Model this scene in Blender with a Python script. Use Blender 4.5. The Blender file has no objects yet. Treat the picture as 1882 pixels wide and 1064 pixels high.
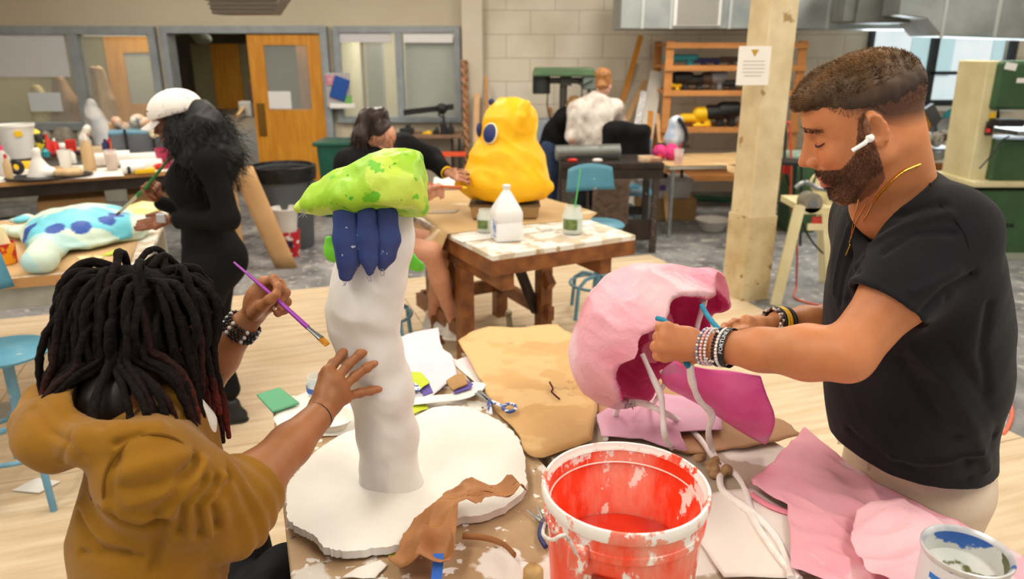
import bpy, bmesh, math, random
import numpy as np
from mathutils import Vector, Matrix, Euler
random.seed(7); RNG = np.random.RandomState(7)
scene = bpy.context.scene
COL = scene.collection
# ------------------------------------------------------------ camera
F = 1359.0; TH = math.atan(440 / F); CT, ST = math.cos(TH), math.sin(TH); H = 1.84
cam = bpy.data.cameras.new('camera'); cam.sensor_width = 36; cam.lens = 36 * F / 1882
cam.clip_start = .05; cam.clip_end = 60
cam.dof.use_dof = True; cam.dof.focus_distance = 1.55; cam.dof.aperture_fstop = 3.6
camo = bpy.data.objects.new('camera', cam); COL.objects.link(camo)
camo.location = (0, 0, H); camo.rotation_euler = (math.pi / 2 - TH, 0, 0)
scene.camera = camo
# ------------------------------------------------------------ world, view
w = bpy.data.worlds.new('world'); scene.world = w; w.use_nodes = True
bg = w.node_tree.nodes['Background']; bg.inputs[0].default_value = (.86, .93, 1, 1); bg.inputs[1].default_value = .5
vs = scene.view_settings; vs.view_transform = 'Standard'; vs.look = 'None'; vs.gamma = 1; vs.exposure = 0
vs.use_curve_mapping = False
# ------------------------------------------------------------ ceiling lamps and daylight
def area(name, loc, sx, sy, power, col, rot=(0, 0, 0)):
    l = bpy.data.lights.new(name, 'AREA'); l.shape = 'RECTANGLE'; l.size = sx; l.size_y = sy
    l.energy = power; l.color = col
    o = bpy.data.objects.new(name, l); COL.objects.link(o); o.location = loc; o.rotation_euler = rot
    return o
LAMPS = [(x, y) for y in (.4, 3.6, 7.0) for x in (-3.9, -1.3, 1.5, 4.2)]
for (x, y) in LAMPS:
    area('ceiling_lamp', (x, y, 3.5), .5, 1.9, {.4: 40, 3.6: 37, 7.0: 62}[y], (1, .93, .83))
area('window_daylight', (5.6, 9.6, 1.8), 2.6, 1.0, 60, (.85, .94, 1), (-math.pi / 2, 0, 0))
sl = bpy.data.lights.new('sun', 'SUN'); sl.energy = 3.2; sl.angle = .02; sl.color = (1, .97, .92)
so_ = bpy.data.objects.new('sun', sl); COL.objects.link(so_); so_.location = (0, -4, 9); so_.rotation_euler = (math.radians(38), 0, 0)  # added to light the facade outside the window
# ------------------------------------------------------------ pixel helpers (1882x1064 frame) -> world points
def ray(px, py):
    a = (px - 941) / F; b = (532 - py) / F
    return np.array([a, CT + b * ST, -ST + b * CT])
def P(px, py, d): return ray(px, py) * d + np.array([0, 0, H])
def Z(px, py, z): r = ray(px, py); return r * ((z - H) / r[2]) + np.array([0, 0, H])
def Y(px, py, y): r = ray(px, py); return r * (y / r[1]) + np.array([0, 0, H])
TT = .86                                            # work table height
# ------------------------------------------------------------ materials
MATS = {}
def mat(name, c1, c2=None, scale=6., rough=.55, metal=0., bump=0., bscale=40., lo=.35, hi=.65, vcol=False,
        sss=0., trans=0., ior=1.45, coat=0., stretch=None, spots=None, emit=None, detail=5, alpha=1, bdist=.01, sheen=0.):
    if name in MATS: return MATS[name]
    m = bpy.data.materials.new(name); m.use_nodes = True; nt = m.node_tree; N = nt.nodes; L = nt.links
    b = N['Principled BSDF']
    b.inputs['Roughness'].default_value = rough; b.inputs['Metallic'].default_value = metal
    b.inputs['Base Color'].default_value = (*c1, 1)
    if sss: b.inputs['Subsurface Weight'].default_value = sss; b.inputs['Subsurface Radius'].default_value = (.012, .005, .003)
    if sss: b.inputs['Subsurface Scale'].default_value = .6
    b.inputs['Transmission Weight'].default_value = trans; b.inputs['IOR'].default_value = ior
    b.inputs['Coat Weight'].default_value = coat; b.inputs['Alpha'].default_value = alpha
    if rough >= .75: b.inputs['Specular IOR Level'].default_value = .18
    if sheen: b.inputs['Sheen Weight'].default_value = sheen
    tc = N.new('ShaderNodeTexCoord'); mp = N.new('ShaderNodeMapping'); L.new(tc.outputs['Object'], mp.inputs[0])
    if stretch: mp.inputs['Scale'].default_value = stretch
    col = None
    if c2 is not None:
        n = N.new('ShaderNodeTexNoise'); n.inputs['Scale'].default_value = scale; n.inputs['Detail'].default_value = detail
        L.new(mp.outputs[0], n.inputs['Vector'])
        r = N.new('ShaderNodeValToRGB'); r.color_ramp.elements[0].position = lo; r.color_ramp.elements[1].position = hi
        r.color_ramp.elements[0].color = (*c1, 1); r.color_ramp.elements[1].color = (*c2, 1)
        L.new(n.outputs['Fac'], r.inputs['Fac']); col = r.outputs['Color']
    if vcol:
        a = N.new('ShaderNodeAttribute'); a.attribute_name = 'Col'
        if col is not None:
            mx = N.new('ShaderNodeMix'); mx.data_type = 'RGBA'; mx.blend_type = 'MULTIPLY'; mx.inputs[0].default_value = 1
            L.new(a.outputs['Color'], mx.inputs[6]); L.new(col, mx.inputs[7]); col = mx.outputs[2]
        else: col = a.outputs['Color']
    if spots:                                       # list of (color, scale, threshold, seed)
        for (sc, ss, th, sd) in spots:
            n = N.new('ShaderNodeTexNoise'); n.inputs['Scale'].default_value = ss; n.inputs['Detail'].default_value = 6
            m2 = N.new('ShaderNodeMapping'); m2.inputs['Location'].default_value = (sd, sd * 1.7, sd * .6)
            L.new(mp.outputs[0], m2.inputs[0]); L.new(m2.outputs[0], n.inputs['Vector'])
            r = N.new('ShaderNodeValToRGB'); r.color_ramp.elements[0].position = th; r.color_ramp.elements[1].position = th + .03
            r.color_ramp.elements[0].color = (0, 0, 0, 1); r.color_ramp.elements[1].color = (1, 1, 1, 1)
            L.new(n.outputs['Fac'], r.inputs['Fac'])
            mx = N.new('ShaderNodeMix'); mx.data_type = 'RGBA'
            L.new(r.outputs['Color'], mx.inputs[0])
            if col is not None: L.new(col, mx.inputs[6])
            else: mx.inputs[6].default_value = (*c1, 1)
            mx.inputs[7].default_value = (*sc, 1); col = mx.outputs[2]
    if col is not None: L.new(col, b.inputs['Base Color'])
    if bump:
        n = N.new('ShaderNodeTexNoise'); n.inputs['Scale'].default_value = bscale; n.inputs['Detail'].default_value = 4
        L.new(mp.outputs[0], n.inputs['Vector'])
        bn = N.new('ShaderNodeBump'); bn.inputs['Strength'].default_value = bump; bn.inputs['Distance'].default_value = bdist
        L.new(n.outputs['Fac'], bn.inputs['Height']); L.new(bn.outputs[0], b.inputs['Normal'])
    if emit: b.inputs['Emission Color'].default_value = (*emit[0], 1); b.inputs['Emission Strength'].default_value = emit[1]
    MATS[name] = m; return m
def plain(name, c, rough=.5, metal=0., **k): return mat(name, c, None, rough=rough, metal=metal, **k)
# ------------------------------------------------------------ mesh builder
def vnorm(v): v = np.asarray(v, float); return v / (np.linalg.norm(v) + 1e-12)
def rotz(a): c, s = math.cos(a), math.sin(a); return np.array([[c, -s, 0], [s, c, 0], [0, 0, 1]])
def euler(x, y, z): return np.array(Euler((x, y, z)).to_matrix())
def frame(d, up=(0, 0, 1)):                          # columns: x=d, y, z~up
    d = vnorm(d); up = np.asarray(up, float)
    if abs(d @ vnorm(up)) > .99: up = np.array([0, 1., 0])
    y = vnorm(np.cross(up, d)); z = np.cross(d, y); return np.stack([d, y, z], 1)
class MB:
    def __init__(s): s.v = []; s.f = []; s.n = 0; s.c = []; s.hc = False
    def add(s, v, f, col=None):
        v = np.asarray(v, float).reshape(-1, 3); s.v.append(v)
        s.f += [tuple(int(i) + s.n for i in q) for q in f]; s.n += len(v)
        if col is not None: s.hc = True; s.c.append(np.broadcast_to(np.asarray(col, float), (len(v), 3)))
        else: s.c.append(np.ones((len(v), 3)))
        return s
    def box(s, c, size, R=None, col=None, taper=1.):
        x, y, z = [q / 2 for q in size]
        v = np.array([[-x, -y, -z], [x, -y, -z], [x, y, -z], [-x, y, -z], [-x * taper, -y * taper, z], [x * taper, -y * taper, z], [x * taper, y * taper, z], [-x * taper, y * taper, z]])
        if R is not None:
            if np.isscalar(R): R = rotz(R)
            v = v @ np.asarray(R).T
        return s.add(v + np.asarray(c), [(0, 3, 2, 1), (4, 5, 6, 7), (0, 1, 5, 4), (1, 2, 6, 5), (2, 3, 7, 6), (3, 0, 4, 7)], col)
    def bar(s, a, b, wd, ht, up=(0, 0, 1), col=None):
        a = np.asarray(a, float); b = np.asarray(b, float); R = frame(b - a, up)
        return s.box((a + b) / 2, (np.linalg.norm(b - a), wd, ht), R, col)
    def tube(s, pts, r, n=10, closed=False, caps=True, col=None, flat=1., up=None):
        p = np.asarray(pts, float); m = len(p); r = np.broadcast_to(np.asarray(r, float), (m,))
        if closed: t = np.roll(p, -1, 0) - np.roll(p, 1, 0)
        else: t = np.gradient(p, axis=0)
        t /= (np.linalg.norm(t, axis=1)[:, None] + 1e-12)
        u = np.array(up, float) if up is not None else (np.array([0, 0, 1.]) if abs(t[0][2]) < .9 else np.array([1., 0, 0]))
        a = np.linspace(0, 2 * math.pi, n, endpoint=False); vs_ = []
        for i in range(m):
            u = u - (u @ t[i]) * t[i]; u = vnorm(u); b = np.cross(t[i], u)
            vs_.append(p[i] + r[i] * (np.cos(a)[:, None] * u * flat + np.sin(a)[:, None] * b))
        v = np.concatenate(vs_); f = []
        K = m if closed else m - 1
        for i in range(K):
            j = (i + 1) % m
            for k in range(n):
                l = (k + 1) % n; f.append((i * n + k, i * n + l, j * n + l, j * n + k))
        if caps and not closed: f.append(tuple(range(n - 1, -1, -1))); f.append(tuple(range((m - 1) * n, m * n)))
        cc = None
        if col is not None:
            cc = np.asarray(col, float); cc = np.repeat(cc, n, 0) if cc.ndim == 2 else cc
        return s.add(v, f, cc)
    def cyl(s, a, b, r, r2=None, n=16, col=None): return s.tube([a, b], [r, r if r2 is None else r2], n, col=col)
    def lathe(s, prof, c=(0, 0, 0), n=32, R=None, col=None, sx=1., sy=1.):
        a = np.linspace(0, 2 * math.pi, n, endpoint=False); m = len(prof); v = []
        for (r, z) in prof: v.append(np.stack([np.cos(a) * r * sx, np.sin(a) * r * sy, np.full(n, float(z))], 1))
        v = np.concatenate(v)
        if R is not None: v = v @ np.asarray(R).T
        f = [(i * n + k, i * n + (k + 1) % n, (i + 1) * n + (k + 1) % n, (i + 1) * n + k) for i in range(m - 1) for k in range(n)]
        return s.add(v + np.asarray(c), f, col)
    def ball(s, c, r, n=12, R=None, col=None):
        r = np.broadcast_to(np.asarray(r, float), (3,)); k = max(4, n // 2)
        v = []; 
        for i in range(k + 1):
            t = math.pi * i / k
            for j in range(n):
                a = 2 * math.pi * j / n; v.append((math.sin(t) * math.cos(a), math.sin(t) * math.sin(a), -math.cos(t)))
        v = np.array(v) * r
        if R is not None: v = v @ np.asarray(R).T
        f = [(i * n + j, i * n + (j + 1) % n, (i + 1) * n + (j + 1) % n, (i + 1) * n + j) for i in range(k) for j in range(n)]
        return s.add(v + np.asarray(c), f, col)
    def prism(s, poly, z0, z1, T=None, col=None):
        n = len(poly); v = [(x, y, z0) for x, y in poly] + [(x, y, z1) for x, y in poly]; v = np.array(v, float)
        if T is not None: v = v @ np.asarray(T[0]).T + np.asarray(T[1])
        f = [tuple(range(n - 1, -1, -1)), tuple(range(n, 2 * n))] + [(i, (i + 1) % n, n + (i + 1) % n, n + i) for i in range(n)]
        return s.add(v, f, col)
    def fan(s, outline, zf, rings=10, c=None, col=None, thick=.0):
        o = np.asarray(outline, float)[:, :2]; c = o.mean(0) if c is None else np.asarray(c, float)[:2]; n = len(o); v = [[*c, zf(*c)]]
        for k in range(1, rings + 1):
            q = c + (o - c) * (k / rings); v += [[x, y, zf(x, y)] for x, y in q]
        f = [(0, 1 + i, 1 + (i + 1) % n) for i in range(n)]
        for k in range(rings - 1):
            a = 1 + k * n; b = a + n
            f += [(a + i, b + i, b + (i + 1) % n, a + (i + 1) % n) for i in range(n)]
        v = np.array(v); s.add(v, f, col)
        if thick:
            m = len(v); v2 = v.copy(); v2[:, 2] -= thick; base = s.n; s.add(v2, [tuple(reversed(q)) for q in f], col)
            a = base - m + 1 + (rings - 1) * n; b = base + 1 + (rings - 1) * n
            s.f += [(a + i, b + i, b + (i + 1) % n, a + (i + 1) % n) for i in range(n)]
        return s
    def grid(s, nu, nv, fn, col=None):
        v = [fn(i / (nu - 1), j / (nv - 1)) for i in range(nu) for j in range(nv)]
        f = [(i * nv + j, (i + 1) * nv + j, (i + 1) * nv + j + 1, i * nv + j + 1) for i in range(nu - 1) for j in range(nv - 1)]
        return s.add(v, f, col)
    def done(s, name, m, parent=None, smooth=False, bevel=0., solid=0., sub=0, **props):
        V = np.concatenate(s.v); return link(name, V, s.f, m, parent, smooth, bevel, solid, sub, np.concatenate(s.c) if s.hc else None, **props)
def worigin(o):
    p = np.zeros(3)
    while o is not None: p = p + np.array(o.location); o = o.parent
    return p
def link(name, V, Fc, m, parent=None, smooth=False, bevel=0., solid=0., sub=0, cols=None, **props):
    V = np.asarray(V, float)
    if parent is None:
        org = (V.min(0) + V.max(0)) / 2; org[2] = V[:, 2].min()
    else: org = worigin(parent)
    me = bpy.data.meshes.new(name)
    if isinstance(Fc, np.ndarray):
        n = len(Fc); me.vertices.add(len(V)); me.vertices.foreach_set('co', (V - org).astype(np.float32).ravel())
        me.loops.add(n * 4); me.loops.foreach_set('vertex_index', Fc.astype(np.int32).ravel())
        me.polygons.add(n); me.polygons.foreach_set('loop_start', np.arange(0, n * 4, 4, dtype=np.int32)); me.update(calc_edges=True)
    else: me.from_pydata((V - org).tolist(), [], Fc); me.update()
    if cols is not None:
        a = me.color_attributes.new('Col', 'FLOAT_COLOR', 'POINT')
        a.data.foreach_set('color', np.concatenate([cols, np.ones((len(cols), 1))], 1).astype(np.float32).ravel())
    me.polygons.foreach_set('use_smooth', [bool(smooth)] * len(me.polygons))
    if smooth is True and bevel == 0 and len(V) < 30000 and not isinstance(Fc, np.ndarray):
        try: me.set_sharp_from_angle(angle=math.radians(50))
        except Exception: pass
    me.materials.append(m); o = bpy.data.objects.new(name, me); COL.objects.link(o)
    if parent is None: o.location = org
    else: o.parent = parent
    if solid:
        q = o.modifiers.new('solid', 'SOLIDIFY'); q.thickness = solid; q.offset = 0
    if bevel:
        q = o.modifiers.new('bevel', 'BEVEL'); q.width = bevel; q.segments = 2; q.limit_method = 'ANGLE'
    if sub:
        q = o.modifiers.new('sub', 'SUBSURF'); q.levels = sub; q.render_levels = sub
    for k, val in props.items(): o[k] = val
    return o
def thing(name, label, cat, loc, group=None):
    o = bpy.data.objects.new(name, None); COL.objects.link(o); o.location = [float(q) for q in loc]; o.empty_display_size = .05
    o['label'] = label; o['category'] = cat
    if group: o['group'] = group
    return o
def tag(o, label, cat, group=None):
    o['label'] = label; o['category'] = cat
    if group: o['group'] = group
    return o
def struct(o): o['kind'] = 'structure'; return o
def dup(root, loc=None, rz=None, label=None, sc=None):
    r = root.copy(); COL.objects.link(r)
    if loc is not None: r.location = loc
    if rz is not None: r.rotation_euler = (0, 0, rz)
    if label: r['label'] = label
    if sc: r.scale = (sc, sc, sc)
    for ch in list(root.children):
        c = ch.copy(); COL.objects.link(c); c.parent = r
        for g in list(ch.children): d = g.copy(); COL.objects.link(d); d.parent = c
    return r
# ------------------------------------------------------------ smooth noise and splines
_W = {}
def wav(Q, freq=1., seed=0, n=7):
    key = (seed, n)
    if key not in _W:
        r = np.random.RandomState(seed + 11); d = r.randn(n, 3); d /= np.linalg.norm(d, axis=1)[:, None]
        _W[key] = (d * r.uniform(.6, 1.7, (n, 1)), r.uniform(0, 6.28, n))
    d, ph = _W[key]; return np.sin((np.asarray(Q) @ d.T) * freq + ph).mean(-1) * 1.6
def fbm(Q, freq, seed=0, o=3): return sum(wav(Q, freq * 2 ** i, seed + i * 3) / 1.9 ** i for i in range(o))
def ridge(Q, freq, seed=0): return 1 - 2 * np.abs(wav(Q, freq, seed))
def spline(pts, n=8, closed=False):
    p = np.asarray(pts, float); m = len(p); out = []
    K = m if closed else m - 1
    for i in range(K):
        g = (lambda j: p[j % m]) if closed else (lambda j: p[min(max(j, 0), m - 1)])
        a, b, c, d = g(i - 1), g(i), g(i + 1), g(i + 2)
        for k in range(n):
            t = k / n; out.append(.5 * (2 * b + (c - a) * t + (2 * a - 5 * b + 4 * c - d) * t * t + (3 * b - a - 3 * c + d) * t ** 3))
    if not closed: out.append(p[-1])
    return np.array(out)
def jag(outline, amp, n=4, seed=0):
    r = np.random.RandomState(seed); o = np.asarray(outline, float)[:, :2]; out = []
    for i in range(len(o)):
        a, b = o[i], o[(i + 1) % len(o)]
        for k in range(n): out.append(a + (b - a) * k / n + r.uniform(-amp, amp, 2) * (k > 0))
    return np.array(out)
# ------------------------------------------------------------ signed distance modelling
def smin(a, b, k):
    h = np.clip(.5 + .5 * (b - a) / k, 0, 1); return b * (1 - h) + a * h - k * h * (1 - h)
class SDF:
    def __init__(s): s.ops = []
    def _add(s, fn, lo, hi, k, mode): s.ops.append((fn, np.asarray(lo) - k, np.asarray(hi) + k, k, mode)); return s
    def cone(s, a, b, ra, rb=None, k=.01, mode=0, flat=None):       # flat=(dir, factor): squash along dir
        a = np.asarray(a, float); b = np.asarray(b, float); rb = ra if rb is None else rb; ab = b - a; L2 = ab @ ab + 1e-12; R = max(ra, rb)
        fd, ff = (vnorm(flat[0]), flat[1]) if flat else (None, 1.)
        R2 = R * max(1, ff)
        def fn(X):
            v = X - a; t = np.clip(v @ ab / L2, 0, 1); v = v - t[..., None] * ab
            if fd is not None: v = v + (v @ fd)[..., None] * fd * (1 / ff - 1)
            d = np.sqrt((v * v).sum(-1)) - (ra + (rb - ra) * t)
            return d * (min(1, ff) if fd is not None else 1)
        return s._add(fn, np.minimum(a, b) - R2, np.maximum(a, b) + R2, k, mode)
    def path(s, pts, rs, k=.01, mode=0, flat=None):
        rs = np.broadcast_to(np.asarray(rs, float), (len(pts),))
        for i in range(len(pts) - 1): s.cone(pts[i], pts[i + 1], rs[i], rs[i + 1], k, mode, flat)
        return s
    def ell(s, c, r, R=None, k=.01, mode=0):
        c = np.asarray(c, float); r = np.broadcast_to(np.asarray(r, float), (3,)); R = np.eye(3) if R is None else np.asarray(R)
        def fn(X):
            q = (X - c) @ R; k0 = np.sqrt(((q / r) ** 2).sum(-1)); k1 = np.sqrt(((q / (r * r)) ** 2).sum(-1)) + 1e-9
            return k0 * (k0 - 1) / k1
        m = r.max(); return s._add(fn, c - m, c + m, k, mode)
    def rbox(s, c, h, R=None, rd=.005, k=.01, mode=0):
        c = np.asarray(c, float); h = np.asarray(h, float) - rd; R = np.eye(3) if R is None else np.asarray(R)
        def fn(X):
            q = np.abs((X - c) @ R) - h; return np.sqrt((np.maximum(q, 0) ** 2).sum(-1)) + np.minimum(q.max(-1), 0) - rd
        m = np.linalg.norm(h) + rd; return s._add(fn, c - m, c + m, k, mode)
    def cut(s, p, n, k=.004):                                        # remove the half space on the n side of p
        p = np.asarray(p, float); n = vnorm(n)
        return s._add(lambda X: -((X - p) @ n), [-99] * 3, [99] * 3, k, 1)
    def cutfn(s, fn, lo, hi, k=.004): return s._add(fn, lo, hi, k, 1)
    def eval(s, X, lo, hi, vx):
        D = np.full(X[0].shape[:1] + X[1].shape[:1] + X[2].shape[:1], .5, np.float32)
        for (fn, l, h, k, mode) in s.ops:
            m = 3 * vx; i = []
            for a in range(3):
                i0 = int(np.searchsorted(X[a], l[a] - m)); i1 = int(np.searchsorted(X[a], h[a] + m)); i.append((i0, i1))
            if any(q[1] <= q[0] for q in i): continue
            sl = tuple(slice(*q) for q in i)
            G = np.stack(np.meshgrid(*[X[a][sl[a]] for a in range(3)], indexing='ij'), -1)
            d = fn(G).astype(np.float32); o = D[sl]
            D[sl] = smin(o, d, k) if mode == 0 else -smin(-o, d, k)
        return D
    def mesh(s, vx, lo=None, hi=None):
        A = [o for o in s.ops if o[4] == 0]
        l = np.min([o[1] for o in A], 0) - 2 * vx if lo is None else np.asarray(lo, float)
        h = np.max([o[2] for o in A], 0) + 2 * vx if hi is None else np.asarray(hi, float)
        X = [np.arange(l[a], h[a] + vx, vx).astype(np.float32).astype(np.float64) for a in range(3)]
        D = s.eval(X, l, h, vx)
        return nets(D, l, vx)
def sdf_at(s, X):
    X = np.asarray(X, float).reshape(-1, 3); D = np.full(len(X), .5)
    for (fn, l, h, k, mode) in s.ops:
        if mode:
            m = ((X >= l) & (X <= h)).all(1); D[m] = -smin(-D[m], fn(X[m]), k)
        else: D = smin(D, fn(X), k)
    return D
def hit(s, px, py, z0, z1, off=0., n=160):
    z = np.linspace(z0, z1, n); D = sdf_at(s, np.array([P(px, py, q) for q in z])); i = np.argmax(D < off); return P(px, py, z[i] if (D < off).any() else z1)
def nets(D, org, vx):
    S = D < 0; nx, ny, nz = D.shape
    cnt = np.zeros((nx - 1, ny - 1, nz - 1), np.uint8)
    for dx in (0, 1):
        for dy in (0, 1):
            for dz in (0, 1): cnt += S[dx:nx - 1 + dx, dy:ny - 1 + dy, dz:nz - 1 + dz]
    act = (cnt > 0) & (cnt < 8); I = np.argwhere(act)
    idx = np.full(act.shape, -1, np.int64); idx[act] = np.arange(len(I))
    acc = np.zeros((len(I), 3)); num = np.zeros(len(I))
    cs = [(x, y, z) for x in (0, 1) for y in (0, 1) for z in (0, 1)]
    for a in cs:
        for ax in range(3):
            if a[ax]: continue
            b = list(a); b[ax] = 1
            da = D[I[:, 0] + a[0], I[:, 1] + a[1], I[:, 2] + a[2]]; db = D[I[:, 0] + b[0], I[:, 1] + b[1], I[:, 2] + b[2]]
            c = (da < 0) != (db < 0); t = np.where(c, da / np.where(c, da - db, 1), 0)
            p = np.tile(np.array(a, float), (len(I), 1)); p[:, ax] += t
            acc += p * c[:, None]; num += c
    V = (I + acc / np.maximum(num, 1)[:, None]) * vx + np.asarray(org); Fs = []
    for ax in range(3):
        u, v = (ax + 1) % 3, (ax + 2) % 3
        s0 = [slice(1, -1)] * 3; s1 = [slice(1, -1)] * 3; s0[ax] = slice(0, -1); s1[ax] = slice(1, None)
        A = S[tuple(s0)]; B = S[tuple(s1)]; E = np.argwhere(A != B); flip = A[E[:, 0], E[:, 1], E[:, 2]]
        off = np.ones(3, int); off[ax] = 0; E = E + off
        def g(du, dv):
            q = E.copy(); q[:, u] -= du; q[:, v] -= dv; return idx[q[:, 0], q[:, 1], q[:, 2]]
        quad = np.stack([g(1, 1), g(0, 1), g(0, 0), g(1, 0)], 1); quad[~flip] = quad[~flip][:, ::-1]; Fs.append(quad)
    Fq = np.concatenate(Fs); Fq = Fq[(Fq >= 0).all(1)]
    return V, Fq
def normals(V, Fq):
    n = np.cross(V[Fq[:, 2]] - V[Fq[:, 0]], V[Fq[:, 3]] - V[Fq[:, 1]]); N = np.zeros_like(V)
    for k in range(4): np.add.at(N, Fq[:, k], n)
    return N / (np.linalg.norm(N, axis=1)[:, None] + 1e-12)
def relax(V, Fq, it=1, lam=.5):
    for _ in range(it):
        A = np.zeros_like(V); c = np.zeros(len(V))
        for k in range(4):
            for j in (1, 3): np.add.at(A, Fq[:, k], V[Fq[:, (k + j) % 4]]); np.add.at(c, Fq[:, k], 1)
        V = V + lam * (A / np.maximum(c, 1)[:, None] - V)
    return V
def groove(s, folds, z0, z1, gain=1.):
    L = []
    def f(V):
        if not L: L.extend((np.array([hit(s, x, y, z0, z1) for x, y in pl]), w_, a_) for pl, w_, a_ in folds)
        g = np.zeros(len(V))
        for pl, w_, a_ in L:
            dm = np.full(len(V), 9.)
            for i in range(len(pl) - 1):
                ab = pl[i + 1] - pl[i]; t = np.clip((V - pl[i]) @ ab / (ab @ ab + 1e-9), 0, 1); dm = np.minimum(dm, np.linalg.norm(V - pl[i] - t[:, None] * ab, axis=1))
            g += gain * a_ * np.exp(-(dm / w_) ** 2)
        return g
    return f
def surf(s, px, py, z0, z1, disp, off=.001):
    p = hit(s, px, py, z0, z1); n = vnorm(np.array([0, 0, H]) - p); return p + n * (float(disp(p[None])[0]) + off)
def sobj(name, sdf, vx, m, parent=None, disp=None, colf=None, boxes=None, rel=1, **props):
    Vs, Fs, n = [], [], 0
    for b in (boxes or [(None, None, vx)]):
        V, Fq = sdf.mesh(b[2], b[0], b[1])
        if len(V) == 0: continue
        if rel: V = relax(V, Fq, rel)
        if disp is not None: V = V + normals(V, Fq) * np.asarray(disp(V))[:, None]
        Vs.append(V); Fs.append(Fq + n); n += len(V)
    V = np.concatenate(Vs); Fq = np.concatenate(Fs)
    return link(name, V, Fq, m, parent, True, cols=None if colf is None else colf(V), **props)
# ============================================================ MATERIALS
def hx(s):                                            # sRGB hex -> linear
    v = [int(s[i:i + 2], 16) / 255 for i in (0, 2, 4)]; return tuple((q / 12.92 if q < .04045 else ((q + .055) / 1.055) ** 2.4) for q in v)
WALLM = mat('painted_wall', hx('c9bda6'), hx('c2b69e'), scale=1.2, rough=.7, bump=.1)
BACKW = mat('corridor_wall', hx('9c9270'), hx('8f8564'), scale=1.2, rough=.8)
BRIGHTW = mat('store_wall', hx('d8d0b4'), hx('cfc6a8'), scale=1.2, rough=.8)
FRAMEM = mat('grey_painted_steel', hx('98a0a4'), hx('8a9296'), scale=8, rough=.45)
CONC = mat('concrete', hx('929190'), hx('5f5f60'), scale=4.5, rough=.5, bump=.2, bscale=20, detail=9, spots=[(hx('b3afa6'), 14, .60, 4.), (hx('a8a398'), 3, .66, 3.), (hx('565350'), 5, .70, 8.)])
PLY = mat('plywood', hx('d9c5a6'), hx('c4aa86'), scale=1.5, rough=.65, stretch=(1.1, 12, 1), lo=.34, hi=.64, detail=6, bump=.1, spots=[(hx('d9c6a8'), 1.1, .66, 2.)])
CREAM = mat('cream_paint', hx('e3d3ac'), hx('cdb98e'), scale=5, rough=.55, bump=.2, spots=[(hx('a98d5c'), 9, .66, 1.)])
GLASS = mat('window_glass', (.8, .86, .84), rough=.08, alpha=.14)
BLACKF = plain('black_frame', (.02, .03, .035), .4)
GALV = mat('galvanised_duct', hx('aab0ae'), hx('8f9694'), scale=3, rough=.42, metal=.65, bump=.1, bscale=8)
ORWOOD = mat('orange_oak', hx('d7962f'), hx('c47f20'), scale=4, rough=.4, stretch=(6, 6, .6))
WHITEM = plain('white_paint', (.8, .8, .78), .5)
def blockmat():
    m = bpy.data.materials.new('painted_block'); m.use_nodes = True; nt = m.node_tree; N = nt.nodes; L = nt.links; b = N['Principled BSDF']
    tc = N.new('ShaderNodeTexCoord'); sp = N.new('ShaderNodeSeparateXYZ'); cb = N.new('ShaderNodeCombineXYZ')
    L.new(tc.outputs['Object'], sp.inputs[0]); L.new(sp.outputs[0], cb.inputs[0]); L.new(sp.outputs[2], cb.inputs[1])
    br = N.new('ShaderNodeTexBrick'); br.inputs['Scale'].default_value = 1; br.inputs['Brick Width'].default_value = .62; br.inputs['Row Height'].default_value = .29
    br.inputs['Mortar Size'].default_value = .006; br.inputs['Mortar Smooth'].default_value = .6; br.inputs['Bias'].default_value = 0
    br.inputs['Color1'].default_value = (*hx('e2dac8'), 1); br.inputs['Color2'].default_value = (*hx('dcd3bf'), 1); br.inputs['Mortar'].default_value = (*hx('b7ab94'), 1)
    L.new(cb.outputs[0], br.inputs[0])
    n = N.new('ShaderNodeTexNoise'); n.inputs['Scale'].default_value = 1.6; L.new(tc.outputs['Object'], n.inputs[0])
    r = N.new('ShaderNodeValToRGB'); r.color_ramp.elements[0].color = (.78, .74, .68, 1); r.color_ramp.elements[1].color = (1, 1, 1, 1); r.color_ramp.elements[0].position = .35; r.color_ramp.elements[1].position = .55
    L.new(n.outputs[0], r.inputs[0]); mx = N.new('ShaderNodeMix'); mx.data_type = 'RGBA'; mx.blend_type = 'MULTIPLY'; mx.inputs[0].default_value = .7
    L.new(br.outputs['Color'], mx.inputs[6]); L.new(r.outputs[0], mx.inputs[7]); L.new(mx.outputs[2], b.inputs['Base Color'])
    bn = N.new('ShaderNodeBump'); bn.inputs['Strength'].default_value = .5; bn.inputs['Distance'].default_value = .01; bn.invert = True
    L.new(br.outputs['Fac'], bn.inputs['Height']); L.new(bn.outputs[0], b.inputs['Normal']); b.inputs['Roughness'].default_value = .7
    return m
BLOCK = blockmat()
# ============================================================ ROOM SHELL
WY = 10.0
def wx(px, y=WY): return Y(px, 50, y)[0]
def wz(py, y=WY, px=941): return Y(px, py, y)[2]
struct(MB().box((0, 5.5, -.05), (15, 13, .1)).done('floor', CONC))
struct(MB().box((0, 3.8, 3.75), (15, 12.8, .1)).done('ceiling', mat('ceiling_paint', hx('d8d2c4'), rough=.8)))
# plywood sheets laid over the concrete, long side along the table direction
NA = math.atan2(.336, .942); NV = np.array([.942, .336, 0]); UV = np.array([.336, -.942, 0])
c0 = np.array([1.3, 6.72, 0]); k = 0
for i in range(3):
    for j in range(6):
        off = 0 if j % 2 == 0 or i == 0 else 0
        c = c0 - NV * (1.22 + 2.444 * i) + UV * (.61 + 1.224 * j); c[2] = .007
        struct(MB().box((0, 0, 0), (2.438, 1.218, .012)).done('floor', PLY)); o = bpy.context.scene.collection.objects[-1]
        o.location = (c[0], c[1], .001); o.rotation_euler = (0, 0, NA)
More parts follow.
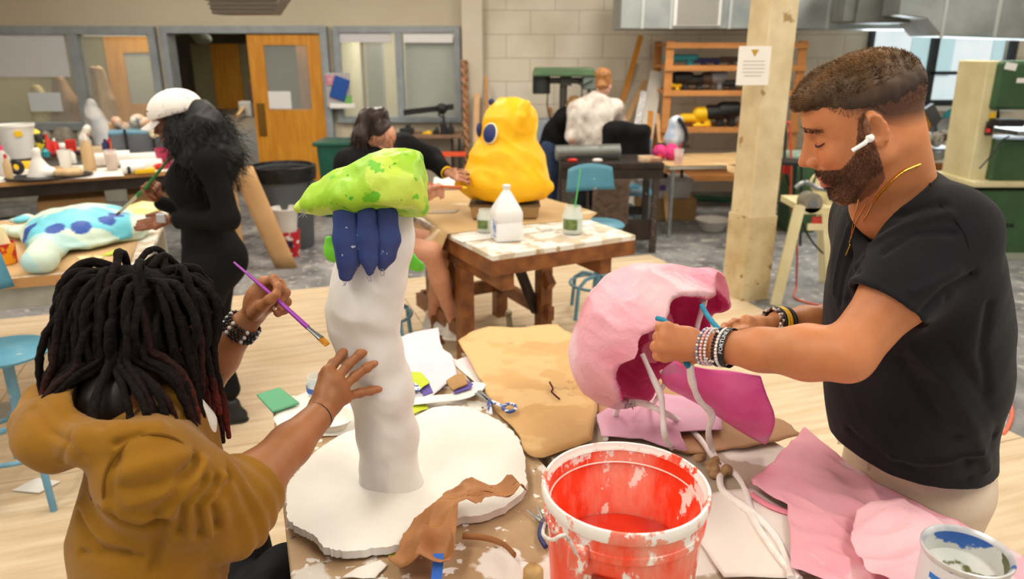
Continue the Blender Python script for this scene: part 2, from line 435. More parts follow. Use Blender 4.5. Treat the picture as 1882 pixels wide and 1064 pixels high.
# back wall built round its openings
def wallbox(x0, x1, z0, z1, m, name='wall_back'):
    struct(MB().box(((x0 + x1) / 2, WY + .1, (z0 + z1) / 2), (x1 - x0, .2, z1 - z0)).done(name, m))
TOP = 3.7; ZW = 2.13
w1a, w1b = -7.5, wx(287); d0, d1 = wx(299), wx(603); w2a, w2b = wx(612), wx(846)
pil0, pil1 = wx(850), wx(888); gr0 = wx(1140); win0, win1 = wx(1598), wx(1872); ZS = wz(192, WY, 1600)
wallbox(-7.5, pil1, ZW, TOP, WALLM); wallbox(w1a, w1b, 0, .83, WALLM); wallbox(w1b, d0, 0, ZW, WALLM); wallbox(d1, w2a, 0, ZW, WALLM)
wallbox(w2a, w2b, 0, .93, WALLM); wallbox(w2b, pil1, 0, ZW, WALLM)
struct(MB().box(((pil0 + pil1) / 2, WY - .08, TOP / 2), (pil1 - pil0, .2, TOP)).done('trim_1', mat('pilaster_paint', hx('d6cbb8'), hx('cfc3ae'), scale=2, rough=.7), bevel=.01))
wallbox(pil1, win0, 0, TOP, BLOCK); wallbox(win0, win1, 0, ZS, BLOCK); wallbox(win0, win1, 2.45, TOP, BLOCK); wallbox(win1, 7.5, 0, TOP, BLOCK)
struct(MB().box((7.45, 5, TOP / 2), (.1, 10, TOP)).done('wall_right', BLOCK))
struct(MB().box((-7.45, 6, TOP / 2), (.1, 8, TOP)).done('wall_left', WALLM))
# rooms behind the glass
struct(MB().box((-6.2, 17.9, -.05), (14, 15.7, .1)).done('floor', mat('corridor_floor', hx('7d705f'), hx('6b5f50'), rough=.5)))
def bw(a, b, m, z0=0, z1=2.7):
    a = np.array(a); b = np.array(b); c = (a + b) / 2
    struct(MB().bar((*a, (z0 + z1) / 2), (*b, (z0 + z1) / 2), .1, z1 - z0).done('wall_back', m))
bw((-7.5, 12.6), (-5.8, 12.6), BACKW); bw((-4.55, 10.25), (-5.8, 12.6), BACKW); bw((-7.5, 10.2), (-7.5, 12.6), BACKW)
bw((-13, 25.2), (-1.9, 25.2), BACKW); bw((-4, 18), (-8, 18), mat('soffit_grey', hx('6d6a60'), rough=.8), 1.98, 2.7); bw((-2.3, 10.2), (-2.3, 13.5), BRIGHTW); bw((-2.3, 12.4), (-.5, 12.4), BRIGHTW); bw((-.5, 10.2), (-.5, 12.4), BRIGHTW)
bw((-5.8, 12.6), (-13, 25.2), BACKW); bw((-1.9, 13), (-1.9, 25.2), BACKW)
struct(MB().box((-6.2, 17.9, 2.75), (14, 15.4, .1)).done('ceiling', mat('corridor_ceiling', hx('8c8878'), rough=.8)))
area('back_room_lamp', (-5.8, 11.4, 2.6), 1, .5, 40, (1, .95, .8)); area('corridor_lamp', (-3.6, 12.8, 2.6), .4, 1.6, 34, (1, .93, .78)); area('corridor_lamp', (-7.5, 20, 2.6), 2, 4, 130, (1, .95, .82)); area('store_lamp', (-1.4, 11.3, 2.6), 1, .5, 34, (1, .97, .85))
# window frames
def fr(x0, x1, z0, z1, t=.07, y=WY, d=.12, mull=(), m=FRAMEM, name='window_1', rails=()):
    b = MB(); ym = y - .02
    for (a, c) in ((x0, x0 + t), (x1 - t, x1)): b.box(((a + c) / 2, ym, (z0 + z1) / 2), (c - a, d, z1 - z0))
    for (a, c) in ((z0, z0 + t), (z1 - t, z1)): b.box(((x0 + x1) / 2, ym, (a + c) / 2), (x1 - x0 - 2 * t, d, c - a))
    for q in mull: b.box((q, ym, (z0 + z1) / 2), (t * 1.2, d, z1 - z0 - 2 * t))
    for q in rails: b.box(((x0 + x1) / 2, ym, q), (x1 - x0 - 2 * t, d, t * .7))
    o = struct(b.done(name, m, bevel=.006)); g = MB().box(((x0 + x1) / 2, y + .02, (z0 + z1) / 2), (x1 - x0 - t, .006, z1 - z0 - t)).done('window_pane', GLASS, o); return o
f1 = fr(w1a + .05, w1b, .83, ZW, .1, mull=((wx(121) + wx(147)) / 2,), name='window_1')
MB().box((-6.55, WY - .03, 1.82), (1.66, .015, .62)).done('window_shade', mat('shade_white', hx('d4d4d6'), rough=.7), f1)
MB().box(((wx(147) + wx(277)) / 2, WY - .03, 2.03), (.8, .05, .05)).done('window_shade', WHITEM, f1)
MB().box((wx(62), WY - .05, wz(187)), (.42, .004, .24)).done('paper_notice', plain('notice_paper', hx('d9dde0'), .7), f1)
f2 = fr(w2a, w2b, .93, ZW, .08, mull=((wx(727) + wx(738)) / 2,), name='window_2')
MB().box(((wx(618) + wx(722)) / 2, WY - .03, 2.0), (.68, .03, .13)).done('window_shade', plain('shade_pale', hx('cfcdd0'), .7), f2)
MB().box(((wx(741) + wx(834)) / 2, WY - .03, 2.0), (.62, .03, .14)).done('window_shade', plain('shade_bright', hx('e4e2e0'), .7), f2)
MB().box(((wx(741) + wx(834)) / 2, WY + .1, 1.5), (.66, .01, .98)).done('blind', mat('grey_blind', hx('a8aa9c'), hx('9c9e90'), scale=2, rough=.6), f2)
f3 = fr(win0, win1, ZS, 2.45, .06, mull=(wx(1722),), m=BLACKF, name='window_3', rails=(wz(134, WY, 1700),))
MB().bar(Y(1655, 143, WY - .15), Y(1690, 143, WY - .15), .04, .05).bar(Y(1686, 143, WY - .15), Y(1700, 178, WY - .3), .04, .05).bar(Y(1700, 178, WY - .3), Y(1655, 180, WY - .3), .04, .05).done('open_sash', BLACKF, f3)
struct(MB().box(((win0 + win1) / 2, WY - .1, ZS - .04), (win1 - win0 + .1, .24, .06)).done('trim_2', WHITEM, bevel=.01))
# door frame and doors
b = MB(); t = .09
for (a, c) in ((d0, d0 + t), (d1 - t, d1)): b.box(((a + c) / 2, WY + .0, ZW / 2), (c - a, .26, ZW))
b.box(((d0 + d1) / 2, WY + .0, ZW - .045), (d1 - d0 - 2 * t, .26, .09)); struct(b.done('trim_3', FRAMEM, bevel=.006))
def door(name, x0, x1, y, z1, glass, m=ORWOOD, ang=0.):
    W = x1 - x0; b = MB(); gx0, gx1, gz0, gz1 = glass; T = .045
    for (a, c, e, g) in ((0, gx0, 0, z1), (gx1, W, 0, z1), (gx0, gx1, 0, gz0), (gx0, gx1, gz1, z1)): b.box(((a + c) / 2, 0, (e + g) / 2), (c - a, T, g - e))
    o = struct(b.done(name, m)); 
    MB().box(((gx0 + gx1) / 2, -.0, (gz0 + gz1) / 2), (gx1 - gx0, .006, gz1 - gz0)).done('door_pane', GLASS, o) if gx1 > gx0 + .01 else None
    o.rotation_euler = (0, 0, ang); R = rotz(ang); p = np.array([x0, y, 0]) + R @ np.array(o.location); o.location = p; return o
dl = wx(455); dd = door('door_1', dl, d1 - .1, WY - .06, 2.03, (.2, .76, 1.1, 1.9))
o = MB().box((.1, -.03, .97), (.1, .012, .42)).done('push_plate', plain('brass_plate', hx('8f6a2c'), .35, .7)); o.parent = dd; o.location = np.array((.1 - .47, -.03, .76))
o = MB().box((0, 0, 0), (.3, .004, .22)).done('paper_notice', plain('notice_paper2', hx('e6e6e4'), .7)); o.parent = dd; o.location = (-.12, -.01, 1.11)
door('door_2', wx(187, 12.5), wx(280, 12.5) + .2, 12.5, 2.05, (.28, .8, 1.0, 1.8))
door('door_3', wx(380, 25), wx(432, 25), 25.1, 2.05, (.3, .3, 1, 1)); door('door_4', -3.5, -2.75, 12.6, 2.05, (.2, .2, 1, 1), ang=.2)
# ducts under the ceiling, top right
DU = thing('air_duct', 'long galvanised rectangular air duct with a white grille above the tool shelf', 'air duct', (2.2, 8.9, 2.06))
MB().box((wx(1140, 8.6) + 2.1, 8.95, 2.36), (4.2, .7, .6)).done('duct_body', GALV, DU, bevel=.01)
x0, x1 = wx(1236, 8.6), wx(1323, 8.6)
MB().box(((x0 + x1) / 2, 8.59, 2.26), (x1 - x0, .03, .34)).done('grille_frame', plain('grille_white', hx('dadad6'), .5), DU, bevel=.01)
b = MB()
for k in range(14): b.box(((x0 + x1) / 2, 8.572, 2.12 + k * .021), (x1 - x0 - .07, .02, .008), euler(.5, 0, 0))
b.done('grille_slats', plain('grille_grey', hx('a9a9a2'), .5), DU)
for q in (1180, 1232, 1340, 1440, 1520): MB().box((wx(q, 8.6), 8.595, 2.36), (.03, .02, .6)).done('seam', plain('seam_grey', hx('c3c8c6'), .35, .6), DU)
D2 = thing('air_duct', 'wide galvanised duct elbow dropping in front of the daylight window', 'air duct', (4.5, 7.6, 2.0))
pr = [(wx(1640, 7.6), 2.6), (wx(1640, 7.6), 2.16), (wx(1690, 7.6), 2.13), (wx(1722, 7.6), 1.97), (wx(1960, 7.6), 1.93), (wx(1960, 7.6), 2.6)]
MB().prism([(x, z) for x, z in pr], -.6, 0, T=(np.array([[1, 0, 0], [0, 0, -1], [0, 1, 0]]), (0, 7.5, 0))).done('duct_body', GALV, D2, bevel=.01)
for q in (1732, 1830): MB().box((wx(q, 7.5), 7.495, 2.25), (.025, .02, .6)).done('seam', MATS['seam_grey'], D2)
D3 = tag(MB().box((wx(1610, 8), 8.1, 2.35), (.55, .5, .5)).box((wx(1566, 8), 8.04, 2.29), (.3, .3, .36)).done('junction_box', mat('dark_duct', hx('6f726e'), hx('62655f'), rough=.5, metal=.3), bevel=.01), 'dark grey metal box hanging between the two ducts', 'junction box')
HL = thing('light_fixture', 'brown louvred fixture hanging above the doorway', 'light fixture', (wx(455, 7), 7, 2.15))
MB().prism([(wx(392, 7), 2.145), (wx(500, 7), 2.145), (wx(535, 7), 2.35), (wx(385, 7), 2.35)], -.3, 0, T=(np.array([[1, 0, 0], [0, 0, -1], [0, 1, 0]]), (0, 7, 0))).done('housing', mat('brown_louvre', hx('8a7c6c'), hx('766a5c'), scale=2, stretch=(1, 1, 20), rough=.5), HL, bevel=.005)
b = MB()
for k in range(5): b.box((wx(450, 7), 6.99, 2.155 + .035 * k), (.55 + .03 * k, .012, .012))
b.done('louvre', plain('louvre_dark', hx('5c5248'), .5), HL)
# ceiling lamp housings
LMP = thing('ceiling_lamp', 'long white fluorescent ceiling lamp above the studio', 'ceiling lamp', (LAMPS[0][0], LAMPS[0][1], 3.53), 'ceiling lamps')
MB().box((LAMPS[0][0], LAMPS[0][1], 3.61), (.56, 1.96, .12)).done('housing', WHITEM, LMP, bevel=.01)
MB().box((LAMPS[0][0], LAMPS[0][1], 3.545), (.48, 1.86, .01)).done('diffuser', mat('lamp_diffuser', (1, 1, 1), emit=((1, .94, .85), 3)), LMP)
for (x, y) in LAMPS[1:]: dup(LMP, (x, y, 3.53))
ob = thing('added_facade', 'pale sunlit building added outside to brighten the daylight window', 'backdrop', (9, 20, 0))
MB().box((9, 20.5, 3), (16, 1, 6)).done('facade', mat('pale_facade', hx('eef4f6'), hx('d6e6ea'), scale=.8, rough=.8), ob)  # added backdrop, catches the sun so the window view reads bright
for k in range(5): MB().box((4.5 + k * 2.1, 19.98, 1.9), (1.1, .06, 1.3)).done('window', plain('facade_window', hx('b9d8dc'), .3), ob)
# outside: pale ground, parked van shape and trees seen through the window
struct(MB().box((6, 22, -.1), (30, 22, .1)).done('ground', mat('outside_paving', hx('d8dadb'), hx('c6c9ca'), scale=.6)))
# ============================================================ COMMON MATERIALS
KRAFT = mat('kraft_paper', hx('c9a877'), hx('bd9a68'), scale=2.5, rough=.7, bump=.35, bscale=9, spots=[(hx('d8c3a0'), 3.5, .62, 4.)])
KRAFT2 = mat('kraft_roll', hx('c8a070'), hx('b98f5e'), scale=3, rough=.7)
BOXM = mat('cardboard', hx('b08a5c'), hx('a47f52'), scale=4, rough=.75)
PAPERM = mat('white_paper', hx('ece8e2'), hx('e2ddd6'), scale=5, rough=.7, bump=.2, bscale=14)
BROWNW = mat('stained_wood', hx('925a2c'), hx('6e3f1f'), scale=3, rough=.45, stretch=(5, 1, 5))
DARKM = mat('dark_steel', hx('3a322d'), hx('2a2522'), scale=9, rough=.5, metal=.4)
BLUEM = mat('blue_painted_steel', hx('6f9db4'), hx('5f8da4'), scale=7, rough=.4, spots=[(hx('b9b6ad'), 16, .68, 6.)])
BLUESEAT = mat('blue_enamel', hx('5b9ab2'), hx('4f8da5'), scale=5, rough=.4, spots=[(hx('d5c6a8'), 14, .69, 2.)])
GREENM = mat('machine_green', hx('3c5f3a'), hx('335232'), scale=4, rough=.42)
REDP = plain('red_plastic', hx('d02a20'), .4); YELP = plain('yellow_plastic', hx('f2c318'), .4); BLKP = plain('black_plastic', hx('1c1c1e'), .45)
WHP = plain('white_plastic', hx('ecebe6'), .4); TEALP = plain('teal_plastic', hx('2b98a4'), .4); STEEL = mat('bare_steel', hx('a5a7a8'), hx('83878a'), scale=8, rough=.35, metal=.8)
TOPM = mat('worn_tabletop', hx('d8cbb6'), hx('c2b196'), scale=7, rough=.6, bump=.2, spots=[(hx('e9e4da'), 9, .48, 1.), (hx('b79f7c'), 18, .62, 5.)])
LUM = mat('new_lumber', hx('dcb483'), hx('cc9f6c'), scale=3, rough=.6, stretch=(6, 6, .7)); PALEL = mat('pale_board', hx('d6d3c8'), hx('c8c4b6'), scale=3, rough=.6)
SHELFW = mat('shelf_wood', hx('c98a4c'), hx('b97a3e'), scale=3, rough=.55, stretch=(1, 5, 5))
ORB = mat('orange_board', hx('cf8c33'), hx('bd7c28'), scale=3, rough=.5)
def rect_table(name, label, corner, ang, L, W, h, top_t, mtop, mleg, apron=0., legw=.06, inset=.06, loc=None):
    """corner: near-left; ang: direction of the near edge; L along it; W to the back"""
    a = np.array([math.cos(ang), math.sin(ang), 0]); b = np.array([-math.sin(ang), math.cos(ang), 0]); c = np.array([*corner[:2], 0]) + a * L / 2 + b * W / 2
    t = thing(name, label, 'table', c); R = rotz(ang)
    MB().box(c + [0, 0, h - top_t / 2], (L, W, top_t), R).done('tabletop', mtop, t, bevel=.004)
    if apron:
        m = MB()
        for s in (-1, 1): m.box(c + b * s * (W / 2 - inset) + [0, 0, h - top_t - apron / 2], (L - 2 * inset, .025, apron), R); m.box(c + a * s * (L / 2 - inset) + [0, 0, h - top_t - apron / 2], (.025, W - 2 * inset, apron), R)
        m.done('apron', mleg, t)
    for s in (-1, 1):
        for q in (-1, 1): MB().box(c + a * s * (L / 2 - inset) + b * q * (W / 2 - inset) + [0, 0, (h - top_t) / 2], (legw, legw, h - top_t), R).done('leg', mleg, t, bevel=.003)
    return t, a, b, c, R
# ============================================================ MIDDLE TABLE
MN = np.array([-.098, 3.575, 0]); MA = math.atan2(.435, .786)
ma = np.array([math.cos(MA), math.sin(MA), 0]); mb = np.array([-math.sin(MA), math.cos(MA), 0])
def MT(u, v, z): return MN + ma * u + mb * v + [0, 0, z]
t = thing('work_table', 'brown stained wooden trestle table holding the yellow creature', 'table', MT(.45, .75, 0)); RM = rotz(MA)
MB().box(MT(.45, .75, .845), (.9, 1.5, .03), RM).done('tabletop', TOPM, t, bevel=.004)
b = MB()
for v in (.0125, 1.4875): b.box(MT(.45, v, .79), (.9, .025, .085), RM)
for u in (.0125, .8875): b.box(MT(u, .75, .79), (.025, 1.45, .085), RM)
b.done('edge_band', BROWNW, t, bevel=.003)
for u in (.1, .72):
    MB().box(MT(u, .72, .7), (.075, 1.4, .09), RM).done('crossbeam', BROWNW, t, bevel=.005)
    for v in (.55 if u < .5 else .68, 1.0 if u < .5 else 1.28): MB().box(MT(u, v, .33), (.085, .085, .66), RM).done('leg', BROWNW, t, bevel=.004)
    MB().box(MT(u, .93, .24), (.04, .7, .09), RM).done('stretcher', BROWNW, t)
    MB().bar(MT(u, .59, .42), MT(u, .85, .66), .05, .07).done('brace', BROWNW, t)
MB().box(MT(.41, 1.3, .24), (.56, .04, .09), RM).done('stretcher', BROWNW, t)
MB().bar(MT(.69, .72, .22), MT(.45, .66, .74), .05, .05).done('brace', DARKM, t)
def kz(x, y): return TT + .004 + .002 * math.sin(x * 9) + .002 * math.sin(y * 7)
o = [Z(*q, TT) for q in [(822, 432), (930, 416), (1085, 404), (1098, 392), (1040, 375), (1002, 364), (900, 352), (800, 345), (740, 372)]]
ks = MB().fan(jag(o, .006, 3, 1), kz, 8, thick=.0).done('paper_sheet', KRAFT, solid=.0012, smooth=True); tag(ks, 'brown kraft sheet covering the back of the middle table', 'paper')
e0, e1 = Z(745, 375, TT), Z(822, 432, TT)
def drape(u, v):
    p = e0 + (e1 - e0) * u; q = -ma * v * .12 * (.5 + .5 * math.sin(u * 9) ** 2); q[2] = -v * (.13 + .06 * math.sin(u * 13)) * (.4 + u * .6); return p + q + [0, 0, .004]
tag(MB().grid(20, 6, drape).done('paper_flap', KRAFT, solid=.0012, smooth=True), 'torn kraft paper edge hanging over the left side of the middle table', 'paper')
o = [Z(*q, TT) for q in [(828, 436), (1085, 407), (1090, 414), (850, 446)]]
tag(MB().fan(jag(o, .003, 3, 2), lambda x, y: TT + .003, 3).done('paper_sheet', PAPERM, solid=.001), 'white paper strip along the front of the kraft sheet on the middle table', 'paper')
tag(MB().prism([(-.11, -.02), (.06, -.05), (.11, .03), (-.04, .05)], 0, .004, T=(rotz(.3), Z(815, 392, TT) + [0, 0, .008])).done('card_scrap', mat('grey_card', hx('a6967d'), rough=.6)), 'grey card scrap on the kraft sheet near the painter', 'scrap')
o = [Z(*q, TT) for q in [(798, 330), (848, 326), (856, 350), (795, 352)]]
tag(MB().fan(o, lambda x, y: TT + .014 + .01 * math.sin(x * 20), 5).done('paper_pad', PAPERM, solid=.006, smooth=True), 'open white paper pad lying left of the yellow creature', 'paper')
tp = Z(1000, 423, TT)
s = SDF()
for k in range(7): s.ell(tp + RNG.uniform(-1, 1, 3) * [.035, .018, .006] + [0, 0, .014], (.02, .014, .012), k=.01)
tag(sobj('tissue', s, .004, PAPERM, disp=lambda V: .002 * wav(V, 90, 3)), 'small crumpled white tissue at the front of the middle table', 'tissue')
# creature of yellow papier mache
YEL = mat('yellow_papier_mache', hx('ffcb0c'), hx('fbb904'), scale=7, rough=.5, bump=.5, bscale=26, bdist=.006, spots=[(hx('ffd83a'), 4, .58, 3.)])
cb_ = Z(930, 398, TT); cy = cb_[1] + .02; d_ = lambda px, py: Y(px, py, cy)
t = thing('yellow_creature', 'big lumpy yellow papier-mache creature with a navy oval eye on the middle table', 'sculpture', (d_(935, 398)[0], cy, TT + .08))
s = SDF()
def E2(px, py, rx, rz, ry=None, k=.06, dy=0., R=None):
    c = d_(px, py) + [0, dy, 0]; s.ell(c, (rx, ry or rx, rz), R, k=k)
E2(933, 300, .235, .2, .2); E2(935, 335, .25, .14, .22); E2(933, 240, .155, .17, .15); E2(945, 222, .14, .13, .13); E2(900, 330, .17, .1, .19)
s.cone(d_(916, 212), d_(921, 186), .045, .022, k=.02); s.cone(d_(958, 235) + [0, -.09, 0], d_(965, 192) + [0, -.10, 0], .05, .036, k=.012); s.cone(d_(940, 250) + [0, -.12, 0], d_(958, 212) + [0, -.13, 0], .03, .03, k=.02)
s.cone(d_(985, 360) + [0, -.02, 0], d_(1008, 340) + [0, -.06, 0], .05, .035, k=.03); s.cone(d_(880, 362), d_(842, 336) + [0, -.05, 0], .045, .02, k=.03)
s.cut(d_(935, 366), (0, 0, -1), .02)
sobj('body', s, .009, YEL, t, disp=lambda V: .005 * fbm(V, 13, 4) + .003 * ridge(V, 38, 2))
def eye(px, py, rx, rz, dy):
    V_, F_ = s.mesh(.02); c = d_(px, py); q = V_[(abs(V_[:, 0] - c[0]) < .03) & (abs(V_[:, 2] - c[2]) < .03)]
    yy = q[:, 1].min() - .004; nrm = np.array([-.55, -.8, .25])
    R = frame(nrm); cc = np.array([c[0], yy + .01, c[2]]); 
    MB().ball(cc, (.014, rx * 1.14, rz * 1.13), 24, R).done('eye_rim', plain('eye_rim_cream', hx('f3e6c0'), .6), t, True)
    MB().ball(cc + R[:, 0] * .006, (.016, rx, rz), 24, R).done('eye', plain('navy_paint', hx('27336b'), .5), t, True)
eye(902, 241, .045, .056, 0)
MB().ball(d_(877, 238) + [.015, -.02, 0], (.02, .03, .045), 16).done('eye', MATS['navy_paint'], t, True)
MB().ball(d_(903, 187), (.018, .018, .02), 12).done('horn_tip', MATS['navy_paint'], t, True)
bt = d_(928, 385); bt[2] = TT + .006
t = thing('metal_baking_tin', 'dull rectangular baking tin under the yellow creature', 'tin', bt)
MB().box(bt + [0, 0, .045], (.40, .26, .08), None, taper=1.05).done('tin_body', mat('tan_tin', hx('b59468'), hx('9a7c52'), scale=6, rough=.4, metal=.35), t, bevel=.01)
MB().box(bt + [0, 0, .084], (.43, .285, .01)).done('rim', mat('tin_rim', hx('6e5a3f'), rough=.4, metal=.4), t, bevel=.003)
# milk jug
def jug(px, py):
    c = Z(px, py, TT) + [0, 0, .006]; S = .92
    t = thing('plastic_jug', 'tall white plastic gallon jug at the front of the middle table', 'jug', c); R = rotz(.25)
    prof = [(.0, 0), (.078, .0), (.084, .01), (.084, .10), (.081, .105), (.081, .115), (.084, .12), (.084, .165), (.075, .185), (.028, .275), (.019, .285), (.019, .305)]
    b = MB(); n = 28; v = []
    for (r, z) in prof:
        for k in range(n):
            a = 2 * math.pi * k / n; e = .28 if z < .2 else .28 + (z - .2) / .1 * .72; e = min(e, 1)
            cx, sx = math.cos(a), math.sin(a); v.append((r * S * np.sign(cx) * abs(cx) ** e if e < 1 else r * S * cx, r * S * np.sign(sx) * abs(sx) ** e if e < 1 else r * S * sx, z * S))
    v = np.array(v) @ R.T + c
    b.add(v, [(i * n + k, i * n + (k + 1) % n, (i + 1) * n + (k + 1) % n, (i + 1) * n + k) for i in range(len(prof) - 1) for k in range(n)] + [tuple((len(prof) - 1) * n + k for k in range(n))])
    b.done('jug_body', mat('milky_plastic', hx('f1f1f0'), rough=.35, sss=.2), t, True)
    MB().lathe([(.021, 0), (.021, .016), (.018, .018), (.0, .018)], c + [0, 0, .3 * S], 20).done('cap', WHP, t, True)
    MB().box(c + R @ np.array([-.078, -.04, .07]), (.004, .05, .09), R).done('label', mat('jug_label', hx('5c86c4'), hx('d9dbe6'), scale=30, lo=.45, hi=.55), t)
jug(931, 440)
GJ = mat('jar_glass', (.86, .92, .88), rough=.05, alpha=.35); CLOUD = plain('cloudy_water', hx('cfd6c4'), .3)
def jar(name, label, c, r, h, lbl, straw=None, content=.6, lm=None):
    t = thing(name, label, 'jar', c)
    MB().lathe([(0, 0), (r * .9, 0), (r, .01), (r, h * .72), (r * .8, h * .84), (r * .78, h), (r * .72, h), (r * .74, h * .84), (r * .92, h * .7), (r * .92, .012), (0, .01)], c, 24).done('glass', GJ, t, True)
    MB().lathe([(0, .012), (r * .9, .012), (r * .9, h * content), (0, h * content)], c, 24).done('liquid', CLOUD, t, True)
    if lbl:
        a = np.linspace(-2.7, -1.2, 9); p = [c + [math.cos(q) * (r + .001), math.sin(q) * (r + .001), 0] for q in a]
        b = MB(); b.grid(9, 2, lambda u, v: p[round(u * 8)] + [0, 0, h * (.2 + .38 * v)]); b.done('label', mat('green_label', hx('7a8b4e'), hx('59703a'), scale=40), t, True)
    if straw: MB().tube([c + [.0, 0, .05], c + np.array(straw)], .004, 8).done('straw', plain('green_straw', hx('5fbf6a'), .4), t, True)
    return t
jar('glass_jar', 'squat jar of cloudy water with green label and straw on the middle table', Z(1052, 430, TT) + [0, 0, .004], .058, .155, True, (.035, .0, .36))
jar('glass_jar', 'small milky jar half hidden behind the white jug', Z(891, 432, TT) + [0, .05, .006], .045, .13, True)
# ============================================================ STOOLS
def stool(name, label, c, seat_z, back=None, ring_r=.2, m=BLUEM, rot=0., foot=.24, low=False):
    c = np.array([c[0], c[1], 0]); t = thing(name, label, 'stool', c)
    MB().lathe([(0, 0), (.17, .0), (.175, .012), (.16, .025), (0, .03)], c + [0, 0, seat_z], 32).done('seat', BLUESEAT, t, True)
    MB().cyl(c + [0, 0, .28], c + [0, 0, seat_z], .022).cyl(c + [0, 0, .2], c + [0, 0, .32], .04, .03).done('post', m, t, True)
    a = np.linspace(0, 2 * math.pi, 33)[:-1]
    MB().tube([c + [ring_r * math.cos(q), ring_r * math.sin(q), .24] for q in a], .011, 8, closed=True).done('foot_ring', m, t, True)
    for k in range(4):
        q = rot + math.pi / 4 + k * math.pi / 2; e = np.array([math.cos(q), math.sin(q), 0])
        MB().tube([c + [0, 0, .3], c + e * ring_r * .7 + [0, 0, .29], c + e * (ring_r + .015) + [0, 0, .24], c + e * foot + [0, 0, .0]], .014, 8).done('leg', m, t, True)
    if back:
        q = np.array([math.cos(back), math.sin(back), 0]); s_ = np.array([-q[1], q[0], 0])
        def bk(u, v): a_ = (u - .5) * 2; return c + q * (.2 + .015 * v - .03 * a_ * a_) + s_ * a_ * (.19 - .02 * v) + [0, 0, seat_z + .22 + .19 * v - .03 * a_ * a_ * v]
        MB().grid(12, 6, bk).done('backrest', BLUESEAT, t, True, solid=.012)
        MB().tube([c + [0, 0, seat_z - .03], c + q * .17 + [0, 0, seat_z - .02], c + q * .22 + [0, 0, seat_z + .05], c + q * .23 + [0, 0, seat_z + .3]], .012, 8).done('back_post', DARKM, t, True)
    return t
stool('swivel_stool', 'blue swivel stool with a chipped backrest behind the middle table', (.62, 5.1), .66, back=1.9)
stool('swivel_stool', 'blue metal swivel stool carrying the woman in shorts', (-.84, 4.42), .58)
stool('swivel_stool', 'blue chair with a curved backrest at the left edge beside the turtle table', (-2.12, 2.86), .63, back=2.7, ring_r=.24, foot=.3)
stool('swivel_stool', 'pale blue stool beside the dark steel table', (1.15, 7.6), .5, ring_r=.2)
tag(MB().box((-2.9, 3.42, .035), (1.5, .1, .07), rotz(.3)).done('wooden_rail', mat('grey_wood', hx('9c988e'), hx('8a857a'), scale=3, rough=.6), bevel=.005), 'grey painted rail lying low at the left edge', 'rail')
tag(MB().prism([(-.08, -.04), (.05, -.06), (.09, .03), (-.03, .06)], 0, .002, T=(np.eye(3), Z(66, 892, 0.02))).done('paper_scrap', PAPERM), 'white paper scrap on the plywood beside the blue stool frame', 'scrap')
# ============================================================ DARK STEEL TABLE, MESH ROLL, JACKET
dt = thing('steel_table', 'dark steel workbench with perforated legs behind the blue stool', 'table', (.95, 7.05, 0))
MB().box((.92, 7.1, .83), (.95, .62, .05)).done('tabletop', DARKM, dt, bevel=.003)
MB().box((.92, 6.83, .76), (.95, .04, .1)).done('rail', DARKM, dt); MB().box((.92, 7.35, .3), (.9, .04, .08)).done('rail', DARKM, dt)
for x in (.5, 1.34):
    for y in (6.85, 7.35): MB().box((x, y, .4), (.06, .06, .8)).done('leg', mat('perforated_steel', hx('3d352f'), rough=.5, spots=[(hx('8d8478'), 45, .62, 1.)]), dt, bevel=.003)
MB().box((1.2, 6.84, .22), (.3, .01, .2)).done('lower_panel', DARKM, dt)
m_ = MB()
for i in range(12):
    for j in range(9): m_.box((.78 + i * .026, 6.8, .3 + j * .045 + (i % 2) * .02), (.017, .006, .03))
m_.box((.92, 6.815, .5), (.34, .006, .44)); m_.done('mesh_panel', mat('rusty_mesh', hx('6d5a4c'), hx('4c3f36'), scale=20, rough=.6), dt)
a0, a1 = Y(1022, 282, 6.95), Y(1138, 285, 7.05); a0[2] = a1[2] = .93
mr = MB(); 
for k in range(46):
    c = a0 + (a1 - a0) * k / 45; ang = np.linspace(0, 2 * math.pi, 15)[:-1]; mr.tube([c + [0, .068 * math.cos(q + k * .2), .068 * math.sin(q + k * .2)] for q in ang], .0035, 5, closed=True)
mr.tube([a0, a1], .055, 16); tag(mr.done('wire_mesh_roll', mat('galvanised_mesh', hx('a9aba6'), hx('8f938f'), scale=60, rough=.4, metal=.5), smooth=True), 'roll of grey galvanised wire mesh on the dark steel table', 'wire roll')
for (px, c_, l_, z_) in ((1050, REDP, 'small red scrap on the steel table below the mesh roll', .03), (1095, PAPERM, 'crumpled white papers on the steel table below the mesh roll', .03)):
    q = Z(px, 294, .86) + [0, -.05, 0]; q[1] = 6.84; tag(MB().ball(q + [0, 0, .015], (.05, .02, .018), 10).done('scrap', c_, smooth=False), l_, 'scrap')
q = Z(1158, 290, .87); tag(MB().box((1.28, 6.9, .875), (.2, .1, .035), rotz(.4)).box((1.25, 6.92, .90), (.15, .07, .01), rotz(.2)).done('paper_stack', mat('old_paper', hx('d9c6a4'), hx('b07a5c'), scale=12), bevel=.003), 'stack of tan paper and a pink pad at the right end of the steel table', 'paper')
s = SDF(); J = lambda px, py, y=7.6: Y(px, py, y)
s.path([J(1125, 238), J(1180, 240)], [.07, .06], k=.05); s.path([J(1125, 245), J(1115, 290)], [.08, .07], k=.06); s.path([J(1175, 245), J(1180, 310)], [.09, .07], k=.06); s.path([J(1150, 250), J(1150, 300)], [.12, .12], k=.06, flat=((0, 1, 0), .5))
jk = tag(sobj('jacket', s, .018, mat('black_cloth', hx('19191b'), hx('121214'), scale=5, rough=.85), disp=lambda V: .02 * ridge(V * [1, 1, .5], 14, 3)), 'black jacket draped over a chair back beside the steel table', 'jacket')
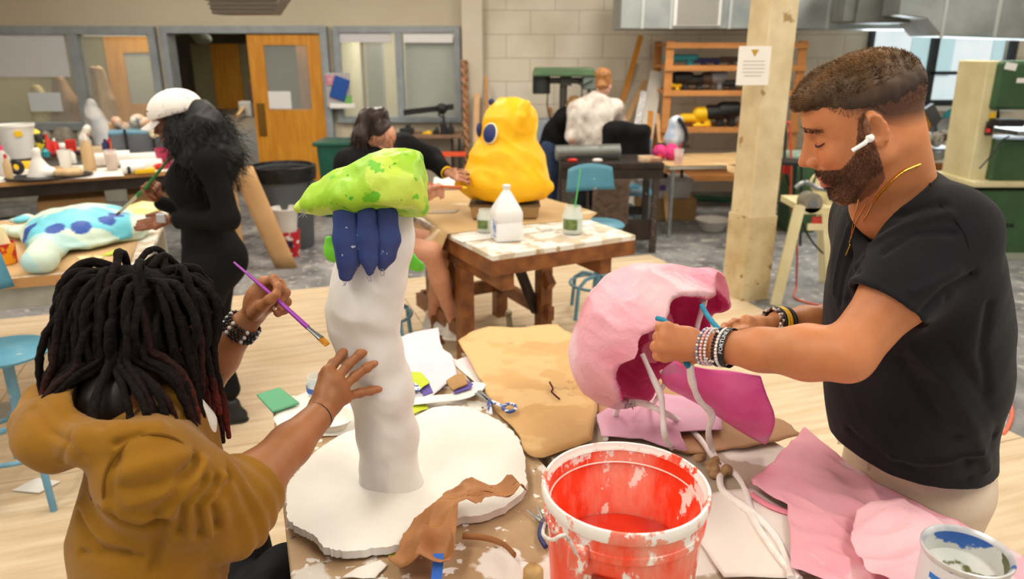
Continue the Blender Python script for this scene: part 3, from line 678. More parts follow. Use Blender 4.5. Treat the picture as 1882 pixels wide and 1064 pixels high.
dc = thing('chair', 'blue legged chair under the black jacket', 'chair', (1.75, 7.75, 0))
MB().box((1.28, 7.75, .42), (.4, .4, .03)).done('seat', BLUESEAT, dc, bevel=.005)
for x in (1.12, 1.46):
    MB().cyl((x, 7.9, 0), (x, 7.9, .95), .014).done('leg', BLUEM, dc, True); MB().cyl((x, 7.6, 0), (x, 7.6, .42), .014).done('leg', BLUEM, dc, True)
MB().box((1.29, 7.9, .85), (.36, .02, .2)).done('backrest', BLUESEAT, dc, bevel=.005)
# ============================================================ KRAFT COVERED TABLE, RIGHT
kt, ka, kb, kc, kR = rect_table('folding_table', 'low table covered in brown kraft paper near the tool shelf', (1.56, 7.35), .12, 1.15, .85, .74, .03, PALEL, STEEL, legw=.035)
def kz2(x, y): return .748 + .02 * max(0, math.sin(x * 7 + y * 4)) * (x > 2.2)
o = [kc + ka * u + kb * v for u, v in ((-.6, -.44), (0, -.46), (.5, -.43), (.6, -.4), (.6, .43), (0, .45), (-.6, .43))]
tag(MB().fan(jag(o, .01, 3, 5), kz2, 10).done('paper_sheet', KRAFT, solid=.002, smooth=True), 'brown kraft paper laid over the low table near the tool shelf', 'paper')
o0, o1 = o[1], o[3]
tag(MB().grid(14, 4, lambda u, v: o0 + (o1 - o0) * u + [0, -v * .05, .747 - v * (.05 + .1 * math.sin(u * 3.1))]).done('paper_flap', KRAFT, solid=.002, smooth=True), 'kraft paper flap sagging off the front of the low table', 'paper')
PK = mat('pink_yarn', hx('e0428a'), hx('c82a6c'), scale=20, rough=.7)
def on(px, y, z): q = Y(px, 280, y); return np.array([q[0], y, z])
for (px, r, m_, l_) in ((1213, .08, PK, 'left magenta ball with an orange patch on the kraft covered table'), (1234, .085, PK, 'right magenta ball behind the drink cup')):
    q = on(px, 7.75, .75 + r); s = SDF(); s.ell(q, r, k=.01)
    tag(sobj('yarn_ball', s, .012, m_, disp=lambda V: .008 * wav(V, 40, 2)), l_, 'ball')
q = on(1214, 7.66, .80); tag(MB().box(q + [-.01, 0, -.02], (.05, .02, .07), rotz(.2)).done('cardboard_heart', plain('orange_red', hx('e0442c'), .6), bevel=.006), 'orange red scrap in front of the left magenta ball', 'scrap')
def cup(name, label, c, r, h, mw, ml, frac, straw=None, sm=None):
    t = thing(name, label, 'cup', c)
    MB().lathe([(0, 0), (r * .75, 0), (r, h), (r * .95, h), (r * .71, .004), (0, .004)], c, 20).done('cup_body', mw, t, True)
    if ml is not None: MB().lathe([(0, .005), (r * .7, .005), (r * (.7 + .24 * frac), h * frac), (0, h * frac)], c, 20).done('drink', ml, t, True)
    if straw is not None: MB().tube([c + [0, 0, .02], c + np.array(straw)], .005, 6).done('straw', sm, t, True)
    return t
CLP = mat('clear_plastic', (.9, .93, .93), rough=.08, alpha=.3)
ODR = plain('orange_drink', hx('e0602a'), .3)
cup('drink_cup', 'clear cup of orange drink with a red straw on the kraft covered table', on(1248, 7.45, .752), .05, .15, CLP, ODR, .55, (.02, 0, .22), REDP)
q = on(1245, 8.3, .9)
t = thing('sanding_machine', 'white and blue hand machine with a black strap behind the magenta balls', 'machine', (q[0], 8.1, 0.75))
s = SDF(); s.cone(Y(1238, 255, 8.1), Y(1243, 225, 8.1), .1, .08, k=.03); sobj('housing', s, .012, mat('white_fleece', hx('d9dde2'), hx('9fb2cc'), scale=12, rough=.7), t, disp=lambda V: .01 * wav(V, 30, 6))
MB().tube(spline([Y(1247, 218, 8.0), Y(1257, 232, 8.0), Y(1262, 255, 8.0), Y(1250, 272, 8.0)]), .022, 8).done('strap', BLKP, t, True)
q = thing('support_stand', 'low dark stand under the white hand machine', 'stand', (1.9, 8.3, 0)); xx = Y(1240, 265, 8.3)[0]
MB().box((xx, 8.35, .83), (.3, .25, .03)).done('top_plate', DARKM, q)
for s_ in (-.12, .12): MB().box((xx + s_, 8.38, .41), (.03, .03, .82)).done('leg', DARKM, q)
# bin and box under it
t = thing('storage_bin', 'clear plastic storage bin with a purple label standing on a cardboard box', 'bin', (1.9, 8.3, .24)); cx = Y(1220, 340, 8.35)[0]
MB().box((cx, 8.45, .345), (.56, .4, .2), None, taper=1.08).done('bin_body', mat('clear_bin', hx('c9c5c4'), hx('a9a29c'), scale=6, rough=.3), t, bevel=.01)
MB().box((cx, 8.45, .455), (.62, .45, .02)).done('lid', mat('bin_lid', hx('b9b7b6'), rough=.4), t, bevel=.005); MB().box((cx - .1, 8.23, .37), (.2, .006, .06)).done('label', plain('purple_label', hx('5b3a86'), .5), t)
tag(MB().box((cx - .08, 8.4, .49), (.22, .16, .04), rotz(.2)).done('dark_bundle', BLKP, bevel=.01), 'dark cloth bundle on the lid of the storage bin', 'cloth')
t = thing('cardboard_box', 'brown cardboard box with a white label under the storage bin', 'box', (cx, 8.45, 0))
MB().box((cx + .03, 8.45, .12), (.66, .42, .24)).done('box_body', BOXM, t, bevel=.006); MB().box((cx - .15, 8.237, .13), (.13, .004, .13)).done('label', WHP, t)
MB().box((cx - .17, 8.234, .13), (.03, .002, .09)).box((cx - .12, 8.234, .13), (.03, .002, .09)).done('print', mat('faded_print', hx('c0c8cc'), rough=.6), t)
t = Z(1308, 424, 0); tag(MB().lathe([(0, .01), (.1, 0), (.12, .01), (.17, .12), (.185, .125), (.185, .13), (.165, .128), (.11, .02), (0, .015)], t, 32).done('bowl', mat('bowl_white', hx('d9d4ca'), rough=.4), smooth=True), 'wide white bowl on the concrete left of the cream column', 'bowl')
c = Z(1306, 366, 0); tag(MB().box(c + [0, 0, .01], (.55, .3, .02), rotz(-.3)).done('foam_mat', mat('green_foam', hx('4f8f77'), hx('457f6a'), scale=4, rough=.8), bevel=.003), 'green foam mat on the floor behind the white bowl', 'mat')
# ============================================================ TOOL SHELF
sx0, sx1 = Y(1226, 170, 8.8)[0], Y(1466, 170, 8.8)[0]; SY0, SY1 = 8.8, 9.5; LV = [.965, 1.38, 1.655, 1.90]
sh = thing('tool_shelf', 'tall open timber shelf of power tools against the right wall', 'shelf', ((sx0 + sx1) / 2, 9.1, 0))
for x in (sx0, sx1):
    for y in (SY0, SY1): MB().box((x, y, .97), (.09, .045, 1.94)).done('post', SHELFW, sh, bevel=.004)
for z in [.4] + LV: MB().box(((sx0 + sx1) / 2, (SY0 + SY1) / 2, z), (sx1 - sx0 + .06, SY1 - SY0 + .09, .03)).box(((sx0 + sx1) / 2, SY0 - .035, z - .01), (sx1 - sx0 + .1, .03, .06)).done('shelf_board', SHELFW, sh)
def tool(px, w_, h_, lv, m1, m2, label, y=8.92, kind='power_tool', cat='power tool'):
    x = Y(px, 150, y)[0]; c = np.array([x, y, LV[lv] + .016]); t = thing(kind, label, cat, c)
    s = SDF(); s.cone(c + [-w_ * .4, 0, h_ * .62], c + [w_ * .3, 0, h_ * .66], h_ * .34, h_ * .3, k=.02); s.cone(c + [w_ * .05, 0, h_ * .5], c + [w_ * .12, 0, h_ * .1], h_ * .17, k=.02); s.rbox(c + [w_ * .12, 0, h_ * .1], (w_ * .2, .04, h_ * .1), rd=.01, k=.01)
    sobj('tool_body', s, .012, m1, t); MB().cyl(c + [-w_ * .42, 0, h_ * .62], c + [-w_ * .6, 0, h_ * .6], h_ * .22, h_ * .12).done('tool_nose', m2, t, True)
    return t
DBL = plain('dark_blue_plastic', hx('2c3468'), .45); GRYP = plain('grey_plastic', hx('75787c'), .45); BRNP = plain('brown_plastic', hx('4c3a30'), .5)
for (px, w_, h_, lv, m1, m2, l_) in [
    (1228, .1, .12, 2, TEALP, BLKP, 'small teal tool at the left end of the upper tool shelf'), (1260, .32, .13, 2, TEALP, BLKP, 'teal power tool case on the upper tool shelf'),
    (1288, .2, .09, 2, DBL, YELP, 'dark blue and yellow drill on the upper tool shelf'), (1312, .2, .09, 2, DBL, BLKP, 'dark blue tool in the middle of the upper tool shelf'), (1338, .26, .1, 2, BRNP, DBL, 'brown tool near the column on the upper tool shelf'),
    (1243, .16, .09, 1, YELP, YELP, 'flat yellow tool at the left of the middle tool shelf'), (1256, .2, .22, 1, BLKP, BLKP, 'black charger block standing on the middle tool shelf'), (1282, .26, .18, 1, BLKP, GRYP, 'black and grey radio on the middle tool shelf'),
    (1308, .16, .22, 1, BRNP, YELP, 'brown grinder standing on the middle tool shelf'), (1320, .12, .24, 1, GRYP, WHP, 'grey saw with a white guard on the middle tool shelf'), (1343, .26, .12, 1, BLKP, GRYP, 'low black sander beside the column on the middle tool shelf'),
    (1283, .38, .16, 0, YELP, BLKP, 'long yellow circular saw on the lower tool shelf'), (1302, .2, .24, 0, YELP, BLKP, 'upright yellow drill on the lower tool shelf'), (1325, .26, .26, 0, BLKP, YELP, 'black jigsaw with a yellow cap on the lower tool shelf'), (1347, .2, .3, 0, BLKP, BLKP, 'black tool case beside the column on the lower tool shelf')]:
    tool(px, w_, h_, lv, m1, m2, l_, y=8.9 if lv != 2 else 9.0)
# ============================================================ LEANING LUMBER
def lean(name, label, pt, pb, w_, m, y0=9.85, y1=9.3, th=.03):
    a = Y(*pt, y0); b = Y(*pb, y1); d = b - a; b = a + d * ((a[2] - .04) / (a[2] - b[2]))
    tag(MB().bar(a, b, w_, th, up=(0, -1, .3)).done(name, m, bevel=.002), label, 'board')
lean('timber_board', 'long orange board leaning highest on the block wall', (1178, 66), (1128, 245), .07, ORB)
lean('timber_board', 'narrow grey board leaning beside the long orange board', (1172, 118), (1126, 260), .05, PALEL, 9.8, 9.2)
lean('timber_board', 'pale tan board leaning steeply left of the white board', (1186, 148), (1128, 270), .07, LUM, 9.75, 9.1)
lean('white_board', 'wide white board leaning on the left end of the tool shelf', (1207, 132), (1186, 262), .16, PALEL, 9.4, 8.9)
lean('foil_sheet', 'strip of silver bubble foil hanging beside the white board', (1184, 168), (1172, 226), .08, mat('silver_foil', hx('f2f2f2'), hx('9a9a9a'), scale=40, rough=.25, metal=.6, bump=1, bscale=60), 9.2, 9.1, .02)
lean('timber_board', 'short dark orange plank at the foot of the tool shelf', (1196, 205), (1192, 268), .06, ORB, 9.1, 8.8)
lean('timber_board', 'short light plank at the foot of the tool shelf', (1208, 210), (1214, 268), .05, LUM, 9.1, 8.75)
lean('timber_board', 'thin tan board leaning on the pilaster behind the yellow creature', (877, 172), (874, 300), .07, LUM, 9.75, 9.5)
lean('timber_board', 'thin dark strip leaning right of the pilaster', (893, 140), (898, 300), .03, ORB, 9.8, 9.5)
# twisted pole
a = np.linspace(0, 1, 60); p0_, p1_ = Y(853, 112, 9.75), Y(858, 275, 9.6); p1_ = p0_ + (p1_ - p0_) * (p0_[2] - .0) / (p0_[2] - p1_[2])
tw = MB()
for ph in (0, math.pi): tw.tube([p0_ + (p1_ - p0_) * q + [.022 * math.cos(q * 50 + ph), .022 * math.sin(q * 50 + ph), 0] for q in a], .026, 8)
tag(tw.done('twisted_pole', mat('carved_wood', hx('b98a63'), hx('8c5d3e'), scale=12, rough=.6), smooth=True), 'tall twisted wooden pole leaning on the wall beside the pilaster', 'pole')
# ============================================================ SMALL DESK BY THE WALL
t = thing('wall_desk', 'narrow brown desk against the wall under the right window pane', 'desk', (-1.0, 9.6, 0)); dx0, dx1 = Y(733, 250, 9.5)[0], Y(850, 250, 9.5)[0]; dz = Y(800, 246, 9.45)[2]
MB().box(((dx0 + dx1) / 2, 9.55, dz - .02), (dx1 - dx0, .5, .04)).done('desktop', mat('brown_laminate', hx('8a6b52'), hx('7a5c45'), scale=3, rough=.5), t, bevel=.003)
for x in (dx0 + .05, dx1 - .12, dx1 - .03): MB().box((x, 9.35, dz / 2 - .02), (.035, .035, dz - .04)).done('leg', DARKM, t)
MB().box(((dx0 + dx1) / 2 - .2, 9.75, dz / 2), (.9, .02, dz - .1)).done('back_panel', mat('grey_panel', hx('b9ab98'), rough=.7), t)
def gad(px, w_, h_, m, l_, nm='desk_gadget', y=9.45):
    x = Y(px, 240, y)[0]; c = np.array([x, y, dz]); t = thing(nm, l_, 'equipment', c)
    MB().box(c + [0, 0, h_ * .3], (w_, .12, h_ * .6)).done('gadget_base', m, t, bevel=.008); MB().box(c + [w_ * .1, 0, h_ * .8], (w_ * .4, .07, h_ * .4), taper=.8).done('gadget_head', m, t, bevel=.006)
gad(748, .17, .12, BLKP, 'low black gadget at the left end of the wall desk'); gad(786, .12, .04, YELP, 'flat yellow tool on the wall desk'); gad(802, .06, .09, BLKP, 'short black holder on the wall desk'); gad(815, .07, .24, BLKP, 'tallest black device on the wall desk'); gad(827, .1, .14, BLKP, 'black box at the right end of the wall desk')
a, b_ = Y(742, 207, 9.7), Y(834, 196, 9.7); t = thing('wall_clamp', 'long black clamp bar resting along the right window sill', 'clamp', (a + b_) / 2)
MB().bar(a, b_, .03, .07).done('bar', BLKP, t); MB().ball(Y(812, 200, 9.65), (.07, .04, .07), 12).tube([Y(812, 200, 9.62), Y(806, 212, 9.62), Y(818, 216, 9.62)], .014).done('clamp_head', BLKP, t, True)
tag(MB().box(((Y(815, 285, 8.6)[0] + Y(853, 285, 8.6)[0]) / 2, 8.6, Y(830, 283, 8.6)[2]), (.28, .02, .05)).box((Y(817, 285, 8.6)[0], 8.62, Y(830, 283, 8.6)[2] / 2), (.02, .02, Y(830, 283, 8.6)[2])).done('barrier_tape', plain('orange_tape', hx('e8552c'), .5)), 'short orange barrier strip left of the yellow creature', 'tape')
# ============================================================ DRILL PRESS
t = thing('drill_press', 'tall drill press with a long green belt cover and black motor', 'drill press', (.75, 9.1, 0)); D = lambda px, py, y=9.1: Y(px, py, y)
c = (D(978, 132) + D(1093, 132)) / 2
MB().box(c, (D(1093, 132)[0] - D(978, 132)[0], .32, .1), taper=.93).done('belt_cover', mat('drill_green', hx('5b7a55'), hx('4c6a48'), scale=4, rough=.4), t, bevel=.02)
MB().cyl(D(995, 140), D(995, 172), .105, n=20).done('motor', plain('motor_black', hx('222724'), .5), t, True)
MB().cyl(D(1036, 138), [D(1036, 138)[0], 9.1, .02], .045, n=20).done('column', mat('drill_steel', hx('5a5650'), rough=.4, metal=.6), t, True)
MB().bar(D(1008, 148), D(1075, 148), .07, .07).box(D(1040, 146), (.13, .14, .14)).done('arm', plain('arm_dark', hx('3b3732'), .5), t)
MB().box(D(1083, 148), (.17, .26, .2)).done('drill_head', mat('head_grey', hx('7d8a86'), hx('68746f'), scale=9, rough=.4), t, bevel=.02)
MB().cyl(D(1083, 162), D(1083, 180), .03, .015).done('chuck', STEEL, t, True)
for k in range(3): q = 2.1 * k + .5; MB().cyl(D(1070, 158, 8.95), D(1070, 158, 8.95) + [.14 * math.cos(q), 0, .14 * math.sin(q)], .008).done('feed_handle', BLKP, t, True)
MB().box([D(1036, 138)[0] + .1, 9.05, .85], (.5, .4, .05)).done('work_plate', STEEL, t, bevel=.01); MB().box([D(1036, 138)[0] + .05, 9.05, .03], (.55, .45, .06)).done('base', MATS['drill_green'], t, bevel=.01)
MB().tube(spline([D(1008, 160), D(1006, 195), D(1014, 225), D(1022, 240)]), .008, 6).done('cord', BLKP, t, True)
tag(MB().box((wx(1013), 9.97, wz(205, 10, 1013)), (.03, .03, .11)).done('wall_switch', ORB), 'little tan wooden peg on the block wall left of the drill press column', 'peg')
t = thing('side_cabinet', 'pale blue grey cabinet behind the person in black', 'cabinet', (.5, 9.4, 0)); q0, q1 = Y(992, 225, 9.3)[0], Y(1020, 225, 9.3)[0]; zz = Y(1000, 222, 9.3)[2]
MB().box(((q0 + q1) / 2, 9.5, zz / 2), (q1 - q0 + .2, .5, zz)).done('cabinet_body', mat('blue_grey_paint', hx('9ba6b2'), hx('8b97a4'), scale=3, rough=.5), t, bevel=.01); MB().box(((q0 + q1) / 2, 9.24, zz * .75), (.1, .02, .02)).done('handle', STEEL, t)
# ============================================================ BINS, ROLLS, BUCKETS BY THE DOOR
c = np.array([-2.2, 7.1, 0]); t = thing('trash_can', 'round grey trash can with a black liner by the yellow door', 'trash can', c)
MB().lathe([(0, 0), (.235, 0), (.24, .02), (.285, .72), (.30, .73), (.30, .77), (.27, .77), (.23, .04), (0, .03)], c, 40).done('can_body', mat('grey_bin', hx('55595c'), hx('4b4f52'), scale=3, rough=.45), t, True)
MB().lathe([(.305, .66), (.315, .74), (.31, .79), (.28, .8), (.262, .72), (.2, .35), (0, .3)], c, 40).done('bin_liner', mat('black_liner', hx('17181a'), rough=.25, bump=.8, bscale=14, bdist=.02), t, True)
MB().box(c + [-.2, -.2, .64], (.03, .02, .05), rotz(-.8)).done('clip', WHP, t); MB().box(c + [.3, -.05, .62], (.05, .12, .05)).done('handle', MATS['grey_bin'], t, bevel=.01)
c = np.array([-1.95, 8.6, 0]); t = thing('wheeled_bin', 'dark green wheeled bin standing beside the yellow door', 'bin', c); zz = Y(600, 268, 8.4)[2]
MB().box(c + [-.0, 0, zz / 2], (.42, .42, zz), taper=1.15).done('bin_body', mat('bin_green', hx('1f5a48'), hx('194c3c'), scale=4, rough=.45), t, bevel=.02); MB().box(c + [0, 0, zz + .02], (.56, .52, .05)).done('lid', MATS['bin_green'], t, bevel=.015)
for s_ in (-.2, .2): MB().cyl(c + [s_ - .02, .22, .08], c + [s_ + .02, .22, .08], .08).done('wheel', BLKP, t, True)
a, b_ = np.array([-2.52, 6.38, 0]), np.array([-2.5, 6.4, .92])
tag(MB().lathe([(.08, 0), (.125, 0), (.12, .92), (.095, .93), (.07, .9), (.075, .01)], a, 32).done('kraft_roll', KRAFT2, smooth=True), 'upright roll of brown kraft paper left of the grey trash can', 'paper roll')
def rl(u, v):
    q = math.pi * (.15 + .8 * u); cx = np.array([-2.36 + .3 * (1 - v), 6.36, 0]); return cx + np.array([.11 * math.cos(q) + .05, -.08 * math.sin(q), .9 * v])
tag(MB().grid(16, 8, rl).done('kraft_sheet', KRAFT2, solid=.004, smooth=True), 'loose curled kraft sheet slanting off the upright roll', 'paper')
RW = mat('red_white_print', hx('c8262c'), hx('b81c22'), scale=3, rough=.4, spots=[(hx('f0e8e4'), 14, .54, 3.)])
c = Z(527, 474, 0); c[1] += .1; t = thing('plaster_tub', 'red tub with white print in front of the grey trash can', 'tub', c)
MB().lathe([(0, 0), (.095, 0), (.115, .24), (.11, .24), (.09, .01), (0, .01)], c, 28).done('tub_body', RW, t, True); MB().box(c + [.03, -.107, .13], (.08, .01, .07)).done('label', plain('tub_label', hx('3c2a44'), .5), t)
t = thing('plaster_tub', 'white tub stacked inside the red printed tub', 'tub', c + [-.01, 0, .2])
MB().lathe([(0, .2), (.1, .2), (.125, .40), (.13, .405), (.13, .425), (.118, .425), (.1, .25), (0, .24)], c + [-.015, 0, .03], 28).done('tub_body', mat('white_tub', hx('e6e2dc'), rough=.4), t, True)
c = np.array([Y(421, 425, 7.4)[0], 7.4, 0]); t = thing('small_pail', 'small red pail with a yellow rim behind the woman in the white cap', 'pail', c)
zt = Y(420, 384, 7.4)[2]; MB().lathe([(0, 0), (.1, 0), (.12, zt - .1), (.115, zt - .1), (.1, .02), (0, .02)], c, 24).done('pail_body', REDP, t, True); MB().lathe([(.12, zt - .1), (.128, zt - .1), (.13, zt), (.12, zt), (.115, zt - .1)], c, 24).done('rim', YELP, t, True)
# wall rack beside the door
q = Y(622, 165, 9.85); t = thing('wall_rack', 'wall rack of leaflets beside the yellow door with a blue folder hanging from it', 'rack', q)
MB().box(q + [0, 0, 0], (.3, .06, .42)).done('rack_body', plain('rack_grey', hx('b5b0b0'), .5), t); MB().box(q + [.03, -.06, .02], (.2, .03, .28), euler(0, .35, 0)).done('blue_folder', plain('folder_blue', hx('1f4f9e'), .4), t, bevel=.01)
MB().box(q + [-.06, -.04, .12], (.16, .02, .12)).done('leaflet', mat('pink_leaflet', hx('d8506c'), hx('c9b4bc'), scale=20), t); MB().box(q + [.05, -.05, -.2], (.32, .07, .06)).done('rack_lip', WHP, t, bevel=.01); MB().box(q + [.13, -.04, -.12], (.08, .02, .1)).done('leaflet', plain('green_leaflet', hx('6fae58'), .6), t)
# ============================================================ COLUMN WITH SIGN
cc = np.array([1.83, 5.52, 0]); col = thing('support_column', 'square cream painted column with rust marks and a riveted steel foot', 'column', cc)
MB().box(cc + [0, 0, 1.85], (.235, .235, 3.7), rotz(NA)).done('shaft', CREAM, col, bevel=.008)
RC = rotz(NA)
for (q, nd) in (((-.122, 0), 0), ((0, -.122), 1)):
    MB().box(cc + RC @ np.array([q[0], q[1], 0]) + [0, 0, .33], (.012 if nd == 0 else .25, .012 if nd == 1 else .25, .66), RC).done('foot_plate', mat('rusty_cream', hx('d3c199'), hx('bba577'), scale=6, rough=.5, spots=[(hx('8a6a3c'), 8, .62, 2.)]), col, bevel=.003)
    for k in range(7):
        for s_ in (-.09, .09):
            pz = cc + RC @ np.array([q[0] * 1.05 + (s_ if nd == 1 else 0), q[1] * 1.05 + (s_ if nd == 0 else 0), 0]) + [0, 0, .06 + k * .09]
            MB().ball(pz, .009, 8).done('rivet', MATS['rusty_cream'], col, True)
sc = Y(1385, 121, 5.27); RS = rotz(.06)
t = thing('paper_notice', 'white notice with a gold triangle taped to the cream column', 'notice', sc); MB().box(sc, (.225, .004, .255), RS).done('sheet', plain('notice_white', hx('e9e4da'), .6), t)
MB().prism([(-.026, .02), (.026, .02), (0, -.024)], 0, .003, T=(RS @ np.array([[1, 0, 0], [0, 0, -1], [0, 1, 0]]), sc + [0, -.003, .085])).done('triangle', plain('gold_print', hx('b8912c'), .5), t)
b = MB()
for k in range(5): b.box(sc + RS @ np.array([0, -.003, .03 - k * .024]), (.15 - .03 * (k == 4), .001, .004), RS)
b.done('print_lines', plain('grey_print', hx('98918a'), .6), t)
# ============================================================ SANDER ON CREAM STAND
SC = mat('machine_cream', hx('ddd2a6'), hx('cfc292'), scale=5, rough=.45)
q = lambda px, py, y: Y(px, py, y)
t = thing('belt_sander', 'cream disc sander on a splayed cream steel stand behind the man in black', 'sander', (2.3, 5.6, 0))
tpz = q(1480, 385, 5.5)[2]
for (a, b_) in (((1470, 378, 5.35), (1428, 548, 5.3)), ((1520, 390, 5.35), (1530, 560, 5.3)), ((1560, 380, 5.9), (1600, 520, 5.9)), ((1510, 380, 5.9), (1515, 520, 5.9))):
    A = q(*a); B = q(*b_); B = A + (B - A) * (A[2] / (A[2] - B[2])); MB().bar(A, B, .08, .02, up=(0, -1, 0)).bar(A + [.02, .03, 0], B + [.02, .03, 0], .02, .06, up=(0, -1, 0)).done('leg', SC, t)
c = q(1520, 392, 5.6); MB().box([c[0] - .03, 5.6, tpz + .02], (.5, .5, .05)).box([c[0] - .03, 5.35, tpz - .1], (.42, .03, .05)).done('stand_top', SC, t, bevel=.004)
MB().box([c[0] - .06, 5.36, tpz - .05], (.3, .02, .05)).done('red_belt', plain('red_tape', hx('b23a2c'), .5), t)
c = q(1535, 350, 5.6); MB().box(c + [.02, 0, 0], (.3, .3, .22), taper=.85).done('machine_body', SC, t, bevel=.02)
c = q(1494, 374, 5.35); MB().cyl(c, c + [0, .12, 0], .075, n=28).done('sanding_disc', mat('disc_grey', hx('8f8878'), hx('7b7466'), scale=12, rough=.5), t, True); MB().cyl(c + [0, -.01, 0], c + [0, .01, 0], .03, n=20).done('hub', STEEL, t, True)
c = q(1503, 335, 5.4); a = np.linspace(0, 2 * math.pi, 25)[:-1]; MB().tube([c + [.05 * math.cos(k), 0, .06 * math.sin(k)] for k in a], .011, 8, closed=True).done('hand_wheel', SC, t, True)
MB().tube(spline([q(1462, 345, 5.4), q(1480, 335, 5.4), q(1500, 345, 5.4), q(1530, 350, 5.4)]), .018, 8).done('pipe', STEEL, t, True)
CORD = plain('red_rubber_cord', hx('c8553e'), .5)
tag(MB().tube(spline([q(1462, 430, 5.6), q(1465, 470, 5.6), [2.3, 5.7, .02], [2.2, 5.4, .012], [2.45, 5.2, .012], [2.8, 5.25, .012], [3.0, 5.5, .012]]), .008, 8).done('air_hose', CORD, smooth=True), 'red cord looping on the floor under the cream sander', 'cord')
tag(MB().tube(spline([q(1470, 400, 5.5), q(1490, 440, 5.5), q(1520, 470, 5.5), q(1560, 480, 5.5)]), .007, 8).done('extension_cord', BLKP, smooth=True), 'black power cord drooping between the legs of the cream sander', 'cord')
tag(MB().tube(spline([Z(1828, 695, 0.01), Z(1850, 720, .01), Z(1860, 760, .01), Z(1850, 790, .01), Z(1842, 800, .01)]), .011, 8).done('air_hose', mat('orange_hose', hx('d8694a'), rough=.45), smooth=True), 'orange hose curving on the floor at the right edge', 'hose')
# far corner: stool, green machine, red items between column and head
t = thing('bar_stool', 'dark thin legged stool seen between the column and the sander', 'stool', q(1445, 330, 7.2) * [1, 1, 0]); c = q(1450, 300, 7.2)
MB().cyl(c, c + [0, 0, .03], .17, n=24).done('seat', BLKP, t, True)
for (u, v) in ((-.16, -.12), (.16, -.12), (-.16, .12), (.16, .12)): MB().cyl(c + [u * .6, v * .6, 0], [c[0] + u, c[1] + v, 0], .012).done('leg', BLKP, t, True)
a = np.linspace(0, 2 * math.pi, 21)[:-1]; MB().tube([[c[0] + .15 * math.cos(k), c[1] + .13 * math.sin(k), .42] for k in a], .008, 6, closed=True).done('foot_ring', BLKP, t, True)
t = thing('grinder_stand', 'green machine with a grey top seen behind the sander', 'machine', q(1475, 330, 7.8) * [1, 1, 0]); c = q(1475, 300, 7.8)
MB().box([c[0], 7.8, c[2] / 2], (.3, .35, c[2])).done('pedestal', GREENM, t, bevel=.02); MB().box(c + [0, 0, .06], (.42, .35, .12)).done('machine_top', mat('pale_green_metal', hx('9db3a4'), hx('7f9787'), scale=5, rough=.4), t, bevel=.03)
tag(MB().tube(spline([q(1445, 225, 7.5), q(1452, 232, 7.5), q(1454, 300, 7.5), q(1453, 360, 7.5), q(1458, 400, 7.5)]), .012, 8).done('hose', CORD, smooth=True), 'red hose hanging beside the cream column', 'hose')
tag(MB().tube(spline([q(1440, 225, 7.5), q(1444, 240, 7.5), q(1442, 300, 7.5), q(1450, 340, 7.5)]), .012, 8).done('hose', BLKP, smooth=True), 'black hose hanging beside the cream column', 'hose')
tag(MB().box(q(1446, 305, 7.4), (.07, .05, .16)).done('spray_bottle', REDP, bevel=.015), 'red bottle hanging behind the cream column', 'bottle')
# ============================================================ BAND SAW
B = lambda px, py, y=6.6: Y(px, py, y)
bs = thing('band_saw', 'green and cream band saw cabinet at the right edge', 'band saw', (4.7, 6.8, 0)); x0 = B(1786, 350)[0]
zm = B(1800, 338)[2]; MB().box((x0 + .45, 6.9, zm / 2 - .03), (.9, .6, zm - .06)).done('lower_cabinet', GREENM, bs, bevel=.015)
MB().box((x0 + .47, 6.88, zm), (.98, .66, .05)).done('cream_edge', SC, bs, bevel=.01); MB().box((x0 + .47, 6.9, .03), (.95, .66, .06)).done('plinth', mat('plinth_grey', hx('9aa08c'), rough=.6), bs)
xa, xb = B(1803, 300)[0], B(1836, 115)[0]; zt = B(1850, 112)[2]
MB().prism([(xa - .02, zm + .02), (xa + .14, zm + .02), (xb + .12, zt), (xb - .03, zt)], 0, .45, T=(np.array([[1, 0, 0], [0, 0, 1], [0, 1, 0]]), (0, 6.7, 0))).done('frame', SC, bs, bevel=.01)
MB().box(((xb + .45), 6.85, (zt + B(1850, 203)[2]) / 2), (.8, .4, zt - B(1850, 203)[2])).done('upper_wheel_cover', GREENM, bs, bevel=.03)
z1, z2 = zm + .02, B(1850, 258)[2]; MB().box((xa + .55, 6.85, (z1 + z2) / 2), (.85, .45, z2 - z1)).done('lower_wheel_cover', GREENM, bs, bevel=.02)
MB().box((xa + .5, 6.75, B(1850, 243)[2]), (.62, .55, .04)).done('saw_table', STEEL, bs, bevel=.004); MB().box(B(1850, 225, 6.55), (.22, .16, .06)).done('guide', BLKP, bs, bevel=.01)
MB().box((xa + .75, 6.8, (z2 + B(1850, 203)[2]) / 2), (.3, .3, .24)).done('neck', mat('grey_paint', hx('8b93a0'), rough=.5), bs, bevel=.01)
MB().box(B(1818, 236, 6.69), (.06, .03, .12)).done('switch_box', plain('switch_dark', hx('3d2c2c'), .5), bs, bevel=.004); MB().cyl(B(1816, 240, 6.68), B(1816, 240, 6.66), .02).done('stop_button', REDP, bs, True)
MB().box(B(1824, 213, 6.69), (.05, .004, .06)).done('warning_sticker', YELP, bs); MB().box(B(1858, 122, 6.64), (.1, .004, .06), euler(0, .15, 0)).done('maker_plate', WHP, bs); MB().box(B(1876, 148, 6.64), (.07, .004, .04)).done('maker_plate', WHP, bs)
for q_ in (1852, 1861): MB().ball(B(q_, 414, 6.59), .018, 8).done('knob', BLKP, bs, True)
MB().tube(spline([B(1855, 250, 6.5), B(1838, 262, 6.5), B(1818, 290, 6.5), B(1800, 310, 6.5)]), .008, 6).done('cord', BLKP, bs, True)
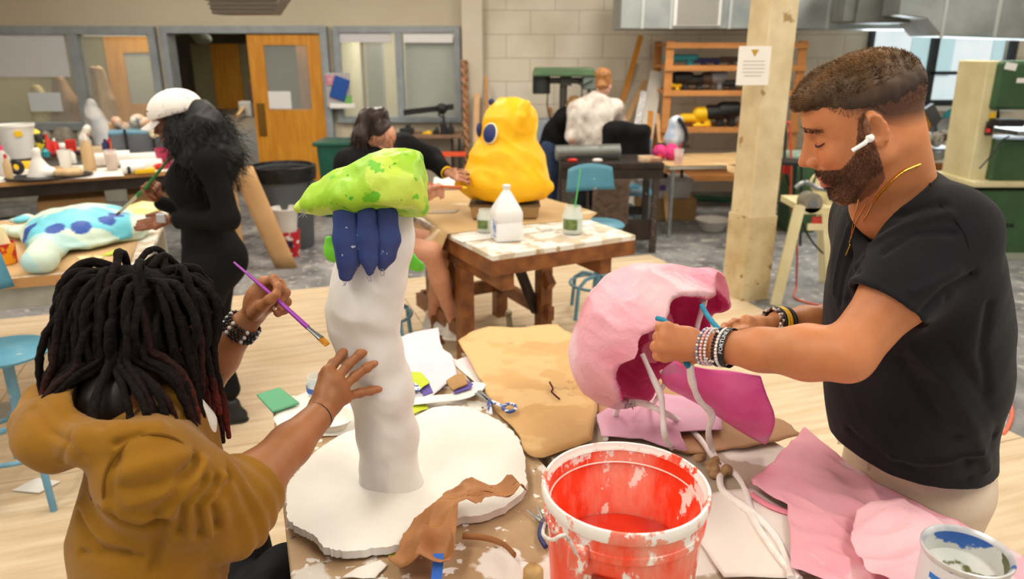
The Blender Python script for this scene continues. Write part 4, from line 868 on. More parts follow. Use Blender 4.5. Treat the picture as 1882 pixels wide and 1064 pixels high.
s = SDF(); s.path([B(1828, 175, 8.2), B(1815, 215, 8.2), B(1803, 250, 8.2), B(1800, 275, 8.2)], [.05, .1, .1, .04], k=.05); tag(sobj('dust_bag', s, .02, MATS['black_cloth']), 'black cloth bag hanging left of the band saw', 'bag')
# ============================================================ MITRE SAW BENCH UNDER THE WINDOW
mt = thing('work_bench', 'brown edged bench under the daylight window', 'bench', (4.6, 8.2, 0)); x0, x1 = Y(1640, 300, 8)[0], Y(1800, 300, 8)[0]; bz = Y(1700, 296, 7.8)[2]
MB().box(((x0 + x1) / 2, 8.2, bz - .02), (x1 - x0, .9, .04)).done('tabletop', mat('grey_top', hx('b8b1a6'), hx('a39a8c'), scale=5, rough=.5), mt, bevel=.004); MB().box(((x0 + x1) / 2, 7.74, bz - .05), (x1 - x0, .03, .07)).done('edge_band', BROWNW, mt)
for x in (x0 + .3, x1 - .35, x1 - .5, x1 - .1): MB().box((x, 7.95, bz / 2 - .04), (.06, .06, bz - .08)).done('leg', DARKM, mt)
MB().bar((x0 + .1, 7.8, bz + .05), (x1 - .5, 7.9, bz + .05), .06, .07).done('fence', STEEL, mt)
ms = thing('mitre_saw', 'mitre saw with a teal guard on the bench under the window', 'mitre saw', (x0 + .75, 8.3, bz)); M_ = lambda px, py, y=8.2: Y(px, py, y)
MB().box(M_(1700, 270) * [1, 1, 0] + [0, 0, bz + .05], (.6, .4, .1)).done('saw_base', STEEL, ms, bevel=.02); MB().cyl(M_(1755, 220), M_(1755, 220, 8.28), .13, n=28).done('blade_guard', TEALP, ms, True)
MB().cyl(M_(1740, 232, 8.05), M_(1740, 232, 8.2), .09, n=20).done('motor', mat('motor_grey', hx('8d8f92'), hx('6c6e70'), scale=8, rough=.4), ms, True)
MB().bar(M_(1706, 195), M_(1722, 225), .06, .1).bar(M_(1722, 225), M_(1712, 262), .06, .1).done('arm', plain('arm_grey', hx('55585a'), .45), ms)
s = SDF()
for k in range(9): s.ell(M_(RNG.uniform(1675, 1740), RNG.uniform(245, 270), 8.0), RNG.uniform(.04, .07), k=.03)
tag(sobj('clutter_pile', s, .014, mat('mixed_clutter', hx('8d8168'), hx('cfcfd0'), scale=12, rough=.5, spots=[(hx('4b4234'), 9, .55, 3.)]), disp=lambda V: .012 * wav(V, 40, 5)), 'jumble of brown and silver parts in front of the mitre saw', 'parts')
tag(MB().box(M_(1777, 283, 7.85), (.09, .06, .1)).done('small_device', mat('pale_device', hx('c8d2d8'), rough=.4), bevel=.01), 'small pale box standing at the right end of the bench', 'device')
q = M_(1675, 222, 8.9); tag(MB().box((q[0], q[1], (q[2] + .1) / 2), (.6, .04, q[2] + .1)).done('plywood_panel', ORB), 'orange plywood panel standing below the window', 'panel')
# ============================================================ LEFT SIDE TABLES
def zt_(px, py, z=.87): return Z(px, py, z)
BG = mat('beige_steel', hx('a9a79a'), hx('98968a'), scale=4, rough=.5)
WT = mat('paint_stained_top', hx('e4dccd'), hx('cfc3ae'), scale=4, rough=.6, spots=[(hx('f3f0ea'), 7, .5, 2.), (hx('b89a70'), 5, .6, 7.)])
tA, aA, bA, cA, RA = rect_table('work_table', 'long cluttered work table at the left with a white stained top', (-5.05, 5.12), .5, 2.75, .78, .86, .03, WT, DARKM, apron=.1, legw=.06)
MB().box(cA - bA * .39 + [0, 0, .845], (2.75, .012, .034), RA).done('edge_band', plain('tan_edge', hx('b98a55'), .5), tA)
MB().box(cA + aA * .1 + [0, 0, .45], (2.6, .6, .03), RA).done('under_shelf', DARKM, tA)
tB, aB, bB, cB, RB = rect_table('back_counter', 'second cluttered counter behind the long work table, below the left window', (-6.3, 6.25), .42, 3.6, .7, .88, .03, mat('counter_top', hx('cdb694'), hx('b89d78'), scale=4, rough=.6), BG, apron=.1)
q = Z(12, 365, .5); q = cA - aA * 1.0 - bA * .1; tag(MB().box([*q[:2], .62], (.35, .4, .28), RA).done('green_drawer_box', GREENM, bevel=.01), 'green metal box on the shelf under the long work table', 'box')
for (u, l_, w_) in ((.3, 'cardboard box on the shelf under the middle of the long work table', .5), (.95, 'cardboard box on the shelf under the right end of the long work table', .45)):
    q = cA + aA * u; tag(MB().box([*q[:2], .56], (w_, .35, .19), RA).done('cardboard_box', BOXM, bevel=.005), l_, 'box')
tag(MB().box([*(cA - aA * .3 - bA * .05)[:2], .11], (.9, .5, .22), RA).done('cardboard_box', BOXM, bevel=.01), 'wide cardboard box on the floor under the long work table', 'box')
def sm(name, label, cat, px, py, build, z=.862, m=None, **k):
    c = Z(px, py, z); b = MB(); build(b, c); return tag(b.done(name, m, smooth=k.get('smooth', False), bevel=k.get('bevel', 0)), label, cat)
def bott(name, label, px, py, r, h, mb_, mc, z=.862, cat='bottle'):
    c = Z(px, py, z); t = thing(name, label, cat, c)
    MB().lathe([(0, 0), (r, 0), (r, h * .62), (r * .45, h * .8), (r * .4, h * .86), (0, h * .86)], c, 18).done('bottle_body', mb_, t, True); MB().cyl(c + [0, 0, h * .84], c + [0, 0, h], r * .42, r * .34, 14).done('cap', mc, t, True); return t
TANP = plain('tan_plastic', hx('cfae80'), .5); LGP = plain('light_grey_plastic', hx('c9c6c0'), .5); ORP = plain('orange_plastic', hx('ee6b3c'), .4)
# on the long table (rows 275-330)
c = Z(92, 327, .863); t = thing('serving_tray', 'black tray of food on the long work table', 'tray', c); MB().lathe([(0, 0), (.22, 0), (.25, .015), (.25, .02), (.22, .008), (0, .008)], c, 28, sx=1.25, sy=.8, R=RA).done('tray_body', BLKP, t, True)
s = SDF(); c0_ = Z(75, 322, .875); s.cone(c0_, c0_ + [0, 0, .14], .1, .03, k=.03); s.ell(c0_ + [.08, 0, .02], (.09, .07, .04), k=.03); s.ell(c0_ + [0, 0, .19], .035, k=.03)
tag(sobj('plaster_mound', s, .01, PAPERM, disp=lambda V: .01 * wav(V, 30, 4)), 'pale crumpled peak of wrapping on the black tray', 'wrapping')
for (px, py, w_, m_, l_) in ((108, 320, .13, BOXM, 'tan paper box on the black tray'), (125, 322, .16, TANP, 'golden snack heap at the right of the black tray')):
    q = Z(px, py, .878); s = SDF()
    for k in range(5): s.ell(q + [RNG.uniform(-w_, w_) * .4, RNG.uniform(-.03, .03), .02], (w_ * .3, .05, .035), k=.02)
    tag(sobj('snack_heap', s, .012, m_), l_, 'food')
cup('paper_cup', 'white cup behind the black tray on the long table', Z(122, 308, .862), .055, .15, WHP, None, 0)
cup('iced_coffee', 'clear cup of amber iced drink in the middle of the long table', Z(207, 312, .862), .055, .17, CLP, mat('amber_drink', hx('c98a4c'), hx('e6b27c'), scale=20, rough=.3), .8, (.02, 0, .24), ORP)
bott('glue_bottle', 'tan bottle with a white cap standing tall on the long table', 166, 312, .05, .30, TANP, WHP)
bott('glue_bottle', 'small bottle with an orange nozzle behind the black tray', 135, 300, .03, .13, WHP, ORP)
bott('paint_bottle', 'white bottle with a pink cap at the left edge of the long table', 10, 322, .055, .24, LGP, mat('pinkcap', hx('e0507c'), rough=.4)); bott('paint_bottle', 'slim peach bottle beside the left edge of the long table', 18, 330, .03, .2, TANP, REDP)
sm('caution_tape', 'yellow tape roll box at the left of the long table', 'tape', 38, 310, lambda b, c: b.box(c + [0, 0, .03], (.24, .08, .06), RA), m=YELP, bevel=.01)
def torus(b, c, R, r, up=0): a = np.linspace(0, 2 * math.pi, 25)[:-1]; b.tube([c + [R * math.cos(k), 0, R * math.sin(k) + R + r] if up else c + [R * math.cos(k), R * math.sin(k), r] for k in a], r, 8, closed=True)
sm('black_wheel', 'small black ring in front of the yellow tape box', 'ring', 33, 322, lambda b, c: torus(b, c, .045, .02, 1), m=BLKP, smooth=True)
for (px, py, dx, r, m_, l_) in ((192, 306, .12, .06, PAPERM, 'crumpled white paper roll left of the iced drink'), (262, 312, .16, .045, WHP, 'thick white roll right of the iced drink'), (262, 301, .17, .05, PAPERM, 'long white roll lying behind the thick white roll'), (228, 306, .06, .07, PAPERM, 'white paper tub between the iced drink and the white rolls')):
    sm('paper_roll', l_, 'paper roll', px, py, lambda b, c: b.cyl(c - aA * dx + [0, 0, r], c + aA * dx + [0, 0, r], r, n=18), m=m_, smooth=True)
sm('cardboard_tube', 'white tube with a black open end at the front of the long table', 'tube', 250, 319, lambda b, c: b.cyl(c - aA * .1 + [0, 0, .035], c + aA * .08 + [0, 0, .05], .035, n=18), m=WHP, smooth=True)
sm('tube_end', 'black end cap lying at the tip of the white tube', 'cap', 240, 320, lambda b, c: b.cyl(c - aA * .02 + [0, 0, .035], c + aA * .005 + [0, 0, .035], .034, n=18), m=BLKP, smooth=True)
sm('yellow_sponge', 'bright yellow flat sponge at the front edge of the long table', 'sponge', 267, 318, lambda b, c: b.box(c + [0, 0, .02], (.16, .07, .04), RA), m=YELP, bevel=.008)
sm('red_cloth', 'red rag next to the yellow sponge', 'rag', 288, 310, lambda b, c: b.ball(c + [0, 0, .03], (.09, .06, .035), 14), m=REDP, smooth=True)
cup('magenta_pail', 'magenta pail of tools in front of the woman in the white cap', Z(305, 308, .862), .075, .17, mat('magenta_pail_plastic', hx('b8365c'), rough=.4), None, 0)
s = SDF()
for k in range(6): s.ell(Z(298, 300, .862) + [RNG.uniform(-.05, .05), RNG.uniform(-.05, .05), .22 + RNG.uniform(0, .1)], RNG.uniform(.02, .04), k=.01)
tag(sobj('tool_cluster', s, .01, mat('brass_tools', hx('b79b5a'), hx('e8e2cc'), scale=25, rough=.4), disp=lambda V: .006 * wav(V, 70, 4)), 'golden cluster of brushes and tools rising from the magenta pail', 'tools')
for (px, py, w_, l_) in ((165, 325, .5, 'flat white paper right of the black tray'), (222, 318, .4, 'white paper sheet in front of the iced drink'), (12, 328, .3, 'white paper corner at the left end of the long table')):
    q = Z(px, py, .863); o = [q + aA * w_ * u + bA * .09 * v for u, v in ((-.5, -.9), (.5, -1), (.48, 1), (-.5, .9))]
    tag(MB().fan(jag(o, .01, 4, int(px)), lambda x, y: .866 + .004 * math.sin(x * 30), 4).done('paper_sheet', PAPERM, solid=.002), l_, 'paper')
# on the back counter (rows 245-290)
zc_ = .882
c = Z(38, 289, zc_); t = thing('white_bucket', 'tall white bucket with a yellow tag at the left of the back counter', 'bucket', c)
MB().lathe([(0, 0), (.125, 0), (.155, .28), (.165, .285), (.165, .305), (.145, .305), (.118, .01), (0, .01)], c, 28).done('bucket_body', WHP, t, True); MB().box(c + [.1, -.12, .23], (.06, .02, .05), .6).done('tag', YELP, t)
sm('tape_roll', 'black and yellow tape roll beside the tall white bucket', 'tape', 63, 287, lambda b, c: torus(b, c, .09, .045, 1), z=zc_, m=mat('black_yellow', hx('2a2622'), hx('e8cf3c'), scale=9, lo=.5, hi=.52), smooth=True)
for (px, py, r, h, m1, m2, l_) in ((91, 286, .04, .2, REDP, REDP, 'tall red bottle on the back counter'), (104, 285, .035, .16, REDP, WHP, 'red bottle with a white cap on the back counter'), (85, 288, .035, .08, TEALP, TEALP, 'short teal bottle on the back counter'), (165, 280, .03, .18, LGP, REDP, 'grey bottle with a red cap behind the tan bottle'), (196, 278, .035, .12, DBL, BLKP, 'dark blue bottle on the back counter'), (206, 276, .035, .15, REDP, BLKP, 'dark red bottle next to the paper bag')):
    bott('paint_bottle', l_, px, py, r, h, m1, m2, z=zc_)
sm('red_box', 'bright red box standing on the back counter', 'box', 133, 284, lambda b, c: b.box(c + [0, 0, .07], (.09, .07, .14), RA), z=zc_, m=REDP, bevel=.005)
sm('tool_tray', 'low dark tray of red tools on the back counter', 'tray', 118, 285, lambda b, c: b.box(c + [0, 0, .02], (.42, .12, .035), RA), z=zc_, m=mat('red_dark_mix', hx('8c1f1c'), hx('1f1f24'), scale=14, lo=.45, hi=.55), bevel=.01)
sm('white_lump', 'white crumpled pouch behind the red tray', 'pouch', 107, 283, lambda b, c: b.ball(c + [.02, .06, .05], (.07, .05, .05), 14), z=zc_, m=PAPERM, smooth=True)
sm('brown_bag', 'tall brown paper bag near the right end of the back counter', 'bag', 220, 279, lambda b, c: b.box(c + [0, 0, .14], (.13, .1, .28), RA, taper=.9), z=zc_, m=KRAFT2, bevel=.01)
t = thing('grey_crate', 'grey crate with a blue rim on the back counter behind the cap wearer', 'crate', Z(257, 284, zc_)); c = Z(257, 286, zc_)
MB().box(c + [0, .05, .11], (.46, .3, .22), RB, taper=1.06).done('crate_body', mat('crate_grey', hx('6c7278'), hx('5a6066'), scale=4, rough=.5), t, bevel=.01); MB().box(c + [0, .05, .225], (.5, .33, .025), RB).done('rim', BLUEM, t, bevel=.005)
for s_ in (-.11, .12): MB().box(c + RB @ np.array([s_, -.17, .14]) + [0, .05, 0], (.025, .02, .24), RB).done('strap', BLKP, t)
s = SDF()
for k in range(12): s.ell(c + [RNG.uniform(-.25, .12), RNG.uniform(.05, .2), RNG.uniform(.24, .33)], RNG.uniform(.03, .06), k=.02)
tag(sobj('material_heap', s, .013, mat('pale_mixed', hx('d8cdb8'), hx('b9764a'), scale=10, rough=.6, spots=[(hx('6f7f8c'), 9, .58, 4.)]), disp=lambda V: .01 * wav(V, 40, 5)), 'heap of pale scraps piled on the grey crate', 'scraps')
# pale figure leaning in front of the window
s = SDF(); G_ = lambda px, py, y=9.2: Y(px, py, y)
s.path([G_(168, 198), G_(175, 215), G_(188, 240), G_(198, 262)], [.06, .09, .12, .14], k=.05); s.path([G_(165, 205), G_(168, 240)], [.05, .05], k=.04); s.ell(G_(168, 190), .05, k=.03)
tag(sobj('pale_figure', s, .014, mat('blue_white_plaster', hx('c3c8cf'), hx('e2ddd4'), scale=7, rough=.6), disp=lambda V: .012 * ridge(V, 18, 5)), 'draped blue white plaster figure in front of the left window', 'sculpture')
s = SDF(); s.path([G_(152, 275, 7.9), G_(153, 255, 7.9), G_(160, 236, 7.9)], [.03, .04, .04], k=.03); tag(sobj('curved_white_tube', s, .012, WHP), 'curved white tube rising behind the tan bottle', 'tube')
q = Y(190, 285, 9.2); t = thing('low_cabinet', 'low grey cabinet under the left window carrying plaster figures', 'cabinet', (-4.9, 9.55, 0)); MB().box((-5.6, 9.55, .38), (2.6, .55, .76)).done('cabinet_body', BG, t, bevel=.01); MB().box((-5.6, 9.27, .6), (.4, .02, .03)).done('handle', STEEL, t)
s = SDF()
for k in range(14): s.ell(Y(RNG.uniform(60, 250), 262, 9.5) * [1, 1, 0] + [0, 0, .8], [RNG.uniform(.05, .12), .08, RNG.uniform(.05, .12)], k=.03)
tag(sobj('plaster_offcuts', s, .018, mat('offcut_mix', hx('bdb5a6'), hx('8b8172'), scale=8, rough=.7), disp=lambda V: .015 * wav(V, 25, 5)), 'row of greyish plaster offcuts on the low cabinet', 'offcuts')
# wooden sculptures in the room behind the left window
for (a, c_, r_, l_, m_) in (((183, 130), (205, 240), .1, 'tall pale carved wood sculpture behind the left window', LUM), ((170, 128), (185, 230), .07, 'dark topped carved figure behind the left window', mat('carved_brown', hx('a6794a'), hx('7c5630'), scale=7, rough=.6)), ((68, 165), (82, 235), .14, 'cream upright plank sculpture behind the left pane', mat('cream_wood', hx('cdb878'), hx('bba566'), scale=4, rough=.6)), ((110, 150), (125, 230), .16, 'brown cupboard like sculpture behind the left pane', MATS['carved_brown'])):
    A_ = Y(*a, 10.9); B_ = Y(*c_, 10.9); s = SDF(); s.path([A_, (A_ + B_) / 2 + [.03, 0, 0], [*B_[:2], .1]], [r_ * .6, r_, r_ * 1.1], k=.05); tag(sobj('wood_sculpture', s, .025, m_, disp=lambda V: .02 * wav(V, 14, 3)), l_, 'sculpture')
# things inside the bright store room (right window)
for (px, a, c_, l_) in ((632, 82, 110, 'left dark wooden form hanging in the bright room'), (642, 82, 110, 'right dark wooden form hanging in the bright room'), (637, 115, 132, 'woven grey brown piece hanging in the bright room'), (644, 140, 168, 'pair of long brown forms hanging low in the bright room')):
    A_, B_ = Y(px, a, 12.31), Y(px + 2, c_, 12.31); w_ = .03 if a != 115 else .13
    tag(MB().ball((A_ + B_) / 2, (w_, .03, (A_[2] - B_[2]) / 2), 14).done('hanging_form', mat('weathered_wood', hx('8f8163'), hx('6e5f48'), scale=14, rough=.7), smooth=True), l_, 'wall hanging')
struct(MB().box((Y(690, 120, 11.6)[0], 11.6, 1.35), (.24, .2, 2.7)).done('trim_3', plain('grey_post', hx('8b8b84'), .5)))
# corridor contents
tag(MB().box(Y(329, 130, 13.5) * [1, 1, 0] + [0, 0, 1.0], (.3, .5, 2.0)).done('dark_locker', mat('locker_dark', hx('2b2320'), hx('3a2c26'), scale=4, rough=.5), bevel=.01), 'dark tall locker just inside the doorway', 'locker')
tag(MB().box(Y(316, 130, 11.9) * [1, 1, 0] + [0, 0, .95], (.06, .3, 1.9)).done('red_brown_board', plain('red_brown', hx('7c3f26'), .5)), 'narrow red brown board leaning by the dark locker', 'board')
t = thing('folding_easel', 'pale wooden easel leg deep in the corridor', 'easel', Y(446, 215, 23) * [1, 1, 0])
MB().bar(Y(455, 190, 23), Y(437, 213, 20.5), .08, .08).done('leg', LUM, t); MB().box(Y(454, 205, 22) * [1, 1, 0] + [0, 0, .22], (.35, .3, .42)).done('white_case', LGP, t, bevel=.02); MB().bar(Y(460, 150, 22), Y(462, 185, 22), .14, .14).done('dark_grip', BRNP, t)
MB().tube([Y(305, 48, 10.6), Y(330, 62, 10.6)], .035, 10).done('ceiling_pipe', STEEL, thing('ceiling_pipe', 'shiny pipe under the corridor ceiling', 'pipe', Y(318, 56, 10.6)), True)
s = SDF(); s.path([Y(345, 52, 12), Y(370, 68, 12), Y(382, 72, 12)], [.05, .1, .06], k=.06); tag(sobj('plastic_swag', s, .02, mat('hazy_sheet', hx('aab0a8'), rough=.4)), 'sagging pale plastic under the corridor ceiling', 'plastic')
# ============================================================ TURTLE TABLE
nr = np.array([-1.74, 3.36, 0]); L_ = 2.0; ANG = math.atan2(.336, .942)
tt, ta_, tb_, tc_, TR = rect_table('work_table', 'paper covered work table carrying the turtle sculpture at the left', nr - NV * L_, ANG, L_, 1.42, .86, .03, TOPM, BG, legw=.05)
MB().box(tc_ - tb_ * .71 + [0, 0, .84], (L_, .012, .045), TR).done('edge_band', plain('tan_edge2', hx('c08d55'), .5), tt)
MB().box(tc_ - tb_ * .66 + [0, 0, .765], (L_ - .1, .03, .11), TR).done('drawer_panel', mat('worn_panel', hx('b9b7a8'), hx('9a9888'), scale=5, rough=.5, spots=[(hx('6d6150'), 9, .62, 3.)]), tt, bevel=.004)
MB().box(tc_ - tb_ * .685 + [-.55, 0, .77], (.1, .02, .02), TR).done('handle', DARKM, tt)
o = [tc_ + ta_ * u * L_ / 2 + tb_ * v * .7 for u, v in ((-1, -1), (-.3, -1.0), (.5, -.97), (.93, -.9), (.9, .5), (.6, .95), (-.3, .97), (-1, .96))]
tag(MB().fan(jag(o, .006, 4, 8), lambda x, y: .863 + .003 * math.sin(x * 8 + y * 5), 8).done('paper_sheet', mat('kraft_light', hx('d0ac7c'), hx('c49d6c'), scale=2.5, rough=.7), solid=.002, smooth=True), 'brown kraft paper covering the turtle table', 'paper')
q = lambda px, py, z=.87: Z(px, py, z)
TB0, TB1 = q(32, 428, .93), q(258, 408, .93)
ax = vnorm((TB1 - TB0) * [1, 1, 0]); ay = np.array([-ax[1], ax[0], 0]); TRR = np.stack([ax, ay, np.array([0, 0, 1])], 1); Lh = np.linalg.norm(TB1 - TB0) / 2; TC = (TB0 + TB1) / 2 + ay * .05
s = SDF(); s.ell(TC + [0, 0, -.0], (Lh * .93, .36, .10), TRR, k=.04); s.ell(TC - [0, 0, .03], (Lh * .98, .40, .045), TRR, k=.03)
s.cone(q(240, 418, .92), q(262, 410, .93), .1, .07, k=.06, flat=((0, 0, 1), .6)); s.cone(q(30, 425, .91), q(4, 420, .90), .05, .03, k=.05, flat=((0, 0, 1), .5))
s.path([q(85, 445, .91), q(80, 465, .91), q(73, 478, .92)], [.07, .06, .075], k=.04, flat=((0, 0, 1), .75)); s.cone(q(85, 472, .92), q(118, 458, .90), .045, .012, k=.03, flat=((0, 0, 1), .7))
s.path([q(45, 402, .93), q(25, 405, .9)], [.06, .03], k=.03, flat=((0, 0, 1), .4)); s.cut((0, 0, .866), (0, 0, -1), .01)
DK = [(hit(s, x, y, 3.2, 6., n=400), w_) for x, y, w_ in ((52, 420, .052), (101, 421, .055), (149, 416, .058), (197, 405, .05), (214, 396, .045), (230, 391, .03))]
LT = [(hit(s, x, y, 3.2, 6., n=400), w_) for x, y, w_ in ((66, 402, .06), (108, 403, .055), (103, 393, .05), (143, 390, .06), (158, 400, .055), (185, 388, .07), (128, 387, .05), (40, 406, .06), (210, 382, .05), (90, 410, .04), (180, 408, .04))]
def tcol(V):
    c = np.tile(np.array(hx('d3e6d4')), (len(V), 1)); sh = V[:, 2] > .888
    mnt = (wav(V, 12, 3) > .2); c[mnt] = hx('bfe3df'); yl = (wav(V, 9, 8) > .35) & ~sh; c[yl] = hx('dde2a8')
    dd = (V - TC) @ TRR; band = sh & (dd[:, 1] < -.10) & (dd[:, 1] > -.30) & (abs(dd[:, 0]) < Lh * .85); c[band] = hx('6fcfe2')
    for p, w_ in LT:
        e = (V - p) @ TRR; c[sh & ((e[:, 0] / (w_ * .85)) ** 2 + (e[:, 1] / (w_ * .8)) ** 2 < 1)] = hx('79cfe0')
    for p, w_ in DK:
        e = (V - p) @ TRR; c[sh & ((e[:, 0] / (w_ * .82)) ** 2 + (e[:, 1] / (w_ * .95)) ** 2 < 1)] = hx('2450a8')
    return c
tag(sobj('turtle_sculpture', s, .009, mat('painted_turtle', (1, 1, 1), (.86, .88, .88), scale=9, rough=.5, vcol=True, bump=.4, bscale=30, bdist=.005), colf=tcol, disp=lambda V: .006 * fbm(V, 16, 3) + .004 * ridge(V, 30, 2)), 'pale turtle sculpture with rows of blue spots lying on the left table', 'sculpture')
for (pts, m_, l_) in (([(178, 462), (205, 457), (230, 459), (225, 465), (200, 470), (182, 468)], mat('lime_paper', hx('b9c92f'), rough=.6), 'lime green paper leaf on the turtle table'), ([(140, 472), (170, 467), (192, 471), (178, 481), (155, 483)], mat('cream_card', hx('ead9a0'), rough=.6), 'cream paper leaf on the turtle table'), ([(225, 380), (262, 370), (298, 372), (300, 385), (262, 394), (240, 396)], mat('cream_card2', hx('efe4bd'), hx('e4d36a'), scale=7, rough=.6), 'cream and yellow paper plate behind the turtle head')):
    tag(MB().fan([q(*p) for p in pts], lambda x, y: .87 + .006 * math.sin(x * 25), 5).done('paper_leaf', m_, smooth=True, solid=.002), l_, 'paper')
c = q(8, 483, .866); t = thing('paint_tub', 'red and yellow tub of paint at the left end of the turtle table', 'tub', c)
MB().lathe([(0, 0), (.055, 0), (.06, .1), (.056, .1), (.05, .01), (0, .01)], c, 24).done('tub_body', mat('red_yellow_label', hx('c6281e'), hx('f0a020'), scale=14, lo=.48, hi=.52, rough=.4), t, True); MB().cyl(c + [0, 0, .08], c + [-.01, 0, .17], .045, .035).done('sponge', mat('sponge_cream', hx('ecd9ac'), rough=.8), t, True)
# ============================================================ FOREGROUND TABLES
FT = mat('plaster_crusted_top', hx('c9ad87'), hx('a98a66'), scale=4, rough=.7, bump=.5, bscale=30, bdist=.004, spots=[(hx('e9e3da'), 7, .56, 1.), (hx('f2efe9'), 30, .60, 5.), (hx('7a6a58'), 30, .68, 9.)])
FT2 = mat('grey_plaster_top', hx('bfb09c'), hx('a4937e'), scale=5, rough=.7, bump=.5, bscale=30, bdist=.004, spots=[(hx('e2dad0'), 5, .52, 1.), (hx('8a7a6c'), 22, .68, 9.)])
def poly_table(label, pts, mtop):
    pts = [np.array(p)[:2] for p in pts]; c = np.mean(pts, 0); t = thing('work_table', label, 'table', (*c, 0)); b = MB(); b.prism([tuple(p) for p in pts], TT - .045, TT); b.done('tabletop', mtop, t, bevel=.004)
    m = MB(); n = len(pts)
    ins = [c + (p - c) * .9 for p in pts]
    for i in range(n): m.bar((*ins[i], TT - .1), (*ins[(i + 1) % n], TT - .1), .025, .1)
    m.done('apron', BG, t)
    for p in ins: MB().box((*p, (TT - .05) / 2), (.06, .06, TT - .05), rotz(NA)).done('leg', BG, t, bevel=.004)
    return t
L0 = Z(505, 780, TT)[:2]; L1 = Z(535, 1064, TT)[:2]; du = (L1 - L0) / np.linalg.norm(L1 - L0)
RL = Z(499, 737, TT)[:2]; nearL = L0 + du * 1.05; RR = Z(822, 652, TT)[:2]; seamN = nearL + NV[:2] * .66
poly_table('near work table crusted with plaster under the tall pedestal', [nearL, seamN, RR, RL], FT)
e1 = Z(1445, 815, TT)[:2]; e2 = Z(1700, 956, TT)[:2]; de = (e2 - e1) / np.linalg.norm(e2 - e1)
e1 = e1 - np.array([.02, 0]); farR = e1 - de * .72; nearR = e1 + de * .95; s2a = RR + np.array([.045, .02]); s2n = seamN + np.array([.012, .004])
poly_table('near work table right of the seam holding the orange bucket', [s2n, nearR, farR, s2a], FT2)
# slab and pedestal
PW = mat('plaster_white', hx('e9e6df'), hx('dfdbd2'), scale=5, rough=.42, bump=.35, bscale=22, bdist=.004)
so = [(560, 850), (545, 872), (530, 890), (527, 930), (530, 962), (552, 980), (575, 990), (600, 1014), (640, 1020), (690, 1013), (750, 1002), (800, 975), (845, 952), (900, 945), (962, 908), (966, 870), (955, 815), (930, 785), (890, 762), (850, 748), (800, 748), (750, 770), (690, 786), (640, 802), (590, 828)]
so = jag(spline([Z(*p, TT + .02) for p in so], 4, True), .0035, 2, 4)
PX0 = Y(718, 870, 1.5)
def slabz(x, y): d = math.hypot(x - PX0[0], y - 1.5); return TT + .026 + .004 * math.sin(x * 14 + 1) + .004 * math.sin(y * 17 + x * 6) + .012 * math.exp(-(d / .09) ** 2)
ped = thing('plaster_pedestal', 'tall white papier-mache pedestal on an irregular white slab with a green cap', 'sculpture', (PX0[0], 1.5, TT + .004))
MB().fan(so, slabz, 16, thick=.018).done('slab', PW, ped, smooth=True)
rows = [(888, 721, 60), (865, 718, 49), (800, 713, 51), (720, 703, 53), (650, 686, 50), (600, 668, 53), (565, 670, 57), (520, 677, 58), (480, 686, 57), (440, 700, 52), (395, 712, 46)]
s = SDF(); pp = []; rr = []
for (py, px, r) in rows: c = Y(px, py, 1.5); pp.append(c); rr.append(r * (c[1] * CT + (H - c[2]) * ST) / F)
s.path(pp, rr, k=.02, flat=((0, 1, 0), .8))
sobj('column', s, .005, PW, ped, disp=lambda V: .004 * fbm(V, 22, 3) + .0075 * ridge(V * [1, 1, .8], 30, 5) * np.exp(-((V[:, 2] - 1.25) / .2) ** 2) + .0015 * ridge(V, 80, 5))
LIME = mat('lime_papier_mache', hx('b4d93c'), hx('98cc2a'), scale=7, rough=.45, bump=.6, bscale=30, bdist=.005, spots=[(hx('c6de52'), 9, .54, 3.), (hx('6cc022'), 26, .60, 7.), (hx('45a51c'), 40, .66, 2.)])
s = SDF(); KY = 1.47
def kc_(px, py, dy=0.): return Y(px, py, KY + dy)
s.path([kc_(546, 380), kc_(590, 366), kc_(640, 352), kc_(690, 345), kc_(735, 342)], [.008, .024, .042, .055, .064], k=.02, flat=((0, 1, 0), 1.5))
s.cone(kc_(640, 345), kc_(756, 302), .018, .010, k=.03, flat=((0, 1, 0), 2.)); s.cone(kc_(764, 298), kc_(772, 372), .009, .012, k=.02, flat=((0, 1, 0), 3.)); s.cone(kc_(720, 320), kc_(745, 350), .045, .05, k=.03, flat=((0, 1, 0), 1.8))
s.cut(kc_(660, 398), (.05, -.42, -1), .010); s.cut(kc_(778, 340), (1, 0, .05), .01)
def cavity(X): q_ = (X - kc_(670, 415)) / np.array([.1, .08, .035]); return (np.sqrt((q_ ** 2).sum(-1)) - 1) * .035
cp = sobj('green_cap', s, .0045, LIME, ped, disp=lambda V: .004 * fbm(V, 26, 3) + .0045 * ridge(V, 40, 5) + .002 * ridge(V, 110, 7))
NAVY = mat('navy_papier_mache', hx('34467f'), hx('2a3a70'), scale=10, rough=.5, bump=.5, bscale=40, bdist=.003, spots=[(hx('c4cbe0'), 60, .70, 3.)])
for (pt, rp, y_) in (([(636, 395), (640, 440), (642, 475), (636, 505)], [23, 23, 19, 12], 1.425), ([(674, 395), (676, 440), (678, 475), (679, 500)], [18, 18, 14, 8], 1.415), ([(710, 395), (711, 440), (708, 470), (702, 492)], [20, 20, 15, 7], 1.425), ([(620, 400), (624, 440), (630, 480), (633, 490)], [9, 10, 8, 3], 1.45)):
    s = SDF(); s.path([Y(*p, y_) for p in pt], [r * 1.56 / F for r in rp], k=.01, flat=((0, 1, 0), .55)); sobj('navy_petal', s, .0035, NAVY, ped, disp=lambda V: .002 * fbm(V * [1, 1, .4], 60, 3))
    a_ = Y(*pt[-1], y_); 
b = MB()
